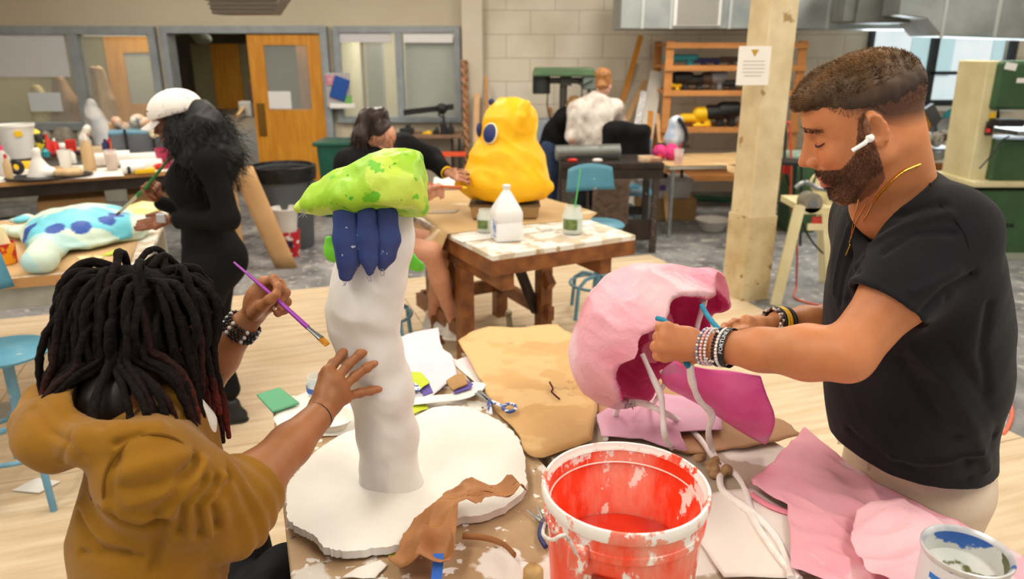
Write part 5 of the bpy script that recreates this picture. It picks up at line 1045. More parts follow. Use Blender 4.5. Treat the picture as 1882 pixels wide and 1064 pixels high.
for (px, py) in ((635, 512), (679, 504), (702, 494), (556, 385), (715, 398)):
    for k in range(3): a_ = Y(px + k * 2 - 2, py, 1.42); b.tube([a_, a_ + [RNG.uniform(-.006, .006), 0, -.008], a_ + [RNG.uniform(-.008, .008), 0, -.016]], .0006, 4)
b.done('loose_threads', mat('thread_grey', hx('8f92a8'), rough=.7), ped)
s = SDF(); s.path([Y(607, 443, 1.56), Y(615, 465, 1.56), Y(640, 478, 1.6), Y(700, 480, 1.62), Y(745, 474, 1.6), Y(770, 490, 1.58)], [.012, .018, .02, .02, .018, .012], k=.01, flat=((0, 1, 0), .5)); sobj('lower_leaf', s, .004, mat('green_leaf_paint', hx('79cf3a'), hx('4fb522'), scale=14, rough=.45), ped, disp=lambda V: .003 * fbm(V, 50, 3))
# papers on the table
def sheet(name, pts, m, label, z=.004, wv=.003, fr_=18, j=.002, seed=1, th=.001, cat='paper', rings=8, jn=3, lift=None, c=None):
    o = jag([Z(*p, TT + z) for p in pts], j, jn, seed)
    def zf(x, y): return TT + z + wv * (1 + math.sin(x * fr_ + seed) * math.cos(y * fr_ * .8 + seed * 2)) / 2 + (lift(x, y) if lift else 0)
    return tag(MB().fan(o, zf, rings, c=None if c is None else Z(*c, TT + z)).done(name, m, solid=th, smooth=True), label, cat)
TIS = mat('white_tissue', hx('dcd7de'), hx('d2ccd6'), scale=7, rough=.8, bump=.5, bscale=14, bdist=.004); LIL = mat('lilac_tissue', hx('e0b2c6'), hx('d6a3ba'), scale=5, rough=.8, bump=.4, bscale=16, bdist=.004)
KR1 = mat('kraft_front', hx('cfa76c'), hx('c0955b'), scale=2.2, rough=.6, bump=.4, bscale=7, bdist=.01, spots=[(hx('d3af77'), 2.5, .56, 3.), (hx('c79c62'), 6, .60, 5.), (hx('e6dac4'), 30, .72, 7.)])
sheet('paper_sheet', [(842, 628), (862, 612), (882, 604), (900, 600), (960, 606), (1000, 603), (1025, 602), (1035, 612), (1060, 622), (1095, 650), (1098, 760), (1088, 815), (1000, 845), (975, 842), (962, 830), (950, 800), (925, 772), (905, 750), (890, 715), (868, 680)], KR1, 'large stained kraft sheet between the pedestal and the pink jellyfish', z=.006, wv=.014, fr_=11, seed=3, j=.004, rings=14)
sheet('paper_sheet', [(1092, 745), (1120, 800), (1180, 812), (1262, 836), (1330, 828), (1380, 824), (1430, 816), (1475, 802), (1440, 775), (1415, 765), (1330, 700), (1200, 690), (1120, 700)], mat('kraft_right', hx('b98d62'), hx('a87c54'), scale=3, rough=.7, bump=.4, bscale=8), 'darker kraft sheet under the pink jellyfish and magenta flap', z=.005, wv=.008, seed=5, j=.004, rings=10)
sheet('tissue_sheet', [(1096, 764), (1150, 732), (1210, 724), (1270, 730), (1325, 762), (1328, 792), (1250, 796), (1262, 832), (1230, 825), (1180, 806), (1105, 803)], LIL, 'dusty pink tissue under the white cords', z=.02, wv=.006, seed=2)
sheet('tissue_sheet', [(718, 628), (750, 618), (806, 607), (815, 648), (832, 662), (840, 690), (808, 720), (790, 738), (752, 735), (722, 700)], TIS, 'large pale tissue sheet behind the pedestal', z=.012, wv=.018, fr_=16, seed=4, j=.004, rings=12)
sheet('paper_sheet', [(502, 772), (512, 752), (545, 728), (600, 705), (665, 700), (715, 712), (700, 780), (640, 800), (560, 803), (520, 806)], PAPERM, 'white paper under the painter\'s hand left of the pedestal', z=.004, wv=.004, seed=6)
sheet('foam_square', [(472, 726), (514, 713), (550, 741), (501, 758)], plain('green_foam2', hx('63a27c'), .8), 'flat green foam square overhanging the table corner', z=.016, wv=0, j=0, th=.005, cat='foam')
LIMEP = plain('lime_felt', hx('bccb2c'), .7); PURP = plain('purple_felt', hx('5f4f9c'), .7)
sheet('felt_scrap', [(748, 686), (774, 684), (790, 704), (772, 718), (752, 712)], LIMEP, 'upper lime felt scrap beside the pedestal', z=.03, wv=.008, fr_=60, seed=3, cat='scrap')
sheet('felt_scrap', [(757, 741), (780, 738), (788, 752), (758, 763)], LIMEP, 'lower lime felt scrap beside the pedestal', z=.012, wv=.004, fr_=60, cat='scrap')
sheet('felt_scrap', [(770, 716), (788, 704), (796, 722), (778, 729)], PURP, 'small purple felt scrap under the lime scrap', z=.022, wv=.003, cat='scrap')
sheet('felt_scrap', [(830, 696), (842, 688), (870, 706), (866, 714), (836, 724)], PURP, 'purple felt square under the cardboard chip', z=.03, wv=.002, cat='scrap')
sheet('patterned_scrap', [(750, 706), (762, 703), (774, 714), (770, 720), (752, 719)], mat('blue_pattern', hx('2c4a9c'), hx('e6e8f0'), scale=60, lo=.49, hi=.51), 'blue and white patterned scrap beside the pedestal', z=.034, wv=.002, cat='scrap')
sheet('cardboard_chip', [(820, 701), (836, 690), (852, 688), (860, 706), (832, 718)], BOXM, 'small torn cardboard chip on the purple felt', z=.036, wv=.001, th=.005, cat='scrap')
sheet('paper_scrap', [(880, 640), (862, 655), (838, 662), (825, 655), (828, 664), (870, 700), (890, 722)], mat('pink_white', hx('ecd0d4'), hx('e9e3dc'), scale=9, rough=.7), 'pink stained paper at the back seam of the tables', z=.002, wv=.001, cat='paper')
pts = spline([Z(756, 738, TT + .02), Z(800, 733, TT + .025), Z(845, 728, TT + .022), Z(872, 716, TT + .02), Z(880, 704, TT + .015)], 6)
tag(MB().tube(pts, [.024] * len(pts), 10, flat=.12, up=(0, 0, 1)).done('paper_strip', PAPERM, smooth=True), 'curved white paper strip reaching towards the blue scissors', 'paper')
# scissors
sc_ = thing('scissors', 'blue handled scissors smeared with white paint on the kraft edge', 'scissors', Z(905, 740, TT + .01)); SB = mat('blue_smeared', hx('34519c'), hx('e8ebf2'), scale=45, lo=.5, hi=.56, rough=.4)
K_ = lambda px, py, z=.025: Z(px, py, TT + z)
MB().bar(K_(876, 722), K_(900, 740), .014, .003).bar(K_(880, 718), K_(902, 738), .012, .003).done('blade', MATS['bare_steel'], sc_)
MB().tube([K_(898, 736), K_(915, 743), K_(925, 747)], [.008, .007, .006], 8, flat=.6).done('handle', SB, sc_, True)
MB().tube(spline([K_(925, 747), K_(934, 742), K_(946, 745), K_(947, 752), K_(936, 757), K_(926, 752)], 5, True), .005, 8, closed=True).done('handle_ring', SB, sc_, True)
MB().tube([K_(898, 738), K_(900, 750), K_(902, 762, .012)], .006, 8).done('handle', SB, sc_, True); MB().cyl(K_(898, 737, .02), K_(898, 737, .034), .004).done('pivot', STEEL, sc_)
# threads
tag(MB().tube(spline([K_(1010, 702), K_(1016, 714), K_(1014, 720), K_(1022, 728), K_(1028, 733)]), .0028, 6).done('yarn_bit', plain('maroon_yarn', hx('4a1c28'), .9), smooth=True), 'short maroon yarn on the large kraft sheet', 'yarn')
b = MB()
for k in range(7): c = K_(RNG.uniform(1008, 1060), RNG.uniform(690, 735), .022); b.tube(spline([c, c + [RNG.uniform(-.02, .02), RNG.uniform(-.02, .02), 0], c + [RNG.uniform(-.04, .04), RNG.uniform(-.02, .02), .001]]), .0004, 4)
o = tag(b.done('hair_threads', plain('dark_hair_thread', hx('5a4638'), .8)), 'fine dark hairs scattered round the maroon yarn', 'threads'); o['kind'] = 'stuff'
# jar and plate left of the pedestal
jr = thing('water_jar', 'small jar with a blue band just behind the painting hand', 'jar', Z(583, 722, TT)); c = Z(585, 724, TT + .006)
MB().lathe([(0, 0), (.03, 0), (.032, .045), (.028, .05), (.028, .06), (.025, .06), (.025, .05), (.028, .005), (0, .005)], c, 24).done('glass', GJ, jr, True); MB().lathe([(.0325, .012), (.0335, .03)], c, 24).done('band', plain('blue_band', hx('3a63b4'), .5), jr, True)
pl = Z(612, 782, TT + .006); tag(MB().lathe([(0, 0), (.04, 0), (.058, .028), (.06, .028), (.042, .004), (0, .004)], pl, 28).done('white_bowl', mat('plaster_bowl', hx('e7e3da'), rough=.4), smooth=True), 'shallow white bowl under the forearm of the seated painter', 'bowl')
# crumpled brown bag
def crumple(name, label, outline, hgt, m, seed, cat='paper', amp=1.):
    o = spline([Z(*p, TT + .01) for p in outline], 5, True); c = o.mean(0)
    def zf(x, y): Q = np.array([[x, y, 0]]); r_ = ridge(Q * [1, .6, 1], 26, seed)[0]; r2 = ridge(Q, 55, seed + 2)[0]; return TT + .008 + hgt * max(0, .45 + .5 * r_ + .14 * r2) * amp
    return tag(MB().fan(jag(o, .003, 2, seed), zf, 16).done(name, m, solid=.0015, smooth=True), label, cat)
KR3 = mat('kraft_crumpled', hx('b07a48'), hx('97643a'), scale=5, rough=.6, bump=.5, bscale=12, bdist=.01)
crumple('crumpled_paper', 'crumpled brown paper at the front edge of the slab', [(825, 928), (860, 940), (900, 942), (962, 925), (960, 945), (920, 962), (880, 975), (830, 995), (828, 1064), (720, 1064), (735, 1020), (770, 985), (800, 975), (815, 955)], .085, KR3, 12)
tag(MB().tube(spline([K_(850, 985), K_(890, 988), K_(925, 1000), K_(946, 1020)]), .004, 6, flat=2.).done('kraft_strip', KR3, smooth=True), 'thin kraft strip curling right of the crumpled brown paper', 'paper')
sheet('felt_scrap', [(708, 1012), (722, 1008), (728, 1018), (714, 1024)], LIMEP, 'tiny lime scrap in front of the slab', z=.004, wv=0, cat='scrap')
sheet('paper_strip', [(628, 1064), (655, 1046), (700, 1030), (712, 1040), (690, 1064)], PAPERM, 'torn white paper strips at the front edge of the near table', z=.004, wv=.003, cat='paper')
tag(MB().grid(4, 3, lambda u, v: Z(792 + 20 * v + 3 * u, 1064, TT + .02) + [0, .03 * u, .035 * u]).done('tape_piece', plain('painters_tape', hx('2f6fd0'), .6), solid=.0008), 'blue tape piece sticking up from the brown paper', 'tape')
# pliers
pl = thing('pliers', 'small pliers with navy handles left of the orange bucket', 'pliers', Z(990, 960, TT))
MB().tube([K_(969, 937, .012), K_(985, 950, .012), K_(996, 958, .012)], [.0015, .004, .007], 8, flat=.6).tube([K_(988, 930, .012), K_(994, 945, .012), K_(999, 958, .012)], [.0015, .004, .007], 8, flat=.6).done('jaws', MATS['bare_steel'], pl, True)
MB().tube(spline([K_(998, 958, .012), K_(993, 975, .012), K_(994, 990, .012), K_(1003, 1005, .012)]), .0055, 8).done('handle', DBL, pl, True); MB().tube(spline([K_(1000, 958, .012), K_(1010, 968, .012), K_(1022, 985, .012), K_(1030, 1000, .012)]), .0055, 8).done('handle', DBL, pl, True); MB().cyl(K_(998, 957, .006), K_(998, 957, .02), .006).done('pivot', STEEL, pl)
c = Z(980, 1110, TT); t = thing('wood_file', 'upright file with a round wooden grip at the bottom edge left of the bucket', 'tool', c); ct = P(980, 1042, 1.13)
c = np.array([ct[0], ct[1], TT]); t.location = c; MB().lathe([(0, 0), (.012, 0), (.016, ct[2] - TT - .03), (.0155, ct[2] - TT - .006), (.011, ct[2] - TT), (0, ct[2] - TT + .001)], c, 20).done('grip', mat('tan_wood', hx('c39a62'), hx('9d7542'), scale=30, rough=.5), t, True)
# ============================================================ ORANGE BUCKET
bc = P(1150, 888, 1.252); BR = 154.5 * 1.252 / F; bh = bc[2] - TT - .004; c = np.array([bc[0], bc[1], TT + .004])
bk = thing('orange_bucket', 'bright orange plastic bucket crusted with white plaster on the near table', 'bucket', c)
def splat(name, dens, edge):
    m = mat(name, hx('f8441f'), hx('f03c1a'), scale=3, rough=.33, coat=.2); nt = m.node_tree; N = nt.nodes; L = nt.links; b_ = N['Principled BSDF']
    src = b_.inputs['Base Color'].links[0].from_socket; tc = N.new('ShaderNodeTexCoord'); sp = N.new('ShaderNodeSeparateXYZ'); L.new(tc.outputs['Object'], sp.inputs[0])
    def layer(src, scale, st, th, wd, col, zw):
        mp = N.new('ShaderNodeMapping'); mp.inputs['Scale'].default_value = st; L.new(tc.outputs['Object'], mp.inputs[0]); n = N.new('ShaderNodeTexNoise'); n.inputs['Scale'].default_value = scale; n.inputs['Detail'].default_value = 8; n.inputs['Roughness'].default_value = .68; L.new(mp.outputs[0], n.inputs[0])
        mr = N.new('ShaderNodeMapRange'); mr.inputs['From Min'].default_value = zw[0]; mr.inputs['From Max'].default_value = zw[1]; mr.inputs['To Min'].default_value = 0; mr.inputs['To Max'].default_value = zw[2]; L.new(sp.outputs['Z'], mr.inputs[0])
        ad = N.new('ShaderNodeMath'); ad.operation = 'ADD'; L.new(n.outputs[0], ad.inputs[0]); L.new(mr.outputs[0], ad.inputs[1])
        r = N.new('ShaderNodeMapRange'); r.inputs['From Min'].default_value = th; r.inputs['From Max'].default_value = th + wd; L.new(ad.outputs[0], r.inputs[0])
        mx = N.new('ShaderNodeMix'); mx.data_type = 'RGBA'; L.new(r.outputs[0], mx.inputs[0]); L.new(src, mx.inputs[6]); mx.inputs[7].default_value = (*col, 1); return mx.outputs[2]
    src = layer(src, 9, (1, 1, .35), .55 - dens, .2, hx('f09a84'), edge); src = layer(src, 16, (1, 1, .6), .655 - dens, .02, hx('f1ece4'), edge)
    L.new(src, b_.inputs['Base Color']); return m
SP_IN = splat('bucket_inner', .065, (.1, .28, .06)); SP_OUT = splat('bucket_outer', .025, (.10, .28, .10)); SP_RIM = splat('bucket_rim', .15, (0, .3, .05))
r0, r1 = BR * .84, BR * .955
MB().lathe([(0, 0), (r0, 0), (r0 + .001, .01), (r0 + (r1 - r0) * .78, bh * .78), (r0 + (r1 - r0) * .8 + .004, bh * .785), (r0 + (r1 - r0) * .82 + .004, bh * .83), (r1 - .001, bh * .835), (r1, bh - .02)], c, 72).done('outer_wall', SP_OUT, bk, True)
MB().lathe([(r1 - .005, bh - .01), (r1 - .006, bh * .8), (r1 - .008, bh * .79), (r0 - .004, .006), (0, .006)], c, 72).done('inner_wall', SP_IN, bk, True)
MB().lathe([(r1 - .004, bh - .022), (BR * .985, bh - .022), (BR, bh - .014), (BR, bh - .004), (BR * .985, bh), (BR * .955, bh), (BR * .945, bh - .006), (r1 - .006, bh - .012)], c, 72).done('rim', SP_RIM, bk, True)
MB().lathe([(r1 - .0065, bh * .865), (r1 - .009, bh * .87), (r1 - .0065, bh * .875)], c, 72).done('inner_ring', mat('crust_pink', hx('f5d2c8'), rough=.6), bk, True)
wl = .135; MB().lathe([(0, wl), (r0 + (r1 - r0) * wl / bh - .007, wl)], c, 64).done('rinse_water', mat('orange_rinse', hx('d83a20'), hx('c2301c'), scale=6, rough=.12), bk)
ha = P(1075, 965, 1.16) ; a = math.atan2(-.8, -.62); hp = c + [math.cos(a) * (BR + .003), math.sin(a) * (BR + .003), bh - .06]
MB().box(hp, (.02, .03, .04), rotz(a)).done('handle_lug', MATS['bucket_outer'], bk, bevel=.004)
hw = [hp, P(1040, 985, 1.11), P(1015, 992, 1.12), P(1000, 985, 1.15), P(998, 975, 1.18), P(1002, 962, 1.22)]
MB().tube(spline(hw), .003, 8).done('wire_handle', mat('plaster_wire', hx('e6e0da'), hx('b7afa8'), scale=60, rough=.6), bk, True)
a = math.atan2(-1, -.28)
MB().grid(8, 3, lambda u, v: c + [math.cos(a - .25 + .3 * u) * (r0 + (r1 - r0) * .7 + .0028 - (1 - v) * .004), math.sin(a - .25 + .3 * u) * (r0 + (r1 - r0) * .7 + .0028 - (1 - v) * .004), bh * (.5 + .17 * v)]).done('dark_sticker', plain('maroon_sticker', hx('9c2018'), .5), bk, True)
# ============================================================ PAINT CAN
pc = P(1778, 1010, 1.19); pr_ = 77 * 1.19 / F; c = np.array([pc[0], pc[1], TT + .012]); ph = pc[2] - c[2]
t = thing('paint_can', 'open metal paint can with a white and blue label at the bottom right corner', 'paint can', c); STAIN = mat('can_inside', hx('c9ccc6'), hx('e4e2dc'), scale=10, rough=.4, spots=[(hx('2f62b0'), 14, .56, 2.), (hx('5f6238'), 12, .58, 6.), (hx('aab6be'), 9, .58, 9.)])
MB().lathe([(0, 0), (pr_ * .95, 0), (pr_ * .95, ph - .01)], c, 48).done('can_body', mat('can_white', hx('e4e2e6'), rough=.35), t, True)
MB().lathe([(pr_ * .95, ph - .012), (pr_, ph - .006), (pr_, ph), (pr_ * .97, ph + .001), (pr_ * .9, ph - .004), (pr_ * .88, ph - .008)], c, 48).done('rim', mat('can_rim', hx('b9bcc2'), hx('e6e6e6'), scale=20, rough=.35, metal=.4, spots=[(hx('3a6cb8'), 25, .64, 1.)]), t, True)
MB().lathe([(pr_ * .89, ph - .006), (pr_ * .87, ph * .80), (0, ph * .76)], c, 48).done('paint_pool', STAIN, t, True)
def arc(a0_, a1_, z0_, z1_, name, m, off, n=12): MB().grid(n, 2, lambda u, v: c + [math.cos(a0_ + (a1_ - a0_) * u) * (pr_ * .95 + off), math.sin(a0_ + (a1_ - a0_) * u) * (pr_ * .95 + off), z0_ + (z1_ - z0_) * v]).done(name, m, t, True)
A0 = -math.pi * .93; arc(A0, A0 + .72, .01, ph - .03, 'label_border', plain('label_blue', hx('2f7fd6'), .4), .0006); arc(A0, A0 + .62, .015, ph - .04, 'label_panel', plain('label_white', hx('e9e9ee'), .4), .001)
b = MB()
for k in range(4):
    for j in range(9):
        a_ = A0 + .1 + k * .13; z_ = ph - .06 - j * .014; rr_ = pr_ * .95 + .0016; b.box(c + [math.cos(a_) * rr_, math.sin(a_) * rr_, z_], (.001, .005, .009 if (j + k) % 3 else .004), rotz(a_))
b.done('label_print', plain('print_dark', hx('4a4d55'), .5), t)
# ============================================================ WHITE PAPERS, PINK TISSUE, LUMPS
sheet('paper_sheet', [(1278, 985), (1292, 915), (1330, 903), (1385, 898), (1455, 948), (1470, 1064), (1330, 1064)], mat('warm_paper', hx('f6efe8'), hx('efe6dc'), scale=4, rough=.7, bump=.3, bscale=10), 'white paper sheets right of the orange bucket', z=.004, wv=.005, seed=9, rings=10)
PT = mat('pink_tissue', hx('f2b3bf'), hx('eea3b2'), scale=4, rough=.75, bump=.6, bscale=10, bdist=.008, spots=[(hx('f7c9d0'), 5, .56, 3.)])
def tisz(sd, amp): return lambda x, y: amp * (.5 + .36 * ridge(np.array([[x, y, 0]]) * [1, .55, 1], 17, sd)[0] + .2 * ridge(np.array([[x, y, 0]]), 48, sd + 3)[0])
sheet('tissue_sheet', [(1476, 803), (1432, 845), (1378, 903), (1382, 912), (1445, 945), (1450, 1000), (1450, 1064), (1640, 1120), (1882, 1130), (1882, 1046), (1760, 985), (1700, 955), (1610, 905), (1540, 852)], PT, 'large pink tissue sheet draped along the right edge of the near table', z=.008, wv=.004, seed=3, rings=44, jn=9, lift=tisz(21, .032), c=(1600, 980), j=.0008)
sheet('tissue_sheet', [(1570, 960), (1640, 940), (1720, 985), (1800, 1040), (1860, 1100), (1700, 1110), (1590, 1064), (1560, 1010)], mat('pink_tissue_light', hx('f5c6cd'), hx('f1b6c0'), scale=5, rough=.75, bump=.6, bscale=12, bdist=.008), 'second crumpled paler pink tissue lying on the large pink tissue', z=.032, wv=.004, seed=8, rings=30, jn=9, lift=tisz(31, .045), j=.002)
tag(MB().tube(spline([Z(1380, 908, TT + .012), Z(1420, 932, TT + .014), Z(1486, 953, TT + .016)]), [.009] * 16 + [.003], 8, flat=.5).done('tissue_fold', mat('deep_pink_tissue', hx('ee8fa4'), rough=.7), smooth=True), 'rolled deep pink fold at the left edge of the large pink tissue', 'paper')
for (px, py, l_) in ((1300, 845, 'tan crumpled paper wad behind the bucket'), (1322, 862, 'smaller tan paper wad touching the white cords')):
    s = SDF(); q = K_(px, py, .02)
    for k in range(7): s.ell(q + RNG.uniform(-1, 1, 3) * [.02, .016, .008], (.012, .010, .008), k=.005)
    tag(sobj('paper_wad', s, .0035, mat('tan_wad', hx('b9966c'), hx('9d7b54'), scale=20, rough=.8), disp=lambda V: .004 * ridge(V, 90, 3)), l_, 'paper')
# ============================================================ PINK JELLYFISH
JC = P(1232, 640, 1.86); R_ = np.array([1, 0, 0]); FW = np.array([0, CT, -ST]); UPc = np.array([0, ST, CT])
rim_up = vnorm(R_ * 82 + UPc * 112 - FW * 30); axis = vnorm(R_ * .80 - UPc * .50 - FW * .60); axis = vnorm(axis - rim_up * (axis @ rim_up)); third = np.cross(axis, rim_up); RJ = np.stack([axis, rim_up, third], 1)
s = SDF(); s.ell(JC - axis * .015, (.235, .192, .19), RJ, k=.03); s.ell(JC - axis * .08 - rim_up * .10, (.13, .10, .12), k=.05)
s.ell(JC - axis * .02 + rim_up * .19, (.05, .035, .06), RJ, k=.03)
s.ell(JC - axis * .0, (.215, .178, .176), RJ, k=.006, mode=1)
wob = lambda X: ((X - JC) @ axis) - .012 * np.sin((X @ rim_up) * 60) - .01 * np.sin((X @ third) * 45 + 1)
s.cutfn(lambda X: -wob(X), [-99] * 3, [99] * 3, .006)
def jcol(V):
    c = np.tile(np.array(hx('f9b3c2')), (len(V), 1)); q_ = (V - JC) @ RJ; ins = ((q_ / np.array([.222, .185, .183])) ** 2).sum(1) < 1.0
    n1 = np.clip(fbm(V, 12, 5) * .9 + .25, 0, 1)[:, None]; c = c * (1 - n1) + np.array(hx('fbe0e4')) * n1; n2 = np.clip(fbm(V, 17, 15) * 1.2 - .15, 0, 1)[:, None]; c = c * (1 - n2) + np.array(hx('f08fa6')) * n2
    st = np.clip(wav(V, 28, 9), 0, 1)[:, None]; dp = np.array(hx('cf3470')) * (1 - st) + np.array(hx('e85a96')) * st; c[ins] = dp[ins]; return c
jm = mat('pink_papier_mache', (1, 1, 1), (.93, .93, .93), scale=8, rough=.42, vcol=True, bump=1., bscale=34, bdist=.006, sss=.08)
jl = thing('jellyfish_sculpture', 'pink papier-mache jellyfish bell with a deep magenta inside held by the man in black', 'sculpture', P(1120, 755, 2.0))
sobj('bell', s, .0048, jm, jl, colf=jcol, disp=lambda V: .006 * fbm(V, 15, 3) + .005 * ridge(V, 26, 5) + .002 * ridge(V, 75, 9))
MG = mat('magenta_papier_mache', hx('ff78ba'), hx('f455a6'), scale=9, rough=.38, bump=.5, bscale=26, bdist=.005, spots=[(hx('e98fc0'), 7, .60, 3.), (hx('cc4a90'), 6, .62, 8.)])
g = [[P(1238, 664, 1.74), P(1290, 672, 1.72), P(1345, 682, 1.70), P(1398, 692, 1.70)], [P(1215, 690, 1.82), P(1280, 712, 1.78), P(1345, 728, 1.74), P(1410, 728, 1.72)], [P(1232, 712, 1.88), P(1285, 738, 1.86), P(1350, 768, 1.80), P(1424, 775, 1.79)], [P(1250, 722, 1.92), P(1300, 752, 1.90), P(1358, 792, 1.88), P(1408, 812, 1.88)]]
g = np.array(g); gu = np.array([spline(r, 6) for r in g]); gv = np.array([spline(gu[:, i], 6) for i in range(gu.shape[1])])
MB().grid(gv.shape[0], gv.shape[1], lambda u, v: gv[round(u * (gv.shape[0] - 1)), round(v * (gv.shape[1] - 1))] + [0, 0, .008 * float(wav(gv[round(u * (gv.shape[0] - 1)), round(v * (gv.shape[1] - 1))][None], 40, 4)[0])]).done('magenta_flap', MG, jl, smooth=True, solid=.006)
CD = mat('plaster_cord', hx('fffbf6'), hx('f6f0ea'), scale=30, rough=.6, bump=.6, bscale=80, bdist=.003)
def cord(pts, r=.0075, label=None, m=CD, parent=jl, name='tentacle'):
    p = spline([P(*q) if q[2] > 0 else Z(q[0], q[1], TT + .012 - q[2]) for q in pts], 7); rr_ = r * (1 + .22 * wav(p, 60, 4)); return MB().tube(p, rr_, 9).done(name, m, parent, True)
cord([(1180, 650, 1.80), (1198, 690, 1.79), (1214, 725, 1.79), (1218, 760, 1.8), (1222, 800, 1.82), (1235, 822, 0)])
cord([(1158, 738, 1.92), (1185, 742, 1.88), (1215, 755, 1.83), (1250, 775, 0), (1285, 805, 0), (1310, 840, 0), (1330, 858, 0), (1352, 872, 0), (1372, 905, 0), (1378, 935, 0), (1400, 980, 0), (1436, 1030, 0), (1470, 1064, 0)])
cord([(1268, 668, 1.56), (1272, 700, 1.60), (1285, 735, 1.68), (1308, 762, 1.75), (1302, 795, 1.80), (1310, 830, 0), (1322, 862, 0), (1325, 895, 0), (1345, 915, 0), (1385, 945, 0), (1425, 985, 0), (1450, 1040, 0), (1455, 1064, 0)], .008)
cord([(1136, 748, 2.0), (1128, 770, 0), (1115, 790, 0), (1113, 806, 0)])
cord([(1215, 680, 1.86), (1222, 700, 1.86), (1212, 725, 1.9), (1200, 748, 0), (1212, 775, 0)], .006)
cord([(1160, 735, 1.95), (1200, 740, 0), (1240, 738, 0), (1270, 748, 0)], .005)
cord([(1296, 548, 1.82), (1292, 565, 1.82), (1284, 590, 1.84), (1278, 615, 1.85)], .007)
b = MB()
for (px, py, d_) in ((1155, 742, 1.9), (1292, 548, 1.78)):
    for k in range(9): a_ = P(px + RNG.uniform(-6, 6), py + RNG.uniform(-5, 5), d_); b.tube(spline([a_, a_ + RNG.uniform(-.012, .012, 3), a_ + RNG.uniform(-.012, .012, 3)]), .0009, 5)
b.done('wire_ends', STEEL, jl, True)
TEALY = mat('teal_yarn', hx('1f93b8'), hx('1a82a6'), scale=40, rough=.7)
tag(MB().tube(spline([P(1290, 562, 1.72), P(1302, 582, 1.66), P(1318, 602, 1.60), P(1335, 618, 1.58)]), .006, 10).done('teal_cord', TEALY, smooth=True), 'thick teal cord pulled between the jellyfish rim and the right hand', 'cord')
tag(MB().tube(spline([P(1208, 585, 1.66), P(1222, 590, 1.63), P(1240, 610, 1.61), P(1255, 650, 1.58), P(1262, 668, 1.56), P(1266, 674, 1.56)]), .006, 10).done('teal_cord', TEALY, smooth=True), 'teal cord end gripped in the left fist of the man in black', 'cord')
# vise or tap on the floor behind the tables
c = Z(935, 600, .5); t = thing('bench_vise', 'small brass coloured vise lever behind the kraft sheet', 'vise', Y(940, 603, 2.65))
V0 = Y(935, 600, 2.62); MB().cyl(Y(937, 606, 2.62), Y(936, 585, 2.62), .014, .01).ball(Y(935, 575, 2.62), .014, 12).tube([Y(936, 590, 2.62), Y(934, 577, 2.62)], .012).done('post', mat('aged_brass', hx('8d8468'), hx('6e6650'), scale=30, rough=.4, metal=.6), t, True)
MB().tube([Y(945, 603, 2.62), Y(985, 604, 2.65)], .007).done('lever', MATS['aged_brass'], t, True); MB().box(Y(945, 612, 2.62), (.1, .05, .05)).box((Y(945, 612, 2.62) * [1, 1, 0]) + [0, 0, .42], (.05, .05, .84)).done('stand', MATS['aged_brass'], t, bevel=.008)
# ============================================================ PEOPLE: HELPERS
def skin(name, a, b):
    return mat(name, (1, 1, 1), (.93, .90, .88), scale=30, rough=.48, vcol=True, sss=.12, bump=.12, bscale=260, bdist=.002)
def hair_mat(name, c, rough=.5): return mat(name, c, tuple(q * .6 for q in c), scale=60, rough=rough)
def strands(name, roots, dirs, ln, wd, m, parent, grav=0., seg=3, cols=None, curl=0.):
    n = len(roots); t = np.linspace(0, 1, seg + 1); d = dirs / (np.linalg.norm(dirs, axis=1)[:, None] + 1e-9)
    side = np.cross(d, RNG.randn(n, 3)); side /= (np.linalg.norm(side, axis=1)[:, None] + 1e-9); ln = np.broadcast_to(ln, (n,)); V = []
    for q in t:
        p = roots + d * (ln * q)[:, None]; p[:, 2] -= grav * ln * q * q
        if curl: p = p + side * (curl * np.sin(q * 7 + np.arange(n)))[:, None]
        w_ = wd * (1 - .75 * q); V += [p - side * w_, p + side * w_]
    V = np.stack(V, 1); k = 2 * (seg + 1); base = np.arange(n)[:, None] * k
    Fq = np.concatenate([base + np.array([[2 * i, 2 * i + 1, 2 * i + 3, 2 * i + 2]]) for i in range(seg)])
    return link(name, V.reshape(-1, 3), Fq, m, parent, True, cols=None if cols is None else np.repeat(cols, k, 0))
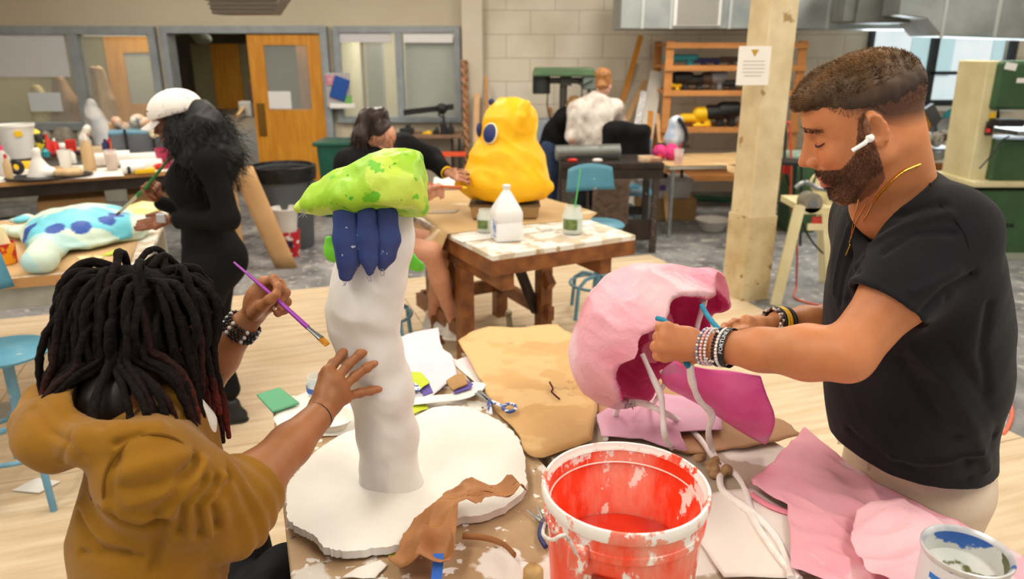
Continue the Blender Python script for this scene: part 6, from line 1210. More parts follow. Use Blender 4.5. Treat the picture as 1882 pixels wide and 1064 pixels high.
def head_ops(s, O, R, S=1., nose=1., fem=False, ears=True):
    c = lambda x, y, z: O + R @ (np.array([x, y, z]) * S); k_ = lambda v: v * S
    E_ = lambda x, y, z, r, k=.01, mode=0, Rl=None: s.ell(c(x, y, z), np.array(r) * S if np.ndim(r) else r * S, R if Rl is None else R @ Rl, k * S, mode)
    C_ = lambda a, b, ra, rb=None, k=.008, mode=0: s.cone(c(*a), c(*b), ra * S, (ra if rb is None else rb) * S, k * S, mode)
    jw = .86 if fem else 1.
    E_(-.012, 0, .050, (.098, .076, .078)); E_(.02, 0, .04, (.07, .066, .075), .02); E_(.034, 0, -.022, (.056, .058 * jw, .075), .02)
    for y in (-1, 1):
        C_((.0, y * .052 * jw, -.038), (.068, y * .018, -.092), .02, .016, .018); C_((.0, y * .056, -.005), (.0, y * .052 * jw, -.04), .018, .02, .02)
        E_(.058, y * .036, -.018, (.026, .022, .02), .016)
    C_((.066, -.012, -.093), (.066, .012, -.093), .019, None, .015); E_(.074, 0, -.09, (.014, .014, .012), .012)
    C_((.076, -.028, .036), (.076, .028, .036), .0105, None, .014)
    for y in (-1, 1):
        E_(.097, y * .033, .016, (.018, .019, .0125), .010, 1); E_(.069, y * .033, .0145, .0155, .004)
    C_((.085, 0, .03), (.108, 0, -.010), .0068, .0088, .009); C_((.080, 0, .026), (.094, 0, -.020), .010, .014, .010); E_(.110, 0, -.016, (.0115 * nose, .0095, .0095), .006)
    for y in (-1, 1): E_(.098, y * .0125, -.021, (.0105, .0072, .0085), .004); E_(.101, y * .006, -.029, (.005, .003, .004), .003, 1)
    E_(.082, 0, -.052, (.016, .026, .022), .012); C_((.094, -.012, -.0525), (.094, .012, -.0525), .0052, None, .005); C_((.0925, -.011, -.0655), (.0925, .011, -.0655), .0062, None, .005)
    C_((.0985, -.021, -.0592), (.0985, .021, -.0592), .0022, None, .003, 1); E_(.097, 0, -.076, (.006, .016, .005), .006, 1)
    if ears:
        for y in (-1, 1):
            Rl = euler(0, .12, y * .35); E_(-.008, y * .078, .004, (.019, .0065, .031), .006, 0, Rl); E_(-.003, y * .087, .005, (.0115, .0095, .019), .004, 1, Rl); E_(.004, y * .079, -.004, (.005, .005, .008), .003)
            a_ = np.linspace(-.4, 4.2, 9); q = [c(*(np.array([-.008, y * .084, .004]) + Rl @ np.array([.015 * math.cos(t), 0, .026 * math.sin(t)]))) for t in a_]; s.path(q, .0035 * S, .004)
    return c
def inv(O, R, S, V): return ((V - O) @ R) / S
def facecol(V, O, R, S, base, lip, shade=None):
    q = inv(O, R, S, V); c = np.tile(np.array(base), (len(V), 1)); v = (fbm(V, 40, 3) * .05 + 1)[:, None]; c = c * v
    ck = np.exp(-(((q[:, 0] - .075) / .03) ** 2 + ((np.abs(q[:, 1]) - .042) / .02) ** 2 + ((q[:, 2] + .015) / .02) ** 2))[:, None] * .35; c = c * (1 - ck) + np.array(base) * [1.1, .72, .68] * ck
    ns = np.exp(-(((q[:, 0] - .108) / .012) ** 2 + (q[:, 1] / .014) ** 2 + ((q[:, 2] + .015) / .015) ** 2))[:, None] * .35; c = c * (1 - ns) + np.array(base) * [1.1, .7, .62] * ns
    lp = (np.abs(q[:, 1]) < .021) & (q[:, 0] > .086) & (q[:, 0] < .13) & (np.abs(q[:, 2] + .059) < .0115 - 9 * q[:, 1] ** 2); c[lp] = lip
    return c
def hand_from(s, wrist, knuck, wr=.026, kr=.013, fingers=(), thumb=None, fr_=.009, tr=.0072, palm_k=.012):
    """knuck: list of four knuckle points; fingers: list of point chains; thumb chain"""
    W_ = np.asarray(wrist); K = [np.asarray(k) for k in knuck]
    for k in K: s.cone(W_ + (k - W_) * .12, k, wr * .55, kr, palm_k)
    for a_, b_ in zip(K[:-1], K[1:]): s.cone(a_, b_, kr * .95, kr * .95, .008); s.cone(W_ + (a_ - W_) * .5, W_ + (b_ - W_) * .5, kr * 1.15, None, .01)
    for ch in fingers:
        n = len(ch); s.path(ch, np.linspace(fr_, tr, n), .0035)
        for j in ch[1:-1]: s.ell(j, fr_ * 1.04, k=.003)
    if thumb is not None: n = len(thumb); s.path(thumb, np.linspace(.0135, .0085, n), .006)
def arm_ops(s, S_, E_, W_, g=1., k=.02):
    S_, E_, W_ = map(np.asarray, (S_, E_, W_)); s.cone(S_, E_, .055 * g, .042 * g, k); s.ell(S_ + (E_ - S_) * .45, .055 * g, k=.03)
    s.path([E_, E_ + (W_ - E_) * .28, E_ + (W_ - E_) * .65, W_], [.042 * g, .045 * g, .036 * g, .0275 * g], k)
def leg_ops(s, h, kn, an, g=1., toe=None):
    h, kn, an = map(np.asarray, (h, kn, an)); s.cone(h, kn, .085 * g, .056 * g, .03); s.path([kn, kn + (an - kn) * .3, kn + (an - kn) * .7, an], [.054 * g, .058 * g, .042 * g, .034 * g], .02)
    if toe is not None: s.path([an - [0, 0, .03], toe], [.035, .03], .02)
def shoe(name, heel, toe, m, sole, parent, h=.07, w_=.042):
    heel, toe = np.array(heel, float), np.array(toe, float); d = vnorm(toe - heel); z0 = 0.012
    heel[2] = toe[2] = z0 + .03; s = SDF(); s.path([heel, (heel + toe) / 2 + [0, 0, .005], toe - d * .03], [w_ * .85, w_ * .95, w_ * .85], .02); s.cone(heel + d * .02, heel + d * .03 + [0, 0, h], .04, .036, .02); s.cut((0, 0, z0), (0, 0, -1), .003)
    o = sobj(name, s, .006, m, parent); o2 = SDF(); o2.path([heel - [0, 0, .028], toe - d * .03 - [0, 0, .028]], [w_ * .95, w_ * .98], .01); o2.cut((0, 0, z0 + .012), (0, 0, 1), .003); o2.cut((0, 0, .003), (0, 0, -1), .003); sobj('sole', o2, .006, sole, o); return o
# ============================================================ STANDING MAN IN BLACK
SKA = hx('ca8253'); MA_ = skin('skin_a', 0, 0)
f3 = vnorm([-.93, .30, 0]); pit = math.radians(25); fz = f3 * math.cos(pit) + np.array([0, 0, -1]) * math.sin(pit); lf = vnorm(np.cross([0, 0, 1], f3)); uz = np.cross(fz, lf); RH = np.stack([fz, lf, uz], 1); SH = 1.04
ear = P(1603, 246, 1.262); OH = ear - lf * .08 * SH
pn = thing('person', 'bearded man with short hair and black t-shirt standing at the right of the near table', 'person', (1.0, 1.62, 0))
Nb = P(1650, 345, 1.42); SLa, ELa, WLa = P(1738, 430, 1.35), P(1556, 652, 1.35), P(1322, 638, 1.52); SRa, ERa, WRa = P(1600, 400, 1.68), P(1570, 597, 1.80), P(1432, 593, 1.70)
body = SDF(); cA_ = head_ops(body, OH, RH, SH)
body.cone(cA_(-.035, 0, -.03), Nb + [.015, .01, -.02], .056, .066, .03); body.cone(cA_(.0, 0, -.07), Nb + [-.03, .0, -.03], .042, .055, .03)
body.cone(Nb + [0, 0, -.04], SLa + [0, 0, -.01], .06, .05, .03); body.cone(Nb + [0, 0, -.04], SRa, .06, .05, .03); body.cone([.83, 1.49, 1.42], [.9, 1.53, 1.15], .12, .12, .05)
arm_ops(body, SLa, ELa, WLa, 1.14); arm_ops(body, SRa, ERa, WRa, 1.08)
for (px, py) in ((1223, 602), (1220, 619), (1214, 636), (1219, 653)): pass
kn = [P(1226, 604, 1.545), P(1222, 620, 1.54), P(1217, 637, 1.54), P(1222, 653, 1.55)]
fg = [[k, P(px - 6, py, 1.565), P(px + 4, py + 2, 1.592), P(px + 22, py + 1, 1.59)] for k, (px, py) in zip(kn, ((1220, 602), (1216, 619), (1211, 637), (1216, 653)))]
hand_from(body, P(1300, 636, 1.535), kn, wr=.032, kr=.0145, fingers=fg, thumb=[P(1285, 655, 1.56), P(1262, 662, 1.575), P(1243, 652, 1.60), P(1232, 640, 1.61)], fr_=.0118, tr=.01)
body.ell(P(1262, 632, 1.545), (.036, .022, .036), k=.015)
kr_ = [P(1372, 590, 1.655), P(1370, 600, 1.645), P(1372, 611, 1.64), P(1378, 621, 1.64)]
fgr = [[kr_[0], P(1350, 592, 1.64), P(1333, 600, 1.615), P(1326, 607, 1.595)], [kr_[1], P(1350, 606, 1.625), P(1338, 613, 1.605), P(1332, 617, 1.59)], [kr_[2], P(1352, 618, 1.62), P(1342, 625, 1.61), P(1350, 630, 1.60)], [kr_[3], P(1360, 628, 1.625), P(1352, 635, 1.62), P(1360, 640, 1.62)]]
hand_from(body, P(1418, 596, 1.69), kr_, kr=.0135, fingers=fgr, thumb=[P(1398, 606, 1.66), P(1368, 610, 1.625), P(1345, 612, 1.60), P(1330, 612, 1.585)])
def beardf(q):
    x, y, z = q[:, 0], np.abs(q[:, 1]), q[:, 2]; cl = np.interp(x, [-.01, .012, .03, .06, .075, .095], [.045, .03, -.022, -.043, -.040, -.036])
    low = np.interp(x, [-.02, .02, .06], [-.065, -.105, -.125]); m = (z < cl) & (x > .0) & (z > low)
    lips = (y < .019) & (x > .085) & (np.abs(z + .059) < .0105); phil = (z > -.036) & (y < .03) & (x > .07); return m & ~lips & ~phil & ~((x > .09) & (z > -.034))
def hairf(q):
    x, y, z = q[:, 0], np.abs(q[:, 1]), q[:, 2]; line = np.interp(x, [-.11, -.07, -.03, -.012, .008, .02, .045, .07], [-.035, -.03, .0, .025, .028, .036, .062, .088]); return (z > line)
def colA(V):
    c = facecol(V, OH, RH, SH, SKA, hx('c2685a')); q = inv(OH, RH, SH, V); near = (np.abs(q).max(1) < .15)
    bf = near & beardf(q); hf = near & hairf(q) & (q[:, 2] > -.05) & (np.abs(q[:, 1]) < .083) & ~((np.abs(q[:, 1]) > .0765) & (q[:, 2] < .04))
    nz = (.5 + .5 * wav(V, 200, 4))[:, None]; dk = np.array(hx('5b3a28'))
    c[bf] = (c * .25 + dk * .75)[bf] * (1 - .2 * nz[bf]); fade = np.clip((q[:, 2] - np.interp(q[:, 0], [-.11, -.03, .0, .03], [-.035, -.01, .02, .05])) / .028, 0, 1)[:, None]
    ch = c * (1 - fade * .9) + dk * .55 * fade; c[hf] = ch[hf]
    nk = near & ~bf & (q[:, 0] > .0) & (q[:, 0] < .07) & (q[:, 2] < -.08) & (q[:, 2] > -.15); c[nk] = (c * .95)[nk]
    lid = near & ((np.abs(q[:, 1]) - .031) ** 2 + (q[:, 2] - .017) ** 2 < .013 ** 2) & (q[:, 0] > .074); c[lid] = (c * [.86, .74, .72])[lid]
    kq = np.zeros(len(V))
    for k in kn: kq = np.maximum(kq, np.exp(-((V - k) ** 2).sum(1) / .011 ** 2))
    c = c * (1 - .12 * kq[:, None] * np.array([.3, 1, 1])); return np.clip(c, 0, 1)
hb = (OH - .17, OH + .17, .0019)
bA = link('body', *(lambda L: (np.concatenate([l[0] for l in L]), np.concatenate([l[1] + sum(len(m[0]) for m in L[:i]) for i, l in enumerate(L)])))([
    (lambda r: (relax(r[0], r[1], 1), r[1]))(body.mesh(.0019, OH - [.16, .13, .15], OH + [.16, .13, .19])),
    (lambda r: (relax(r[0], r[1], 1), r[1]))(body.mesh(.0022, np.minimum(WLa, P(1215, 632, 1.57)) - [.03, .15, .06], np.maximum(WLa, P(1215, 632, 1.57)) + [.09, .05, .09])),
    (lambda r: (relax(r[0], r[1], 1), r[1]))(body.mesh(.0022, np.minimum(WRa, P(1325, 605, 1.58)) - [.02, .12, .06], np.maximum(WRa, P(1325, 605, 1.58)) + [.08, .08, .05])),
    (lambda r: (relax(r[0], r[1], 2), r[1]))(body.mesh(.006, [WLa[0] + .05, 1.12, 1.0], [1.1, 1.85, OH[2] - .10]))]), MA_, pn, True, cols=None)
me = bA.data; V = np.array([v.co for v in me.vertices]) + worigin(pn); a = me.color_attributes.new('Col', 'FLOAT_COLOR', 'POINT'); a.data.foreach_set('color', np.concatenate([colA(V), np.ones((len(V), 1))], 1).astype(np.float32).ravel())
# scalp hair, brows and beard as fine strands
hs = SDF(); head_ops(hs, OH, RH, SH, ears=False); HV, HF = hs.mesh(.003, OH - [.14, .12, .13], OH + [.14, .12, .17]); HN = normals(HV, HF); HQ = inv(OH, RH, SH, HV)
HB = mat('brown_hair', (1, 1, 1), (.8, .8, .8), scale=60, rough=.55, vcol=True)
def pick(mask, n): i = np.nonzero(mask)[0]; return RNG.choice(i, n, replace=len(i) < n)
topm = hairf(HQ) & (HQ[:, 2] > np.interp(HQ[:, 0], [-.11, -.05, .03, .09], [.065, .06, .075, .07]))
cap_ = SDF(); cc_ = lambda x, y, z: OH + RH @ (np.array([x, y, z]) * SH)
cap_.ell(cc_(-.011, 0, .054), np.array([.1005, .079, .0755]) * SH, RH, .01); cap_.ell(cc_(.060, 0, .094), np.array([.040, .054, .022]) * SH, RH @ euler(0, .5, 0), .03)
cap_.cutfn(lambda X: (lambda q: np.interp(q[..., 0], [-.11, -.05, .03, .07, .1], [.026, .022, .038, .068, .079]) + .004 * wav(X, 150, 6) - q[..., 2])(inv(OH, RH, SH, X)) * -1, [-99] * 3, [99] * 3, .006)
def hcol(V, f=1.): n = np.clip(.5 + .5 * wav(V * [1, 1, 1], 90, 7), 0, 1)[:, None]; q = inv(OH, RH, SH, V); t = np.clip((q[:, 2] - .05) / .07, 0, 1)[:, None]; a_ = np.array(hx('4a3320')) * (1 - t) + np.array(hx('8c6436')) * t; return a_ * (1 - n * .45) * f
hr = sobj('hair', cap_, .0035, HB, pn, colf=lambda V: hcol(V, .8), disp=lambda V: (lambda q: .0016 * wav(V, 260, 3) - .0042 * np.clip(1 - (q[:, 2] - np.interp(q[:, 0], [-.11, -.05, .03, .07, .1], [.026, .022, .038, .06, .06])) / .022, 0, 1))(inv(OH, RH, SH, V)))
CV, CF = cap_.mesh(.004); CN = normals(CV, CF); i = pick(inv(OH, RH, SH, CV)[:, 2] > .07, 15000); fw = RH[:, 0]; r_ = CV[i]; q = inv(OH, RH, SH, r_)
d_ = CN[i] * .8 + fw * .75 + RNG.randn(len(i), 3) * .18 + np.array([0, 0, .25]); strands('hair_strands', r_ - CN[i] * .002, d_, RNG.uniform(.004, .009, len(i)), .00045, HB, hr, cols=hcol(r_, 1.) * RNG.uniform(.7, 1.35, (len(i), 1)))
i = pick(hairf(HQ) & (HQ[:, 2] > .02) & (np.abs(HQ[:, 1]) > .02) | (hairf(HQ) & (HQ[:, 0] < -.05)), 13000); ll = np.clip((HQ[i, 2] - .0) / .09, .12, 1) * .009; strands('side_stubble', HV[i], HN[i] * .5 + np.array([0, 0, -.7]) + RNG.randn(len(i), 3) * .15, ll, .0003, HB, hr, cols=hcol(HV[i], .75) * RNG.uniform(.7, 1.2, (len(i), 1)))
i = pick(beardf(HQ), 11000); dns = np.clip(1 - np.abs(HQ[i, 2] + .06) / .12, .4, 1)
bd = strands('beard', HV[i], HN[i] * .55 + np.array([-.25, 0, -.75]) + RNG.randn(len(i), 3) * .3, RNG.uniform(.004, .008, len(i)) * dns, .00038, HB, pn, cols=np.tile(np.array(hx('4f3120')), (len(i), 1)) * RNG.uniform(.55, 1.5, (len(i), 1)), curl=.0006)
bm = (HQ[:, 0] > .065) & (np.abs(np.abs(HQ[:, 1]) - .031) < .021) & (np.abs(HQ[:, 2] - (.038 - .40 * (.088 - HQ[:, 0]))) < .0040)
i = pick(bm, 700); sg = np.sign(HQ[i, 1])[:, None]; strands('eyebrows', HV[i], HN[i] * .3 - fw * .3 + lf * sg * .8 + RNG.randn(len(i), 3) * .15, .009, .0004, HB, pn, cols=np.tile(np.array(hx('432a1a')), (len(i), 1)))
b = MB()
for y in (-1, 1): b.tube(spline([cc_(.0815, y * .021, .011), cc_(.0845, y * .028, .0085), cc_(.0835, y * .036, .0065), cc_(.0775, y * .044, .0070), cc_(.0705, y * .049, .0095)], 3), [.0006, .0011, .0014, .0015, .0016, .0016, .0016, .0016, .0016, .0015, .0014, .0012, .0007], 6)
b.done('eyelashes', plain('lash_dark', hx('1c120d'), .6), pn, True)
eb = MB(); e0 = cc_(.006, .089, -.004); eb.ball(e0, .0075, 12); eb.tube([e0, e0 + RH @ np.array([.010, .005, -.004]), e0 + RH @ np.array([.032, .004, -.009])], [.0042, .004, .0036], 10); eb.done('earbud', plain('earbud_white', hx('f6f6f4'), .25), pn, True)
# black t-shirt
TS = mat('black_jersey', hx('1b1b1e'), hx('161619'), scale=9, rough=.85, bump=.25, bscale=300, bdist=.001, sheen=.06)
sh_ = SDF(); fx = vnorm([-.96, .1, 0]); arm = ELa - SLa
sh_.path([SLa + [0, 0, .0], SLa + arm * .3, SLa + arm * .70], [.078, .077, .079], .03); sh_.path([SRa, SRa + (ERa - SRa) * .6], [.072, .074], .02)
ct_ = SLa + arm * .60; sh_.cutfn(lambda X: -((X - ct_) @ vnorm(arm + np.array([0, 0, -.02]))), ct_ - .13, ct_ + .13, .004)
sh_.cone(SLa + arm * .5, SLa + arm * .8, .066, .068, .004, 1)
sh_.cone(SLa + [0, 0, -.005], SRa + [0, 0, .0], .076, .074, .05); sh_.cone(SLa + [0.0, .02, -.02], Nb + [.02, .01, -.025], .068, .066, .05); sh_.cone(SRa, Nb + [.01, .01, -.035], .066, .062, .04)
sh_.path([[.825, 1.475, 1.42], [.865, 1.50, 1.30], [.905, 1.53, 1.12], [.955, 1.56, .92]], [.175, .185, .188, .20], .06, flat=(fx, .86))
sh_.cone([.82, 1.36, 1.40], [.90, 1.42, 1.18], .11, .12, .05); sh_.cut((.93, 1.45, .955), (-.10, .0, -1), .004)
sh_.cone(Nb + [.0, 0, -.045], cA_(-.03, 0, -.02), .062, .064, .006, 1); sh_.cone(Nb + [-.045, -.01, -.055], Nb + [-.10, -.01, -.02], .045, .06, .02, 1)
vS = lambda V: .0065 * ridge((V - ELa) @ np.array([[.55, 0, .8], [0, 1, 0], [-.8, 0, .25]]), 26, 3) * np.clip(.35 + np.exp(-((V - (SLa + [0, .02, -.13])) ** 2).sum(1) / .02), 0, 1) + .005 * wav(V * [1, 1, .45], 22, 8) + .0012 * wav(V, 90, 5)
GS = groove(sh_, [([(1700, 600), (1750, 640), (1795, 710), (1830, 800)], .012, -.008), ([(1680, 640), (1740, 700), (1790, 790), (1815, 860)], .014, .007), ([(1660, 660), (1700, 730), (1760, 800)], .012, -.006), ([(1815, 560), (1800, 640), (1815, 720)], .010, -.007),
    ([(1728, 375), (1660, 395), (1600, 425), (1560, 470)], .009, -.006), ([(1745, 395), (1680, 408), (1620, 440), (1575, 490)], .009, .006), ([(1750, 430), (1680, 432), (1625, 465)], .008, -.006), ([(1690, 580), (1740, 530), (1790, 505)], .009, -.007), ([(1600, 540), (1680, 535), (1760, 500)], .010, .005), ([(1590, 560), (1660, 570), (1740, 545)], .008, -.005),
    ([(1583, 420), (1560, 480), (1545, 560)], .007, -.006), ([(1560, 420), (1542, 480), (1535, 540)], .007, .005), ([(1600, 440), (1580, 500), (1560, 550)], .007, -.006), ([(1560, 790), (1660, 850), (1780, 880)], .010, -.005), ([(1640, 840), (1720, 850), (1800, 830)], .008, .006), ([(1700, 700), (1720, 780), (1780, 850)], .011, -.006)], 1.15, 1.9)
shirt = sobj('t_shirt', sh_, .0042, TS, pn, disp=lambda V: vS(V) * .6 + GS(V))
nb = [P(1690, 303, 1.38), P(1660, 305, 1.345), P(1625, 340, 1.33), P(1597, 378, 1.35), P(1583, 392, 1.38), P(1577, 372, 1.43), P(1600, 330, 1.50), P(1660, 300, 1.50)]
sm_ = spline([surf(sh_, px, py, 1.2, 1.7, lambda V: vS(V) * .6 + GS(V), 0.) for px, py in ((1703, 318), (1712, 345), (1728, 375), (1752, 400), (1772, 430), (1782, 465), (1786, 505))], 5); MB().tube(sm_, .0011, 6).done('seam', plain('seam_black', (.004, .004, .004), .8), shirt, True)
def onsh(px, py): return hit(sh_, px, py, 1.2, 1.8, .002)
hm = []
# trousers and shoes
KH = mat('khaki_twill', hx('e6d2bc'), hx('dcc6ae'), scale=6, rough=.8, bump=.2, bscale=200, bdist=.001)
tr_ = SDF(); tr_.cone([.95, 1.555, 1.10], [.985, 1.58, .92], .150, .165, .03, flat=(fx, .85)); hL, hR = np.array([1.0, 1.50, .86]), np.array([.98, 1.68, .86])
tr_.path([hL, [.98, 1.50, .50], [1.02, 1.52, .09]], [.115, .08, .065], .04); tr_.path([hR, [.97, 1.75, .50], [1.0, 1.78, .09]], [.112, .08, .065], .04); tr_.cut((0, 0, .07), (0, 0, -1), .004)
tq = sobj('trousers', tr_, .007, KH, pn, disp=lambda V: .004 * ridge(V * [1, 1, .5], 18, 4))
pk = [hit(tr_, px, py, 1.2, 2.2, .002) for px, py in ((1736, 905), (1742, 925), (1755, 938), (1765, 934), (1775, 915), (1783, 905))]; MB().tube(spline(pk, 4), .0022, 6).done('pocket_edge', mat('khaki_dark', hx('b09c82'), rough=.8), tq, True)
for px in (1600, 1545): a_ = hit(tr_, px, 842 if px == 1600 else 800, 1.2, 2.2, .003); MB().bar(a_ + [0, 0, .02], a_ - [0, 0, .03], .012, .004, up=(0, -1, 0)).done('belt_loop', KH, tq, bevel=.001)
shoe('shoe', [1.08, 1.52, 0], [.85, 1.46, 0], WHP, WHP, pn); shoe('shoe', [1.06, 1.78, 0], [.84, 1.78, 0], WHP, WHP, pn)
# bracelets: ring round the arm, axis along the forearm
def ringpts(c, ax_, r, n, flat=1.): R = frame(ax_); a_ = np.linspace(0, 2 * math.pi, n, endpoint=False); return [c + R @ np.array([0, r * math.cos(q), r * flat * math.sin(q)]) for q in a_]
axL = vnorm(WLa - ELa); wc = lambda t: WLa + axL * t
def beads(name, c, ax_, r, n, br, cols, parent, tilt=None):
    b = MB(); ax_ = vnorm(ax_ + np.array(tilt or (0, 0, 0)))
    for k, p in enumerate(ringpts(c, ax_, r, n)): b.ball(p, br, 8, col=cols[k % len(cols)])
    o = b.done(name, mat('glossy_beads', (1, 1, 1), rough=.25, vcol=True), parent, True); return o
WH, BK, PKc, BLc = hx('f0f0ee'), hx('15151a'), hx('f3c3cc'), hx('7f9cc4')
for (t, r, cs, br, nm) in ((.032, .0385, (WH, BLc), .0031, 1), (.023, .039, (PKc, hx('f7dde2')), .0032, 1), (.014, .0385, (hx('e4e4ea'),), .0032, 1), (-.002, .0385, (BK, BK, BK, BK, BK, BK, BK, WH), .0035, 1), (-.011, .039, (WH,), .0038, 1)):
    beads('bead_bracelet', wc(t), axL, r * .98, 34, br, cs, pn, (0, .0, .12))
bt_ = vnorm(axL + np.array([0, 0, .12])); cb2 = wc(-.022); RB2 = frame(bt_); n = 48; v = []
for k in range(n):
    q = 2 * math.pi * k / n
    for (dx, rr_) in ((-.006, .0392), (.006, .0392), (.006, .041), (-.006, .041)): v.append(cb2 + RB2 @ np.array([dx, rr_ * math.cos(q), rr_ * math.sin(q)]))
MB().add(v, [(k * 4 + j, ((k + 1) % n) * 4 + j, ((k + 1) % n) * 4 + (j + 1) % 4, k * 4 + (j + 1) % 4) for k in range(n) for j in range(4)]).done('rubber_band', plain('band_black', hx('19191b'), .5), pn, True)
def text_mesh(txt, size=1.):
    cu = bpy.data.curves.new('t', 'FONT'); cu.body = txt; cu.size = size; cu.extrude = 0; cu.resolution_u = 2; o = bpy.data.objects.new('t', cu); COL.objects.link(o); dg = bpy.context.evaluated_depsgraph_get(); dg.update()
    me = bpy.data.meshes.new_from_object(o.evaluated_get(dg)); V = np.array([v.co[:] for v in me.vertices]); Fc = [tuple(p.vertices) for p in me.polygons]; bpy.data.objects.remove(o); return V, Fc
TV, TF = text_mesh('FORTUNE F', .0115)
# angle of the ring point that faces the camera
cd = vnorm(np.array([0, 0, H]) - cb2); qa = math.atan2((RB2.T @ cd)[2], (RB2.T @ cd)[1]); L_t = TV[:, 0].max()
def wrap(V, sg): 
    ang = qa + sg * (V[:, 0] - L_t * .5) / .0412 + .35 * sg; return np.array([cb2 + RB2 @ np.array([sg2 * (v[1] - .0042), .0413 * math.cos(t_), .0413 * math.sin(t_)]) for v, t_ in zip(V, ang)])
sg2 = 1; W1 = wrap(TV, 1)
if W1[TV[:, 0].argmax()][2] < W1[TV[:, 0].argmin()][2]: sg2 = -1; W1 = wrap(TV, -1)
MB().add(W1, TF).done('band_lettering', plain('letter_white', hx('f2f2f0'), .5), pn)
axR = vnorm(WRa - ERa); wr2 = lambda t: WRa + axR * t
for (t, m_, r) in ((-.018, plain('band_black2', hx('19191b'), .5), .034), (-.004, plain('band_yellow', hx('f0b81c'), .5), .0335), (.004, MATS['band_yellow'], .0335), (.011, MATS['band_black'], .033)): MB().tube(ringpts(wr2(t), axR, r, 40), .0045, 8, closed=True).done('rubber_band', m_, pn, True)
beads('bead_bracelet', wr2(.022), axR, .033, 26, .0038, (hx('d8cfc2'), hx('5a4438')), pn, (0, 0, .2)); beads('bead_bracelet', wr2(.028), axR, .032, 26, .0035, (hx('b9b0a6'), hx('e8e0d6'), hx('4a3a34')), pn, (0, 0, .2))
# gold chains
GOLD = plain('gold', hx('e8b64c'), .25, 1.)
both = SDF(); both.ops = list(body.ops) + list(sh_.ops)
def onboth(px, py, off=.002):
    z = np.linspace(1.2, 1.75, 220); X = np.array([P(px, py, q) for q in z]); D = np.minimum(sdf_at(body, X), sdf_at(sh_, X)); i = np.argmax(D < off); return X[i] if (D < off).any() else P(px, py, 1.4)
c1 = spline([onboth(*q) for q in ((1690, 302), (1675, 308), (1660, 315), (1643, 328), (1628, 344), (1612, 362), (1600, 382), (1590, 400), (1585, 407))], 8)
b = MB(); b.tube(c1, .0011, 6)
for p in c1[:44]: b.ball(p, (.0032, .0032, .0022), 8)
b.done('gold_chain', GOLD, pn, True)
c2 = spline([onboth(*q) for q in ((1578, 366), (1574, 385), (1568, 410), (1564, 435), (1561, 447), (1566, 432), (1573, 410), (1582, 392), (1592, 375))], 6)
nk_ = MB().tube(c2, .0009, 6).done('thin_gold_chain', GOLD, pn, True); q1 = onboth(1561, 447, .003); MB().box(q1 - [0, 0, .014], (.004, .003, .024), euler(0, .25, 0)).done('pendant', GOLD, nk_, bevel=.001)
# ============================================================ SEATED MAN WITH DREADLOCKS
SKB = hx('a2683e'); pb = thing('person', 'seated man with long dark dreadlocks and mustard hoodie painting the tall pedestal', 'person', (-.66, 1.05, 0))
MST = skin('skin_b', 0, 0)
f3 = vnorm([.92, .32, 0]); pit = math.radians(24); fz = f3 * math.cos(pit) - np.array([0, 0, 1]) * math.sin(pit); lf2 = vnorm(np.cross([0, 0, 1], f3)); R2 = np.stack([fz, lf2, np.cross(fz, lf2)], 1); O2 = P(258, 636, 1.33); S2 = 1.02
bs_ = SDF(); c2_ = head_ops(bs_, O2, R2, S2, nose=1.15)
Nb2 = np.array([-.665, 1.13, 1.27]); SR2, ER2, WR2 = P(262, 872, 1.13), P(415, 938, 1.27), P(587, 763, 1.505); SL2, EL2, WL2 = np.array([-.70, 1.32, 1.24]), P(325, 765, 1.58), P(447, 598, 1.52)
bs_.cone(c2_(-.03, 0, -.03), Nb2, .056, .062, .03); bs_.cone(Nb2 - [0, 0, .05], SR2, .04, .04, .02); bs_.cone(Nb2 - [0, 0, .05], SL2 - [0, 0, .02], .04, .04, .02); bs_.cone([-.63, 1.12, 1.12], [-.64, 1.04, .8], .085, .085, .05)
arm_ops(bs_, SR2, ER2, WR2, 1.1); arm_ops(bs_, SL2, EL2, WL2, 1.05)
K2 = [P(603, 684, 1.538), P(617, 699, 1.533), P(627, 714, 1.538), P(634, 729, 1.548)]
F2 = [[K2[0], P(627, 653, 1.567), P(638, 639, 1.578), P(648, 629, 1.586)], [K2[1], P(640, 670, 1.55), P(661, 651, 1.56), P(677, 643, 1.572)], [K2[2], P(652, 692, 1.555), P(674, 676, 1.562), P(690, 666, 1.572)], [K2[3], P(661, 722, 1.57), P(681, 718, 1.582), P(697, 714, 1.592)]]
hand_from(bs_, WR2, K2, wr=.03, kr=.0145, fingers=F2, thumb=[P(588, 720, 1.545), P(596, 690, 1.58), P(612, 668, 1.61), P(628, 655, 1.63)], fr_=.0102, tr=.0085)
bs_.cone(P(592, 745, 1.52), P(612, 712, 1.535), .026, .024, .012, flat=((0, 1, 0), .7))
K3 = [P(486, 521, 1.485), P(492, 533, 1.50), P(494, 547, 1.515), P(493, 561, 1.53)]
F3 = [[K3[0], P(503, 513, 1.462), P(512, 528, 1.448), P(508, 543, 1.446)], [K3[1], P(515, 521, 1.478), P(525, 538, 1.466), P(515, 552, 1.462)], [K3[2], P(519, 538, 1.498), P(527, 555, 1.487), P(516, 565, 1.482)], [K3[3], P(515, 556, 1.515), P(523, 569, 1.506), P(511, 576, 1.50)]]
hand_from(bs_, WL2, K3, wr=.03, kr=.0145, fingers=F3, thumb=[P(466, 578, 1.478), P(481, 563, 1.455), P(496, 551, 1.442), P(507, 541, 1.438)], fr_=.0095, tr=.008)
bs_.ell(P(476, 553, 1.495), (.028, .024, .034), k=.015)
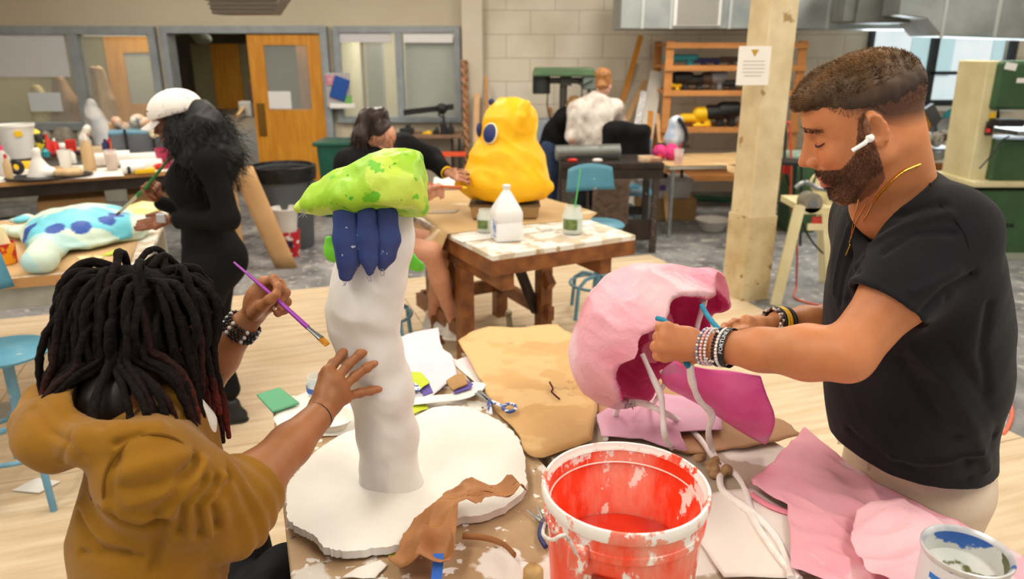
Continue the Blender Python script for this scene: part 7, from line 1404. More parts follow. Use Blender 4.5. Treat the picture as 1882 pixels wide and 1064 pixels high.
def colB(V):
    c = facecol(V, O2, R2, S2, SKB, hx('a8554a')); q = inv(O2, R2, S2, V); near = np.abs(q).max(1) < .135
    bf = near & (q[:, 0] > .02) & (q[:, 2] < np.interp(q[:, 0], [.02, .06, .09], [-.07, -.072, -.072])) & (q[:, 2] > -.13); c[bf] = hx('1d1310'); ms = near & (q[:, 0] > .08) & (np.abs(q[:, 1]) < .028) & (np.abs(q[:, 2] + .043) < .006); c[ms] = hx('2a1a14')
    hf = near & (q[:, 2] > np.interp(q[:, 0], [-.1, 0, .05, .08], [-.03, .03, .07, .09])); c[hf] = hx('1d1412'); c[(np.abs(q).max(1) < .21) & (q[:, 0] < .01)] = hx('1d1412')
    tips = np.zeros(len(V))
    for ch in F2 + F3: tips = np.maximum(tips, np.exp(-((V - ch[-1]) ** 2).sum(1) / .009 ** 2))
    c = c * (1 - tips[:, None] * .5) + np.array(hx('d98f72')) * tips[:, None] * .5
    kk = np.zeros(len(V))
    for ch in F2 + F3:
        for j in ch[:-1]: kk = np.maximum(kk, np.exp(-((V - j) ** 2).sum(1) / .008 ** 2))
    c = c * (1 - .22 * kk[:, None]); return np.clip(c, 0, 1)
def multi(name, s, boxes, m, parent, colf, rel=1):
    Vs, Fs, n = [], [], 0
    for (lo, hi, vx) in boxes:
        V, Fq = s.mesh(vx, lo, hi); V = relax(V, Fq, rel); Vs.append(V); Fs.append(Fq + n); n += len(V)
    V = np.concatenate(Vs); return link(name, V, np.concatenate(Fs), m, parent, True, cols=colf(V))
def bb(pts, pad): p = np.array(pts); return p.min(0) - pad, p.max(0) + pad
HR = bb([WR2] + K2 + sum(F2, []), .045); HL = bb([WL2] + K3 + sum(F3, []), .04)
multi('body', bs_, [(O2 - [.16, .22, .2], O2 + .16, .0024), (HR[0], HR[1], .002), (HL[0], HL[1], .002), (*bb([ER2, WR2 - [.02, .03, 0]], .06), .0035), (*bb([EL2, WL2 - [0.02, 0, .02]], .055), .0035), ([-.95, .8, .8], [-.4, 1.5, 1.30], .008)], MST, pb, colB)
nl = MB()
for ch in F2:
    d = vnorm(ch[-1] - ch[-2]); nrm = vnorm(np.array([0, 0, H]) - ch[-1]); sd = np.cross(d, nrm); Rn = np.stack([d, sd, np.cross(d, sd)], 1); nl.ball(ch[-1] + nrm * .0065 - d * .001, (.0068, .0052, .0022), 12, Rn)
nl.done('fingernails', mat('nail_pink', hx('dba48c'), rough=.35), pb, True)
# dreadlocks
DM = mat('dread_hair', (1, 1, 1), (.45, .45, .45), scale=120, rough=.9, vcol=True, bump=1., bscale=160, bdist=.004); scl = SDF(); scl.ell(c2_(-.015, 0, .055), np.array([.104, .084, .088]) * S2, R2, .01); scl.ell(c2_(-.04, 0, .0), np.array([.075, .075, .07]), R2, .02)
hp_ = thing  # keep helper name short
scl.ell(c2_(-.055, 0, -.055), np.array([.06, .068, .065]), R2, .02); hm = sobj('hair_base', scl, .006, mat('hair_base', hx('17110f'), hx('0e0a09'), scale=30, rough=.9, bump=.8, bscale=90), pb, disp=lambda V: .003 * wav(V, 120, 4))
rng = np.random.RandomState(5); dr = MB(); cen = c2_(-.02, 0, .03); axr = np.array([.104, .084, .09]) * S2; ND = 230
for k in range(ND):
    u = (k + .5) / ND; ph = math.acos(1 - 1.5 * u); az = k * 2.39996
    l0 = np.array([math.sin(ph) * math.cos(az), math.sin(ph) * math.sin(az), math.cos(ph)])
    if l0[0] > .80 and l0[2] < .5: continue
    if k % 5 == 2: a0_ = rng.uniform(-2.7, -1.2); z0_ = rng.uniform(-.55, .25); l0 = np.array([math.cos(a0_) * (1 - z0_ ** 2) ** .5, math.sin(a0_) * (1 - z0_ ** 2) ** .5, z0_])
    if l0[0] > .45 and l0[2] < .75 and rng.rand() < .5: continue
    if l0[0] > .3 and l0[1] < 0 and l0[2] < .5 and rng.rand() < .6: continue
    off = rng.uniform(.002, .010) + .016 * (1 - u) ** 1.5; p = c2_(-.015, 0, .055) + R2 @ (l0 * np.array([.10, .08, .084]) * S2); nn = R2 @ vnorm(l0 / axr ** 2); o_ = R2 @ (l0 - np.array([.25, .1, .9])); gd = o_ * .8 + np.array([0, 0, -.9]) + rng.randn(3) * .42; gd = gd - nn * (gd @ nn); d = vnorm(vnorm(gd) + nn * .04)
    Lk = rng.uniform(.31, .42) if l0[2] > .45 else rng.uniform(.20, .31)
    if l0[0] > .3: Lk *= .72
    if 0: pass
    ns = 16; st = Lk / ns; pts = [p]
    for j in range(ns):
        d = vnorm(d + np.array([0, 0, -1]) * (.42 + .04 * j) + rng.randn(3) * .09); p = p + d * st; q = (R2.T @ (p - c2_(-.015, 0, .055))) / S2; ee = q / (np.array([.104, .084, .088]) + off); L_ = np.linalg.norm(ee)
        if L_ < 1: p = c2_(-.015, 0, .055) + R2 @ (q / L_ * S2); d = vnorm(p - pts[-1])
        mx_ = 1.04 + .10 * (rng.rand() < .3)
        if L_ > mx_ and q[2] > -.03: p = c2_(-.015, 0, .055) + R2 @ (q * (mx_ / L_ * .6 + .4) * S2); d = vnorm(p - pts[-1])
        cyl = p - Nb2; rr_ = math.hypot(cyl[0], cyl[1])
        if p[2] < 1.34 and rr_ < .105 + off: p[:2] = p[:2] * .6 + .4 * (Nb2[:2] + cyl[:2] / (rr_ + 1e-6) * (.105 + off))
        if p[2] < 1.22 and p[0] < -.70: break
        pts.append(p.copy())
    if len(pts) < 5: continue
    pts = spline(pts, 3); m = len(pts); t = np.linspace(0, 1, m); r = .0068 * rng.uniform(.8, 1.15) * (1 + .10 * np.sin(t * 60 + k) + .06 * np.sin(t * 131 + k)) * np.interp(t, [0, .05, .9, 1], [.9, 1, .9, .5])
    red = rng.rand(); tc_ = np.array(hx('6e2a22') if red < .6 else hx('3a201c')); c0 = np.array(hx('1b1412')); mid = np.array(hx('3a221e')) if rng.rand() < .35 else c0
    w1 = np.clip((t - .3) / .4, 0, 1)[:, None]; w2_ = np.clip((t - .68) / .25, 0, 1)[:, None]; col = (c0 * (1 - w1) + mid * w1) * (1 - w2_) + tc_ * w2_; dr.tube(pts, r, 8, col=col)
dr.done('dreadlocks', DM, pb, True)
# hoodie
MU = mat('mustard_fleece', hx('8f6316'), hx('80570f'), scale=7, rough=.85, bump=.25, bscale=240, bdist=.0015, sheen=.12)
ho = SDF(); arm = ER2 - SR2; fa = WR2 - ER2; cuff = ER2 + fa * .27
ho.path([SR2 + [0, .01, 0], SR2 + arm * .5, ER2, cuff + fa * .1], [.076, .080, .074, .058], .025); ho.cutfn(lambda X: -((X - cuff) @ vnorm(fa)), cuff - .12, cuff + .12, .003); ho.cone(cuff - fa * .1, cuff + fa * .2, .050, .052, .003, 1)
al = EL2 - SL2; fl = WL2 - EL2; cfl = EL2 + fl * .32; ho.path([SL2, EL2, cfl + fl * .1], [.085, .07, .058], .03); ho.cutfn(lambda X: -((X - cfl) @ vnorm(fl)), cfl - .1, cfl + .1, .003); ho.cone(cfl, cfl + fl * .2, .048, .05, .003, 1)
fb = vnorm([.97, .2, 0]); ho.path([[-.625, 1.13, 1.10], [-.63, 1.10, 1.02], [-.64, 1.05, .85], [-.65, 1.02, .66]], [.150, .158, .155, .16], .04, flat=(fb, .72)); ho.cone(SR2 + [.0, .03, -.02], SL2 - [0, 0, .03], .066, .07, .04); ho.cone(SR2 + [0, .03, -.01], Nb2 + [0, 0, -.06], .06, .055, .04)
ho.path([P(318, 740, 1.30), P(338, 790, 1.35), P(352, 850, 1.37)], [.04, .048, .05], .03); ho.cut((0, 0, .62), (0, 0, -1), .004)
for (a_, r1_, r2_) in (((P(75, 735, 1.30), P(62, 785, 1.22), P(100, 825, 1.15), P(165, 815, 1.10)), .03, .03),): ho.path(list(a_), r1_, .03)
ho.ell(P(120, 775, 1.2), (.065, .10, .05), k=.03); ho.path([P(80, 740, 1.33), P(110, 700, 1.36), P(170, 690, 1.38)], [.028, .026, .024], .02); ho.path([P(92, 775, 1.22), P(150, 808, 1.14), P(215, 805, 1.10), P(285, 790, 1.12)], [.022, .022, .018, .012], .025)
ho.cone(Nb2 + [0, 0, -.01], c2_(-.03, 0, -.04), .052, .07, .01, 1); ho.ell(P(175, 742, 1.22), (.05, .06, .03), k=.01, mode=1)
ax_a = vnorm(fa)
FOLDS = [([(362, 842), (330, 880), (282, 944)], .008, -.016), ([(375, 850), (345, 900), (305, 950)], .010, .010), ([(197, 944), (230, 962), (262, 967), (299, 956)], .010, -.02), ([(200, 930), (262, 952), (300, 940)], .012, .010),
    ([(372, 880), (335, 930), (330, 978)], .007, -.013), ([(397, 880), (362, 933), (368, 982)], .007, -.014), ([(425, 873), (392, 930), (402, 972)], .007, -.014), ([(384, 878), (348, 932), (348, 982)], .007, .010), ([(410, 876), (377, 932), (385, 980)], .007, .010),
    ([(147, 944), (165, 985), (192, 1009), (235, 1012)], .009, -.014), ([(150, 930), (185, 985), (240, 1000)], .012, .009), ([(155, 1015), (200, 1018), (260, 1020)], .007, -.010), ([(299, 956), (290, 1000), (282, 1046)], .008, -.012), ([(235, 870), (285, 855), (340, 840)], .014, .007), ([(230, 895), (290, 890), (335, 862)], .009, -.007), ([(215, 845), (205, 900), (212, 940)], .007, -.006)]
FOLDS += [([(62, 752), (92, 792), (130, 815), (150, 840)], .007, -.006), ([(75, 735), (120, 770), (190, 785)], .006, -.004), ([(128, 800), (120, 825), (112, 850)], .006, -.004), ([(215, 815), (260, 800), (340, 765)], .006, -.010), ([(240, 925), (300, 905), (350, 880)], .010, .008)]
GH = groove(ho, FOLDS, .8, 1.6, .95)
def hfold(V):
    t = (V - ER2) @ ax_a; rad = np.linalg.norm((V - ER2) - t[:, None] * ax_a, axis=1); ws = np.clip(1 - np.abs(t + .01) / .11, 0, 1) * (rad < .13)
    f1 = GH(V) + .003 * np.sin((t + .012 * wav(V, 22, 3)) * 190 + 2 * wav(V, 14, 6)) * ws; f2 = .008 * ridge(V * [1, 1, .7], 17, 13) * np.clip((1.17 - V[:, 2]) / .1, .25, 1); return f1 + f2 * .8 + .0012 * wav(V, 80, 4)
hd = sobj('hoodie', ho, .0038, MU, pb, disp=hfold)
sm2 = [surf(ho, px, py, .85, 1.5, hfold, .0025) for px, py in ((355, 838), (325, 808), (285, 798), (250, 806), (218, 830), (196, 865), (190, 905), (198, 940))]; MB().tube(spline(sm2, 6), .0028, 6).done('armhole_seam', mat('mustard_dark', hx('6f4a10'), rough=.8), hd, True)
MB().tube(ringpts(cuff - ax_a * .034, ax_a, .0615, 36), .0025, 6, closed=True).done('cuff_seam', MATS['mustard_dark'], hd, True)
wt = SDF(); wt.path([P(352, 718, 1.31), P(372, 775, 1.335), P(386, 842, 1.35)], [.012, .020, .016], .02); sobj('white_print', wt, .005, mat('white_print', hx('e6e2da'), hx('8a8578'), scale=22, lo=.52, hi=.56, rough=.8), hd)
MB().tube(spline([P(346, 700, 1.30), P(358, 740, 1.30), P(368, 790, 1.31), P(374, 842, 1.325)]), .0035, 8).done('drawstring', plain('cord_brown', hx('6b4a14'), .8), hd, True)
# jeans
JB = mat('black_denim', hx('24272a'), hx('1b1d20'), scale=8, rough=.8, bump=.3, bscale=200, bdist=.001)
jn = SDF(); jn.cone([-.70, 1.02, .66], [-.66, 1.0, .70], .15, .14, .04); jn.path([[-.64, .96, .68], [-.50, 1.36, .715], [-.44, 1.38, .40], [-.42, 1.36, .10]], [.095, .075, .06, .055], .04); jn.path([[-.68, 1.08, .68], [-.66, 1.48, .71], [-.60, 1.52, .40], [-.58, 1.5, .10]], [.095, .075, .06, .055], .04)
sobj('jeans', jn, .007, JB, pb, disp=lambda V: .004 * ridge(V, 22, 3)); shoe('shoe', [-.46, 1.33, 0], [-.36, 1.52, 0], BLKP, WHP, pb); shoe('shoe', [-.62, 1.47, 0], [-.52, 1.66, 0], BLKP, WHP, pb)
stool('swivel_stool', 'blue stool under the seated man in the mustard hoodie', (-.70, 1.02), .53)
# wrist things
axw = vnorm(WR2 - ER2)
MB().tube(ringpts(WR2 - axw * .004, vnorm(axw + [0, .1, -.1]), .030, 36), .0018, 8, closed=True).done('hair_tie', BLKP, pb, True)
MB().tube(ringpts(ER2 + (WR2 - ER2) * .72, axw, .0355, 36), .0009, 6, closed=True).ball(ER2 + (WR2 - ER2) * .72 + [.02, -.028, -.01], .003, 8).done('thin_bracelet', mat('thin_gold', hx('7c5a34'), rough=.4, metal=.5), pb, True)
axl = vnorm(WL2 - EL2)
for (t, r, br) in ((-.018, .0335, .0048), (-.006, .0345, .0048), (.006, .0335, .0045)): beads('bead_bracelet', WL2 + axl * t, axl, r, 24, br, (BK, hx('1d1a1a'), hx('c9c6c0'), BK), pb, (.1, 0, .1))
# brush
pu = [P(430, 482, 1.47), P(508, 549, 1.447), P(566, 602, 1.43)]; br_ = thing('paint_brush', 'purple handled flat paint brush held in the raised left hand', 'brush', pu[1])
MB().tube([pu[0], pu[0] + (pu[1] - pu[0]) * .5, pu[1], pu[2]], [.0022, .0032, .0042, .005], 12).done('handle', plain('purple_lacquer', hx('9a3fa8'), .25), br_, True)
fe = P(590, 622, 1.425); MB().tube([pu[2], pu[2] + (fe - pu[2]) * .4, fe], [.0052, .0055, .008], 12, flat=.6).done('ferrule', MATS['bare_steel'], br_, True)
MB().tube([fe, P(596, 628, 1.424), P(602, 634, 1.423)], [.008, .0085, .0075], 12, flat=.4).done('bristles', mat('ochre_bristles', hx('c98a2c'), hx('a86f1e'), scale=90, rough=.8), br_, True)
# ============================================================ WOMAN IN A WHITE CAP
def simple_skin(c): return lambda V: np.tile(np.array(c), (len(V), 1)) * (1 + .05 * wav(V, 40, 3))[:, None]
SKC = hx('8a5236'); y0 = 3.5; W = lambda px, py, y=3.5: Y(px, py, y)
pc_ = thing('person', 'woman in a white cap, long black wavy hair and black clothes painting the turtle sculpture', 'person', (W(395, 740)[0], 3.5, 0))
f3 = vnorm([-.93, -.15, 0]); pit = math.radians(14); fz = f3 * math.cos(pit) - np.array([0, 0, 1]) * math.sin(pit); lf_ = vnorm(np.cross([0, 0, 1], f3)); R4 = np.stack([fz, lf_, np.cross(fz, lf_)], 1); O4 = W(326, 226, 3.55)
s = SDF(); c4 = head_ops(s, O4, R4, .98, fem=True); NB = W(352, 272, 3.56); S1, S2_ = W(388, 300, 3.40), W(362, 292, 3.74); E1, W1_ = W(418, 402, 3.36), W(318, 404, 3.46); E2_, W2_ = W(345, 388, 3.80), W(292, 372, 3.74)
s.cone(c4(-.03, 0, -.03), NB, .045, .055, .02); s.cone(NB, S1, .05, .04, .03); s.cone(NB, S2_, .05, .04, .03); arm_ops(s, S1, E1, W1_, .85); arm_ops(s, S2_, E2_, W2_, .82)
K = [W(292, 401, 3.52), W(288, 407, 3.50), W(286, 413, 3.48), W(286, 418, 3.46)]
hand_from(s, W(312, 403, 3.47), K, wr=.028, kr=.013, fingers=[[k, W(270 + i, 404 + i * 5, 3.54 - i * .01), W(252 + i * 3, 408 + i * 4.5, 3.55 - i * .015), W(238 + 4 * i, 410 + i * 4, 3.55 - i * .02)] for i, k in enumerate(K)], thumb=[W(300, 396, 3.5), W(285, 394, 3.54), W(270, 397, 3.57)], fr_=.0095, tr=.008)
K = [W(282, 352, 3.70), W(285, 346, 3.72), W(288, 342, 3.74), W(291, 339, 3.76)]
hand_from(s, W2_, K, wr=.026, kr=.012, fingers=[[k, W(270 + 4 * i, 338 - 2 * i, 3.68 + .02 * i), W(262 + 5 * i, 345 - 2 * i, 3.66 + .02 * i), W(262 + 5 * i, 353 - i, 3.67 + .02 * i)] for i, k in enumerate(K)], thumb=[W(283, 366, 3.68), W(272, 360, 3.66), W(264, 352, 3.65)], fr_=.009, tr=.0075)
A1, A2 = np.array([*W(418, 715, 3.44)[:2], .09]), np.array([*W(402, 690, 3.72)[:2], .09]); s.cone(A1 + [0, 0, .12], A1 - [0, 0, .02], .034, .032, .01); s.cone(A2 + [0, 0, .12], A2 - [0, 0, .02], .034, .032, .01)
multi('body', s, [(O4 - .15, O4 + .16, .004), (*bb([W(236, 425, 3.4), W(330, 390, 3.62)], .03), .004), (*bb([W2_, W(260, 330, 3.66)], .05), .004), (*bb([S1, S2_, E1, E2_, NB], .08), .009), (*bb([A1, A2], .14), .007)], skin('skin_c', 0, 0), pc_, simple_skin(SKC))
BT = mat('black_stretch', hx('121214'), hx('0e0e10'), scale=7, rough=.8)
t_ = SDF(); t_.path([S1, E1, W1_ + (E1 - W1_) * .12], [.064, .052, .040], .03); t_.path([S2_, E2_, W2_ + (E2_ - W2_) * .1], [.06, .05, .038], .03); t_.cone(S1, S2_, .07, .07, .04); t_.cone(NB, S1, .055, .06, .04); t_.cone(NB, S2_, .055, .06, .04)
fx4 = np.array([1, 0, 0]); t_.path([W(372, 318, 3.58), W(368, 345, 3.58), W(378, 395, 3.57), W(385, 440, 3.56)], [.145, .14, .12, .145], .04, flat=(fx4, .86)); t_.ell(W(338, 338, 3.50), .085, k=.05); t_.ell(W(336, 338, 3.66), .085, k=.05); t_.cut(W(385, 452, 3.56), (0, 0, -1), .01)
sobj('long_sleeve_top', t_, .008, BT, pc_, disp=lambda V: .004 * ridge(V, 20, 3))
MB().tube(ringpts(W1_ + (E1 - W1_) * .10, vnorm(W1_ - E1), .0365, 28), .009, 8, closed=True, flat=.5).box(W(297, 401, 3.42), (.035, .012, .035)).done('smart_watch', BLKP, pc_, True)
MB().box(W(296, 401, 3.412), (.045, .01, .045)).done('watch_case', plain('watch_silver', hx('b9bcc0'), .3, .6), pc_, bevel=.006)
l_ = SDF(); l_.cone(W(385, 440, 3.56), W(390, 480, 3.55), .135, .155, .04, flat=(fx4, .9)); l_.ell(W(408, 478, 3.52), (.12, .15, .13), k=.05)
l_.path([W(385, 500, 3.46), W(372, 590, 3.43), A1 + [-.0, 0, .10]], [.115, .075, .062], .04); l_.path([W(392, 495, 3.66), W(395, 585, 3.70), A2 + [0, 0, .12]], [.11, .072, .06], .04); sobj('leggings', l_, .009, BT, pc_, disp=lambda V: .003 * ridge(V, 16, 5))
a_ = hit(l_, 355, 447, 3.0, 4.4, .002); MB().box(a_, (.02, .004, .012)).done('logo_tab', plain('logo_grey', hx('b5b5b8'), .4), pc_)
shoe('shoe', [A1[0] + .05, A1[1], 0], [A1[0] - .17, A1[1] - .07, 0], BLKP, BLKP, pc_); shoe('shoe', [A2[0] + .05, A2[1], 0], [A2[0] - .18, A2[1] - .03, 0], BLKP, BLKP, pc_)
cw = mat('cap_white', hx('efe9e2'), hx('e6dfd7'), scale=8, rough=.8); k_ = SDF(); k_.ell(c4(-.014, 0, .058), np.array([.128, .102, .098]), R4, .01); k_.cutfn(lambda X: (inv(O4, R4, 1, X)[..., 2] - .040), [-99] * 3, [99] * 3, .006)
cp_ = sobj('cap', k_, .006, cw, pc_)
def brim(u, v): y = (u - .5) * 2; return c4(.085 - .03 * y * y + v * .085 * (1 - .35 * y * y), y * .072, .046 - .02 * y * y - v * .032)
MB().grid(14, 7, brim).done('brim', cw, cp_, True, solid=.004); MB().ball(c4(-.012, 0, .153), .007, 8).ball(c4(-.13, 0, .05), (.02, .02, .01), 8).done('cap_button', cw, cp_, True); MB().box(c4(.085, .055, .085), (.03, .003, .006), R4).done('cap_emblem', plain('emblem_brown', hx('6b4038'), .6), cp_)
BH = mat('black_hair', hx('0c0a0b'), hx('050404'), scale=60, rough=.6); h_ = SDF()
h_.ell(c4(-.05, 0, .01), (.085, .085, .085), k=.03); h_.path([W(352, 228, 3.55), W(378, 248, 3.53), W(390, 285, 3.50), W(394, 315, 3.50)], [.085, .115, .110, .075], .05); h_.path([c4(.0, .07, .03), W(330, 255, 3.48), W(345, 290, 3.46)], [.03, .05, .05], .04)
ho_ = sobj('hair', h_, .007, BH, pc_, disp=lambda V: .016 * fbm(V, 24, 4) + .012 * ridge(V * [1, 1, .5], 36, 5)); HV2, HF2 = h_.mesh(.012); HN2 = normals(HV2, HF2); i = RNG.choice(len(HV2), 3500); strands('hair_strands', HV2[i], HN2[i] * .35 + np.array([.15, 0, -.8]) + RNG.randn(len(i), 3) * .35, RNG.uniform(.05, .11, len(i)), .0014, BH, ho_, seg=5, curl=.008)
br4 = [W(312, 290, 3.55), W(268, 345, 3.66), W(222, 388, 3.72)]; b4 = thing('paint_brush', 'green brush with a long pale ferrule held over the turtle sculpture', 'brush', br4[1])
MB().tube([br4[0], br4[1], br4[1] + (br4[2] - br4[1]) * .35], [.005, .010, .011], 8).done('handle', plain('green_handle', hx('2f7a3c'), .4), b4, True); MB().tube([br4[1] + (br4[2] - br4[1]) * .3, br4[2]], [.012, .011], 8, flat=.6).done('ferrule', plain('pale_ferrule', hx('c4cbc2'), .35, .5), b4, True); MB().tube([br4[2], br4[2] + (br4[2] - br4[1]) * .15], [.010, .012], 8, flat=.5).done('bristles', plain('dark_bristle', hx('7a5a44'), .8), b4, True)
# ============================================================ SEATED WOMAN WITH A PONYTAIL
SKD = hx('d39a7c'); D4 = lambda px, py, y=4.45: Y(px, py, y); pd = thing('person', 'seated woman with a dark ponytail, black sweatshirt and white sneakers painting the yellow creature', 'person', (D4(690, 500)[0], 4.45, 0))
f3 = vnorm([.90, -.15, 0]); pit = math.radians(32); fz = f3 * math.cos(pit) - np.array([0, 0, 1]) * math.sin(pit); lf_ = vnorm(np.cross([0, 0, 1], f3)); R5 = np.stack([fz, lf_, np.cross(fz, lf_)], 1); O5 = D4(693, 258, 4.4)
s = SDF(); c5 = head_ops(s, O5, R5, 1.0, fem=True); NB = D4(668, 292, 4.42); SN, SF = D4(648, 305, 4.26), D4(738, 275, 4.62); EN, WN_ = D4(722, 385, 4.08), D4(775, 368, 4.02); EF, WF = D4(790, 290, 4.66), D4(822, 318, 4.50)
s.cone(c5(-.03, 0, -.03), NB, .045, .055, .02); s.cone(NB, SN, .05, .04, .03); s.cone(NB, SF, .05, .04, .03); arm_ops(s, SN, EN, WN_, .9); arm_ops(s, SF, EF, WF, .85)
K = [D4(838, 312, 4.42), D4(840, 318, 4.40), D4(841, 324, 4.38), D4(840, 330, 4.36)]
hand_from(s, WF, K, wr=.028, kr=.013, fingers=[[k, D4(849, 309 + i * 7, 4.36), D4(857 + i, 311 + i * 8, 4.33), D4(863, 313 + i * 9, 4.31)] for i, k in enumerate(K)], thumb=[D4(832, 312, 4.44), D4(838, 303, 4.42), D4(846, 300, 4.40)], fr_=.0105, tr=.0085)
K = [D4(792, 343, 3.97), D4(795, 350, 3.96), D4(795, 357, 3.96), D4(792, 363, 3.97)]
hand_from(s, WN_, K, wr=.028, kr=.013, fingers=[[k, D4(806, 339 + i * 6, 3.95), D4(814, 343 + i * 6, 3.95), D4(810, 349 + i * 5, 3.95)] for i, k in enumerate(K)], thumb=[D4(785, 350, 3.95), D4(797, 343, 3.93), D4(808, 341, 3.93)], fr_=.010, tr=.008)
KN1, KN2 = D4(792, 462, 4.0), D4(812, 446, 4.2); AN1, AN2 = D4(836, 596, 4.3), D4(795, 582, 4.5); HP1, HP2 = D4(672, 440, 4.30), D4(690, 430, 4.6)
AN1[2] = max(AN1[2], .1); leg_ops(s, HP1, KN1, AN1, 1.02); leg_ops(s, HP2, KN2, AN2, 1.0)
multi('body', s, [(O5 - .15, O5 + .16, .0045), (*bb([WF, D4(866, 345, 4.36)], .045), .004), (*bb([WN_, D4(816, 350, 3.95)], .045), .004), (*bb([SN, SF, EN, EF, NB, WN_ * .9 + EN * .1], .07), .010), (*bb([HP1, HP2, KN1, KN2, AN1, AN2], .11), .009)], skin('skin_d', 0, 0), pd, lambda V: facecol(V, O5, R5, 1.0, SKD, hx('c4786a')))
t_ = SDF(); t_.path([SN, EN, WN_ + (EN - WN_) * .45], [.085, .072, .055], .03); t_.path([SF, EF, WF + (EF - WF) * .22], [.085, .068, .05], .03); t_.cone(SN, SF, .09, .085, .05); t_.cone(NB, SN, .07, .08, .05); t_.cone(NB, SF, .07, .08, .05); t_.path([D4(690, 315, 4.42), D4(672, 375, 4.45), D4(668, 430, 4.45)], [.18, .175, .18], .06, flat=((1, .4, 0), .8)); t_.cut((0, 0, .66), (0, 0, -1), .01)
t_.cone(NB + [0, 0, -.02], c5(-.02, 0, -.03), .052, .06, .01, 1)
sobj('sweatshirt', t_, .009, BT, pd, disp=lambda V: .009 * ridge(V, 16, 3) + .003 * wav(V, 50, 3)); MB().tube(ringpts(WF + (EF - WF) * .05, vnorm(WF - EF), .034, 24), .006, 8, closed=True).done('yellow_wristband', YELP, pd, True)
h_ = SDF(); h_.cone(HP1, HP1 + (KN1 - HP1) * .35, .115, .095, .03); h_.cone(HP2, HP2 + (KN2 - HP2) * .35, .11, .09, .03); h_.cone(HP1, HP2, .12, .12, .05); sobj('shorts', h_, .010, BT, pd)
BR5 = mat('dark_brown_hair', hx('33221a'), hx('241710'), scale=50, rough=.4, stretch=(1, 1, .4)); h_ = SDF(); h_.ell(c5(-.025, 0, .058), np.array([.092, .082, .082]), R5, .01); h_.cutfn(lambda X: (lambda q: q[..., 2] - np.interp(q[..., 0], [-.1, .0, .05, .09], [-.05, .0, .050, .088]))(inv(O5, R5, 1, X)), [-99] * 3, [99] * 3, .008)
b0 = c5(-.055, 0, .14); h_.ell(b0, (.04, .035, .035), k=.02); h_.path([b0, D4(676, 215, 4.36), D4(664, 250, 4.32), D4(662, 285, 4.32)], [.035, .045, .045, .03], .03); h_.path([b0, D4(668, 225, 4.44), D4(654, 262, 4.42)], [.03, .04, .025], .02)
hh = sobj('hair', h_, .006, BR5, pd, disp=lambda V: .005 * ridge(V * [1, 1, .2], 60, 5)); HV2, HF2 = h_.mesh(.014); HN2 = normals(HV2, HF2); i = RNG.choice(len(HV2), 900); strands('hair_strands', HV2[i], HN2[i] * .3 + np.array([-.1, 0, -.9]) + RNG.randn(len(i), 3) * .12, RNG.uniform(.04, .09, len(i)), .0014, BR5, hh, seg=4)
MB().tube(ringpts(c5(-.05, 0, .128), R5 @ np.array([-.3, 0, 1]), .030, 20), .007, 8, closed=True).done('hair_tie', BLKP, hh, True)
bm5 = (hs and True); eq = SDF(); b = MB()
for y in (-1, 1): b.tube(spline([c5(.0825, y * .020, .036), c5(.083, y * .033, .038), c5(.070, y * .047, .031)], 4), .0024, 6)
b.done('eyebrows', plain('brow_brown', hx('3f2a1e'), .7), pd, True); b = MB()
for y in (-1, 1): b.tube(spline([c5(.0815, y * .021, .009), c5(.0835, y * .036, .0055), c5(.0705, y * .049, .0085)], 4), .0018, 6)
b.done('eyelashes', MATS['lash_dark'], pd, True)
SNK = mat('sneaker_white', hx('ece7df'), hx('dcd6cd'), scale=12, rough=.6)
def sneaker(an, dx, dy):
    hgt = an[2] - .1; o = shoe('sneaker', [an[0] - dx * .25, an[1] - dy * .25, 0], [an[0] + dx, an[1] + dy, 0], SNK, WHP, pd, h=.075); o.location[2] += hgt; b = MB()
    for k in range(4): q = an + np.array([dx * (.25 + .16 * k), dy * (.25 + .16 * k), -.035 - .009 * k]); b.bar(q + [-.02, -.03, 0], q + [.02, .03, 0], .006, .006)
    l = b.done('laces', BLKP, o); return o
sneaker(AN1, .17, -.02); sneaker(AN2, .14, -.10)
br5 = [D4(770, 333, 3.93), D4(812, 343, 3.93), D4(850, 345, 3.93)]; b5 = thing('paint_brush', 'orange brush held by the seated woman beside the yellow creature', 'brush', br5[1]); MB().tube([br5[0], br5[1]], [.003, .006], 8).done('handle', plain('orange_handle', hx('d8643a'), .4), b5, True); MB().tube([br5[1], br5[2]], [.008, .010], 8).done('ferrule', plain('copper_ferrule', hx('c9683a'), .35, .3), b5, True)
MB().tube([br5[2], br5[2] + [.025, 0, 0]], [.010, .004], 8).done('bristles', YELP, b5, True)
# ============================================================ TWO PEOPLE AT THE DRILL PRESS
E6 = lambda px, py, y=8.15: Y(px, py, y); pe = thing('person', 'person with a blond bun and a cream tie-dye sweatshirt seen from behind', 'person', (E6(1092, 250)[0], 8.15, 0))
s = SDF(); f3 = vnorm([.45, .85, 0]); lf_ = vnorm(np.cross([0, 0, 1], f3)); fz = vnorm(f3 + [0, 0, -.35]); R6 = np.stack([fz, lf_, np.cross(fz, lf_)], 1); O6 = E6(1109, 160); c6 = head_ops(s, O6, R6, 1.0, fem=True); NB = E6(1100, 182)
SA, SB_ = E6(1062, 205, 8.1), E6(1128, 200, 8.25); s.cone(c6(-.03, 0, -.02), NB, .05, .055, .02); arm_ops(s, SA, E6(1052, 255, 8.0), E6(1060, 285, 8.2), .9); arm_ops(s, SB_, E6(1135, 235, 8.35), E6(1110, 240, 8.6), .9); leg_ops(s, E6(1075, 290), [E6(1075, 290)[0], 8.2, .5], [E6(1075, 290)[0], 8.25, .1]); leg_ops(s, E6(1105, 290), [E6(1105, 290)[0], 8.2, .5], [E6(1105, 290)[0], 8.25, .1])
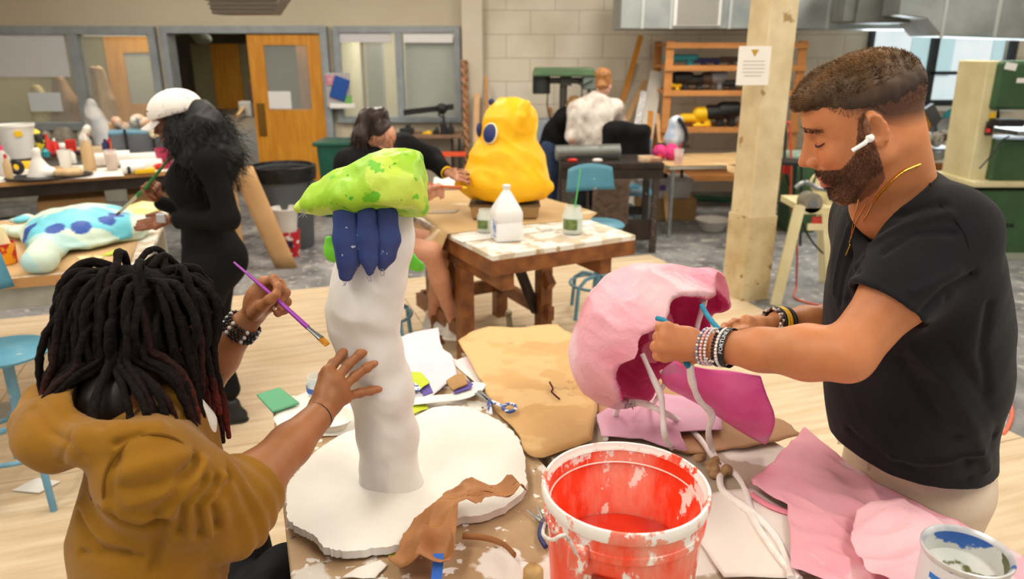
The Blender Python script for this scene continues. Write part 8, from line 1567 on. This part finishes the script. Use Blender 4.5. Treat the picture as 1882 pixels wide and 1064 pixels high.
multi('body', s, [(O6 - .17, O6 + .17, .008), (*bb([NB, SA, SB_], .1), .012), (*bb([E6(1050, 250, 8.0), E6(1115, 290, 8.6)], .08), .012)], skin('skin_e', 0, 0), pe, simple_skin(hx('dca890')))
TD = mat('tie_dye', hx('e6dfd6'), hx('a8968a'), scale=7, rough=.85, lo=.38, hi=.66, detail=2); t_ = SDF(); t_.cone(SA, SB_, .10, .10, .05); t_.path([E6(1092, 212), E6(1090, 250), E6(1090, 285)], [.20, .20, .215], .06, flat=((0, 1, 0), .7)); t_.path([SA, E6(1054, 250, 8.05), E6(1060, 272, 8.15)], [.095, .08, .06], .04); t_.path([SB_, E6(1137, 232, 8.35), E6(1122, 245, 8.5)], [.095, .08, .06], .04); t_.cone(NB, SA, .075, .09, .05); t_.cone(NB, SB_, .075, .09, .05); t_.cut((0, 0, E6(1090, 292)[2]), (0, 0, -1), .01)
sobj('tie_dye_sweatshirt', t_, .012, TD, pe, disp=lambda V: .012 * ridge(V, 12, 3)); l_ = SDF(); xx = E6(1090, 290)[0]; zt2 = E6(1090, 285)[2]; l_.path([[xx - .09, 8.15, zt2], [xx - .09, 8.15, .1]], [.12, .08], .04); l_.path([[xx + .09, 8.15, zt2], [xx + .09, 8.15, .1]], [.12, .08], .04); sobj('trousers', l_, .014, JB, pe); shoe('shoe', [xx - .09, 8.1, 0], [xx - .09, 8.32, 0], BLKP, WHP, pe); shoe('shoe', [xx + .09, 8.1, 0], [xx + .09, 8.32, 0], BLKP, WHP, pe)
BL = mat('blond_hair', hx('b9814a'), hx('8f5f34'), scale=40, rough=.5); h_ = SDF(); h_.ell(c6(-.02, 0, .055), np.array([.10, .084, .084]), R6, .01); h_.ell(c6(-.06, 0, -.0), (.06, .06, .05), k=.03); h_.cutfn(lambda X: (lambda q: .045 + q[..., 2] * .4 - q[..., 0])(inv(O6, R6, 1, X)), [-99] * 3, [99] * 3, .008); h_.ell(E6(1108, 137, 8.12), (.085, .075, .07), k=.02); sobj('hair', h_, .008, BL, pe, disp=lambda V: .006 * ridge(V, 60, 5))
E7 = lambda px, py, y=8.5: Y(px, py, y); pf = thing('person', 'person in a black t-shirt and blue jeans bending towards the drill press', 'person', (E7(1012, 280)[0], 8.5, 0))
s = SDF(); f3 = vnorm([.6, .6, -.5]); lf_ = vnorm(np.cross([0, 0, 1], f3)); R7 = np.stack([f3, lf_, np.cross(f3, lf_)], 1); O7 = E7(1056, 200); head_ops(s, O7, R7, 1.0, fem=True); s.cone(O7, E7(1045, 212), .05, .06, .03); arm_ops(s, E7(1045, 225, 8.35), E7(1058, 262, 8.4), E7(1075, 262, 8.7), .9)
sobj('body', s, .012, skin('skin_f', 0, 0), pf, colf=simple_skin(hx('d8a68c'))); t_ = SDF(); t_.path([E7(1042, 222), E7(1025, 248), E7(1012, 272)], [.16, .17, .15], .05, flat=((1, .3, 0), .9)); t_.cone(E7(1035, 222, 8.3), E7(1048, 250, 8.33), .09, .07, .04); sobj('t_shirt', t_, .012, BT, pf, disp=lambda V: .010 * ridge(V, 14, 4))
JN = mat('blue_denim', hx('3c4a66'), hx('2d3a55'), scale=14, rough=.8); l_ = SDF(); xx = E7(1010, 280)[0]; zt2 = E7(1012, 275)[2]; l_.path([[xx, 8.42, zt2], [xx - .02, 8.45, .1]], [.13, .08], .04); l_.path([[xx, 8.62, zt2], [xx + .02, 8.62, .1]], [.13, .08], .04); sobj('jeans', l_, .014, JN, pf); shoe('shoe', [xx, 8.42, 0], [xx + .22, 8.46, 0], BLKP, WHP, pf); shoe('shoe', [xx, 8.62, 0], [xx + .22, 8.66, 0], BLKP, WHP, pf)
h_ = SDF(); h_.ell(O7 + R7 @ np.array([-.02, 0, .05]), np.array([.10, .084, .085]), R7, .01); h_.path([E7(1050, 196), E7(1045, 206), E7(1046, 222)], [.06, .06, .04], .03); sobj('hair', h_, .009, mat('dark_blond_hair', hx('9a7440'), hx('5f4426'), scale=40, rough=.5), pf, disp=lambda V: .006 * ridge(V, 50, 5))
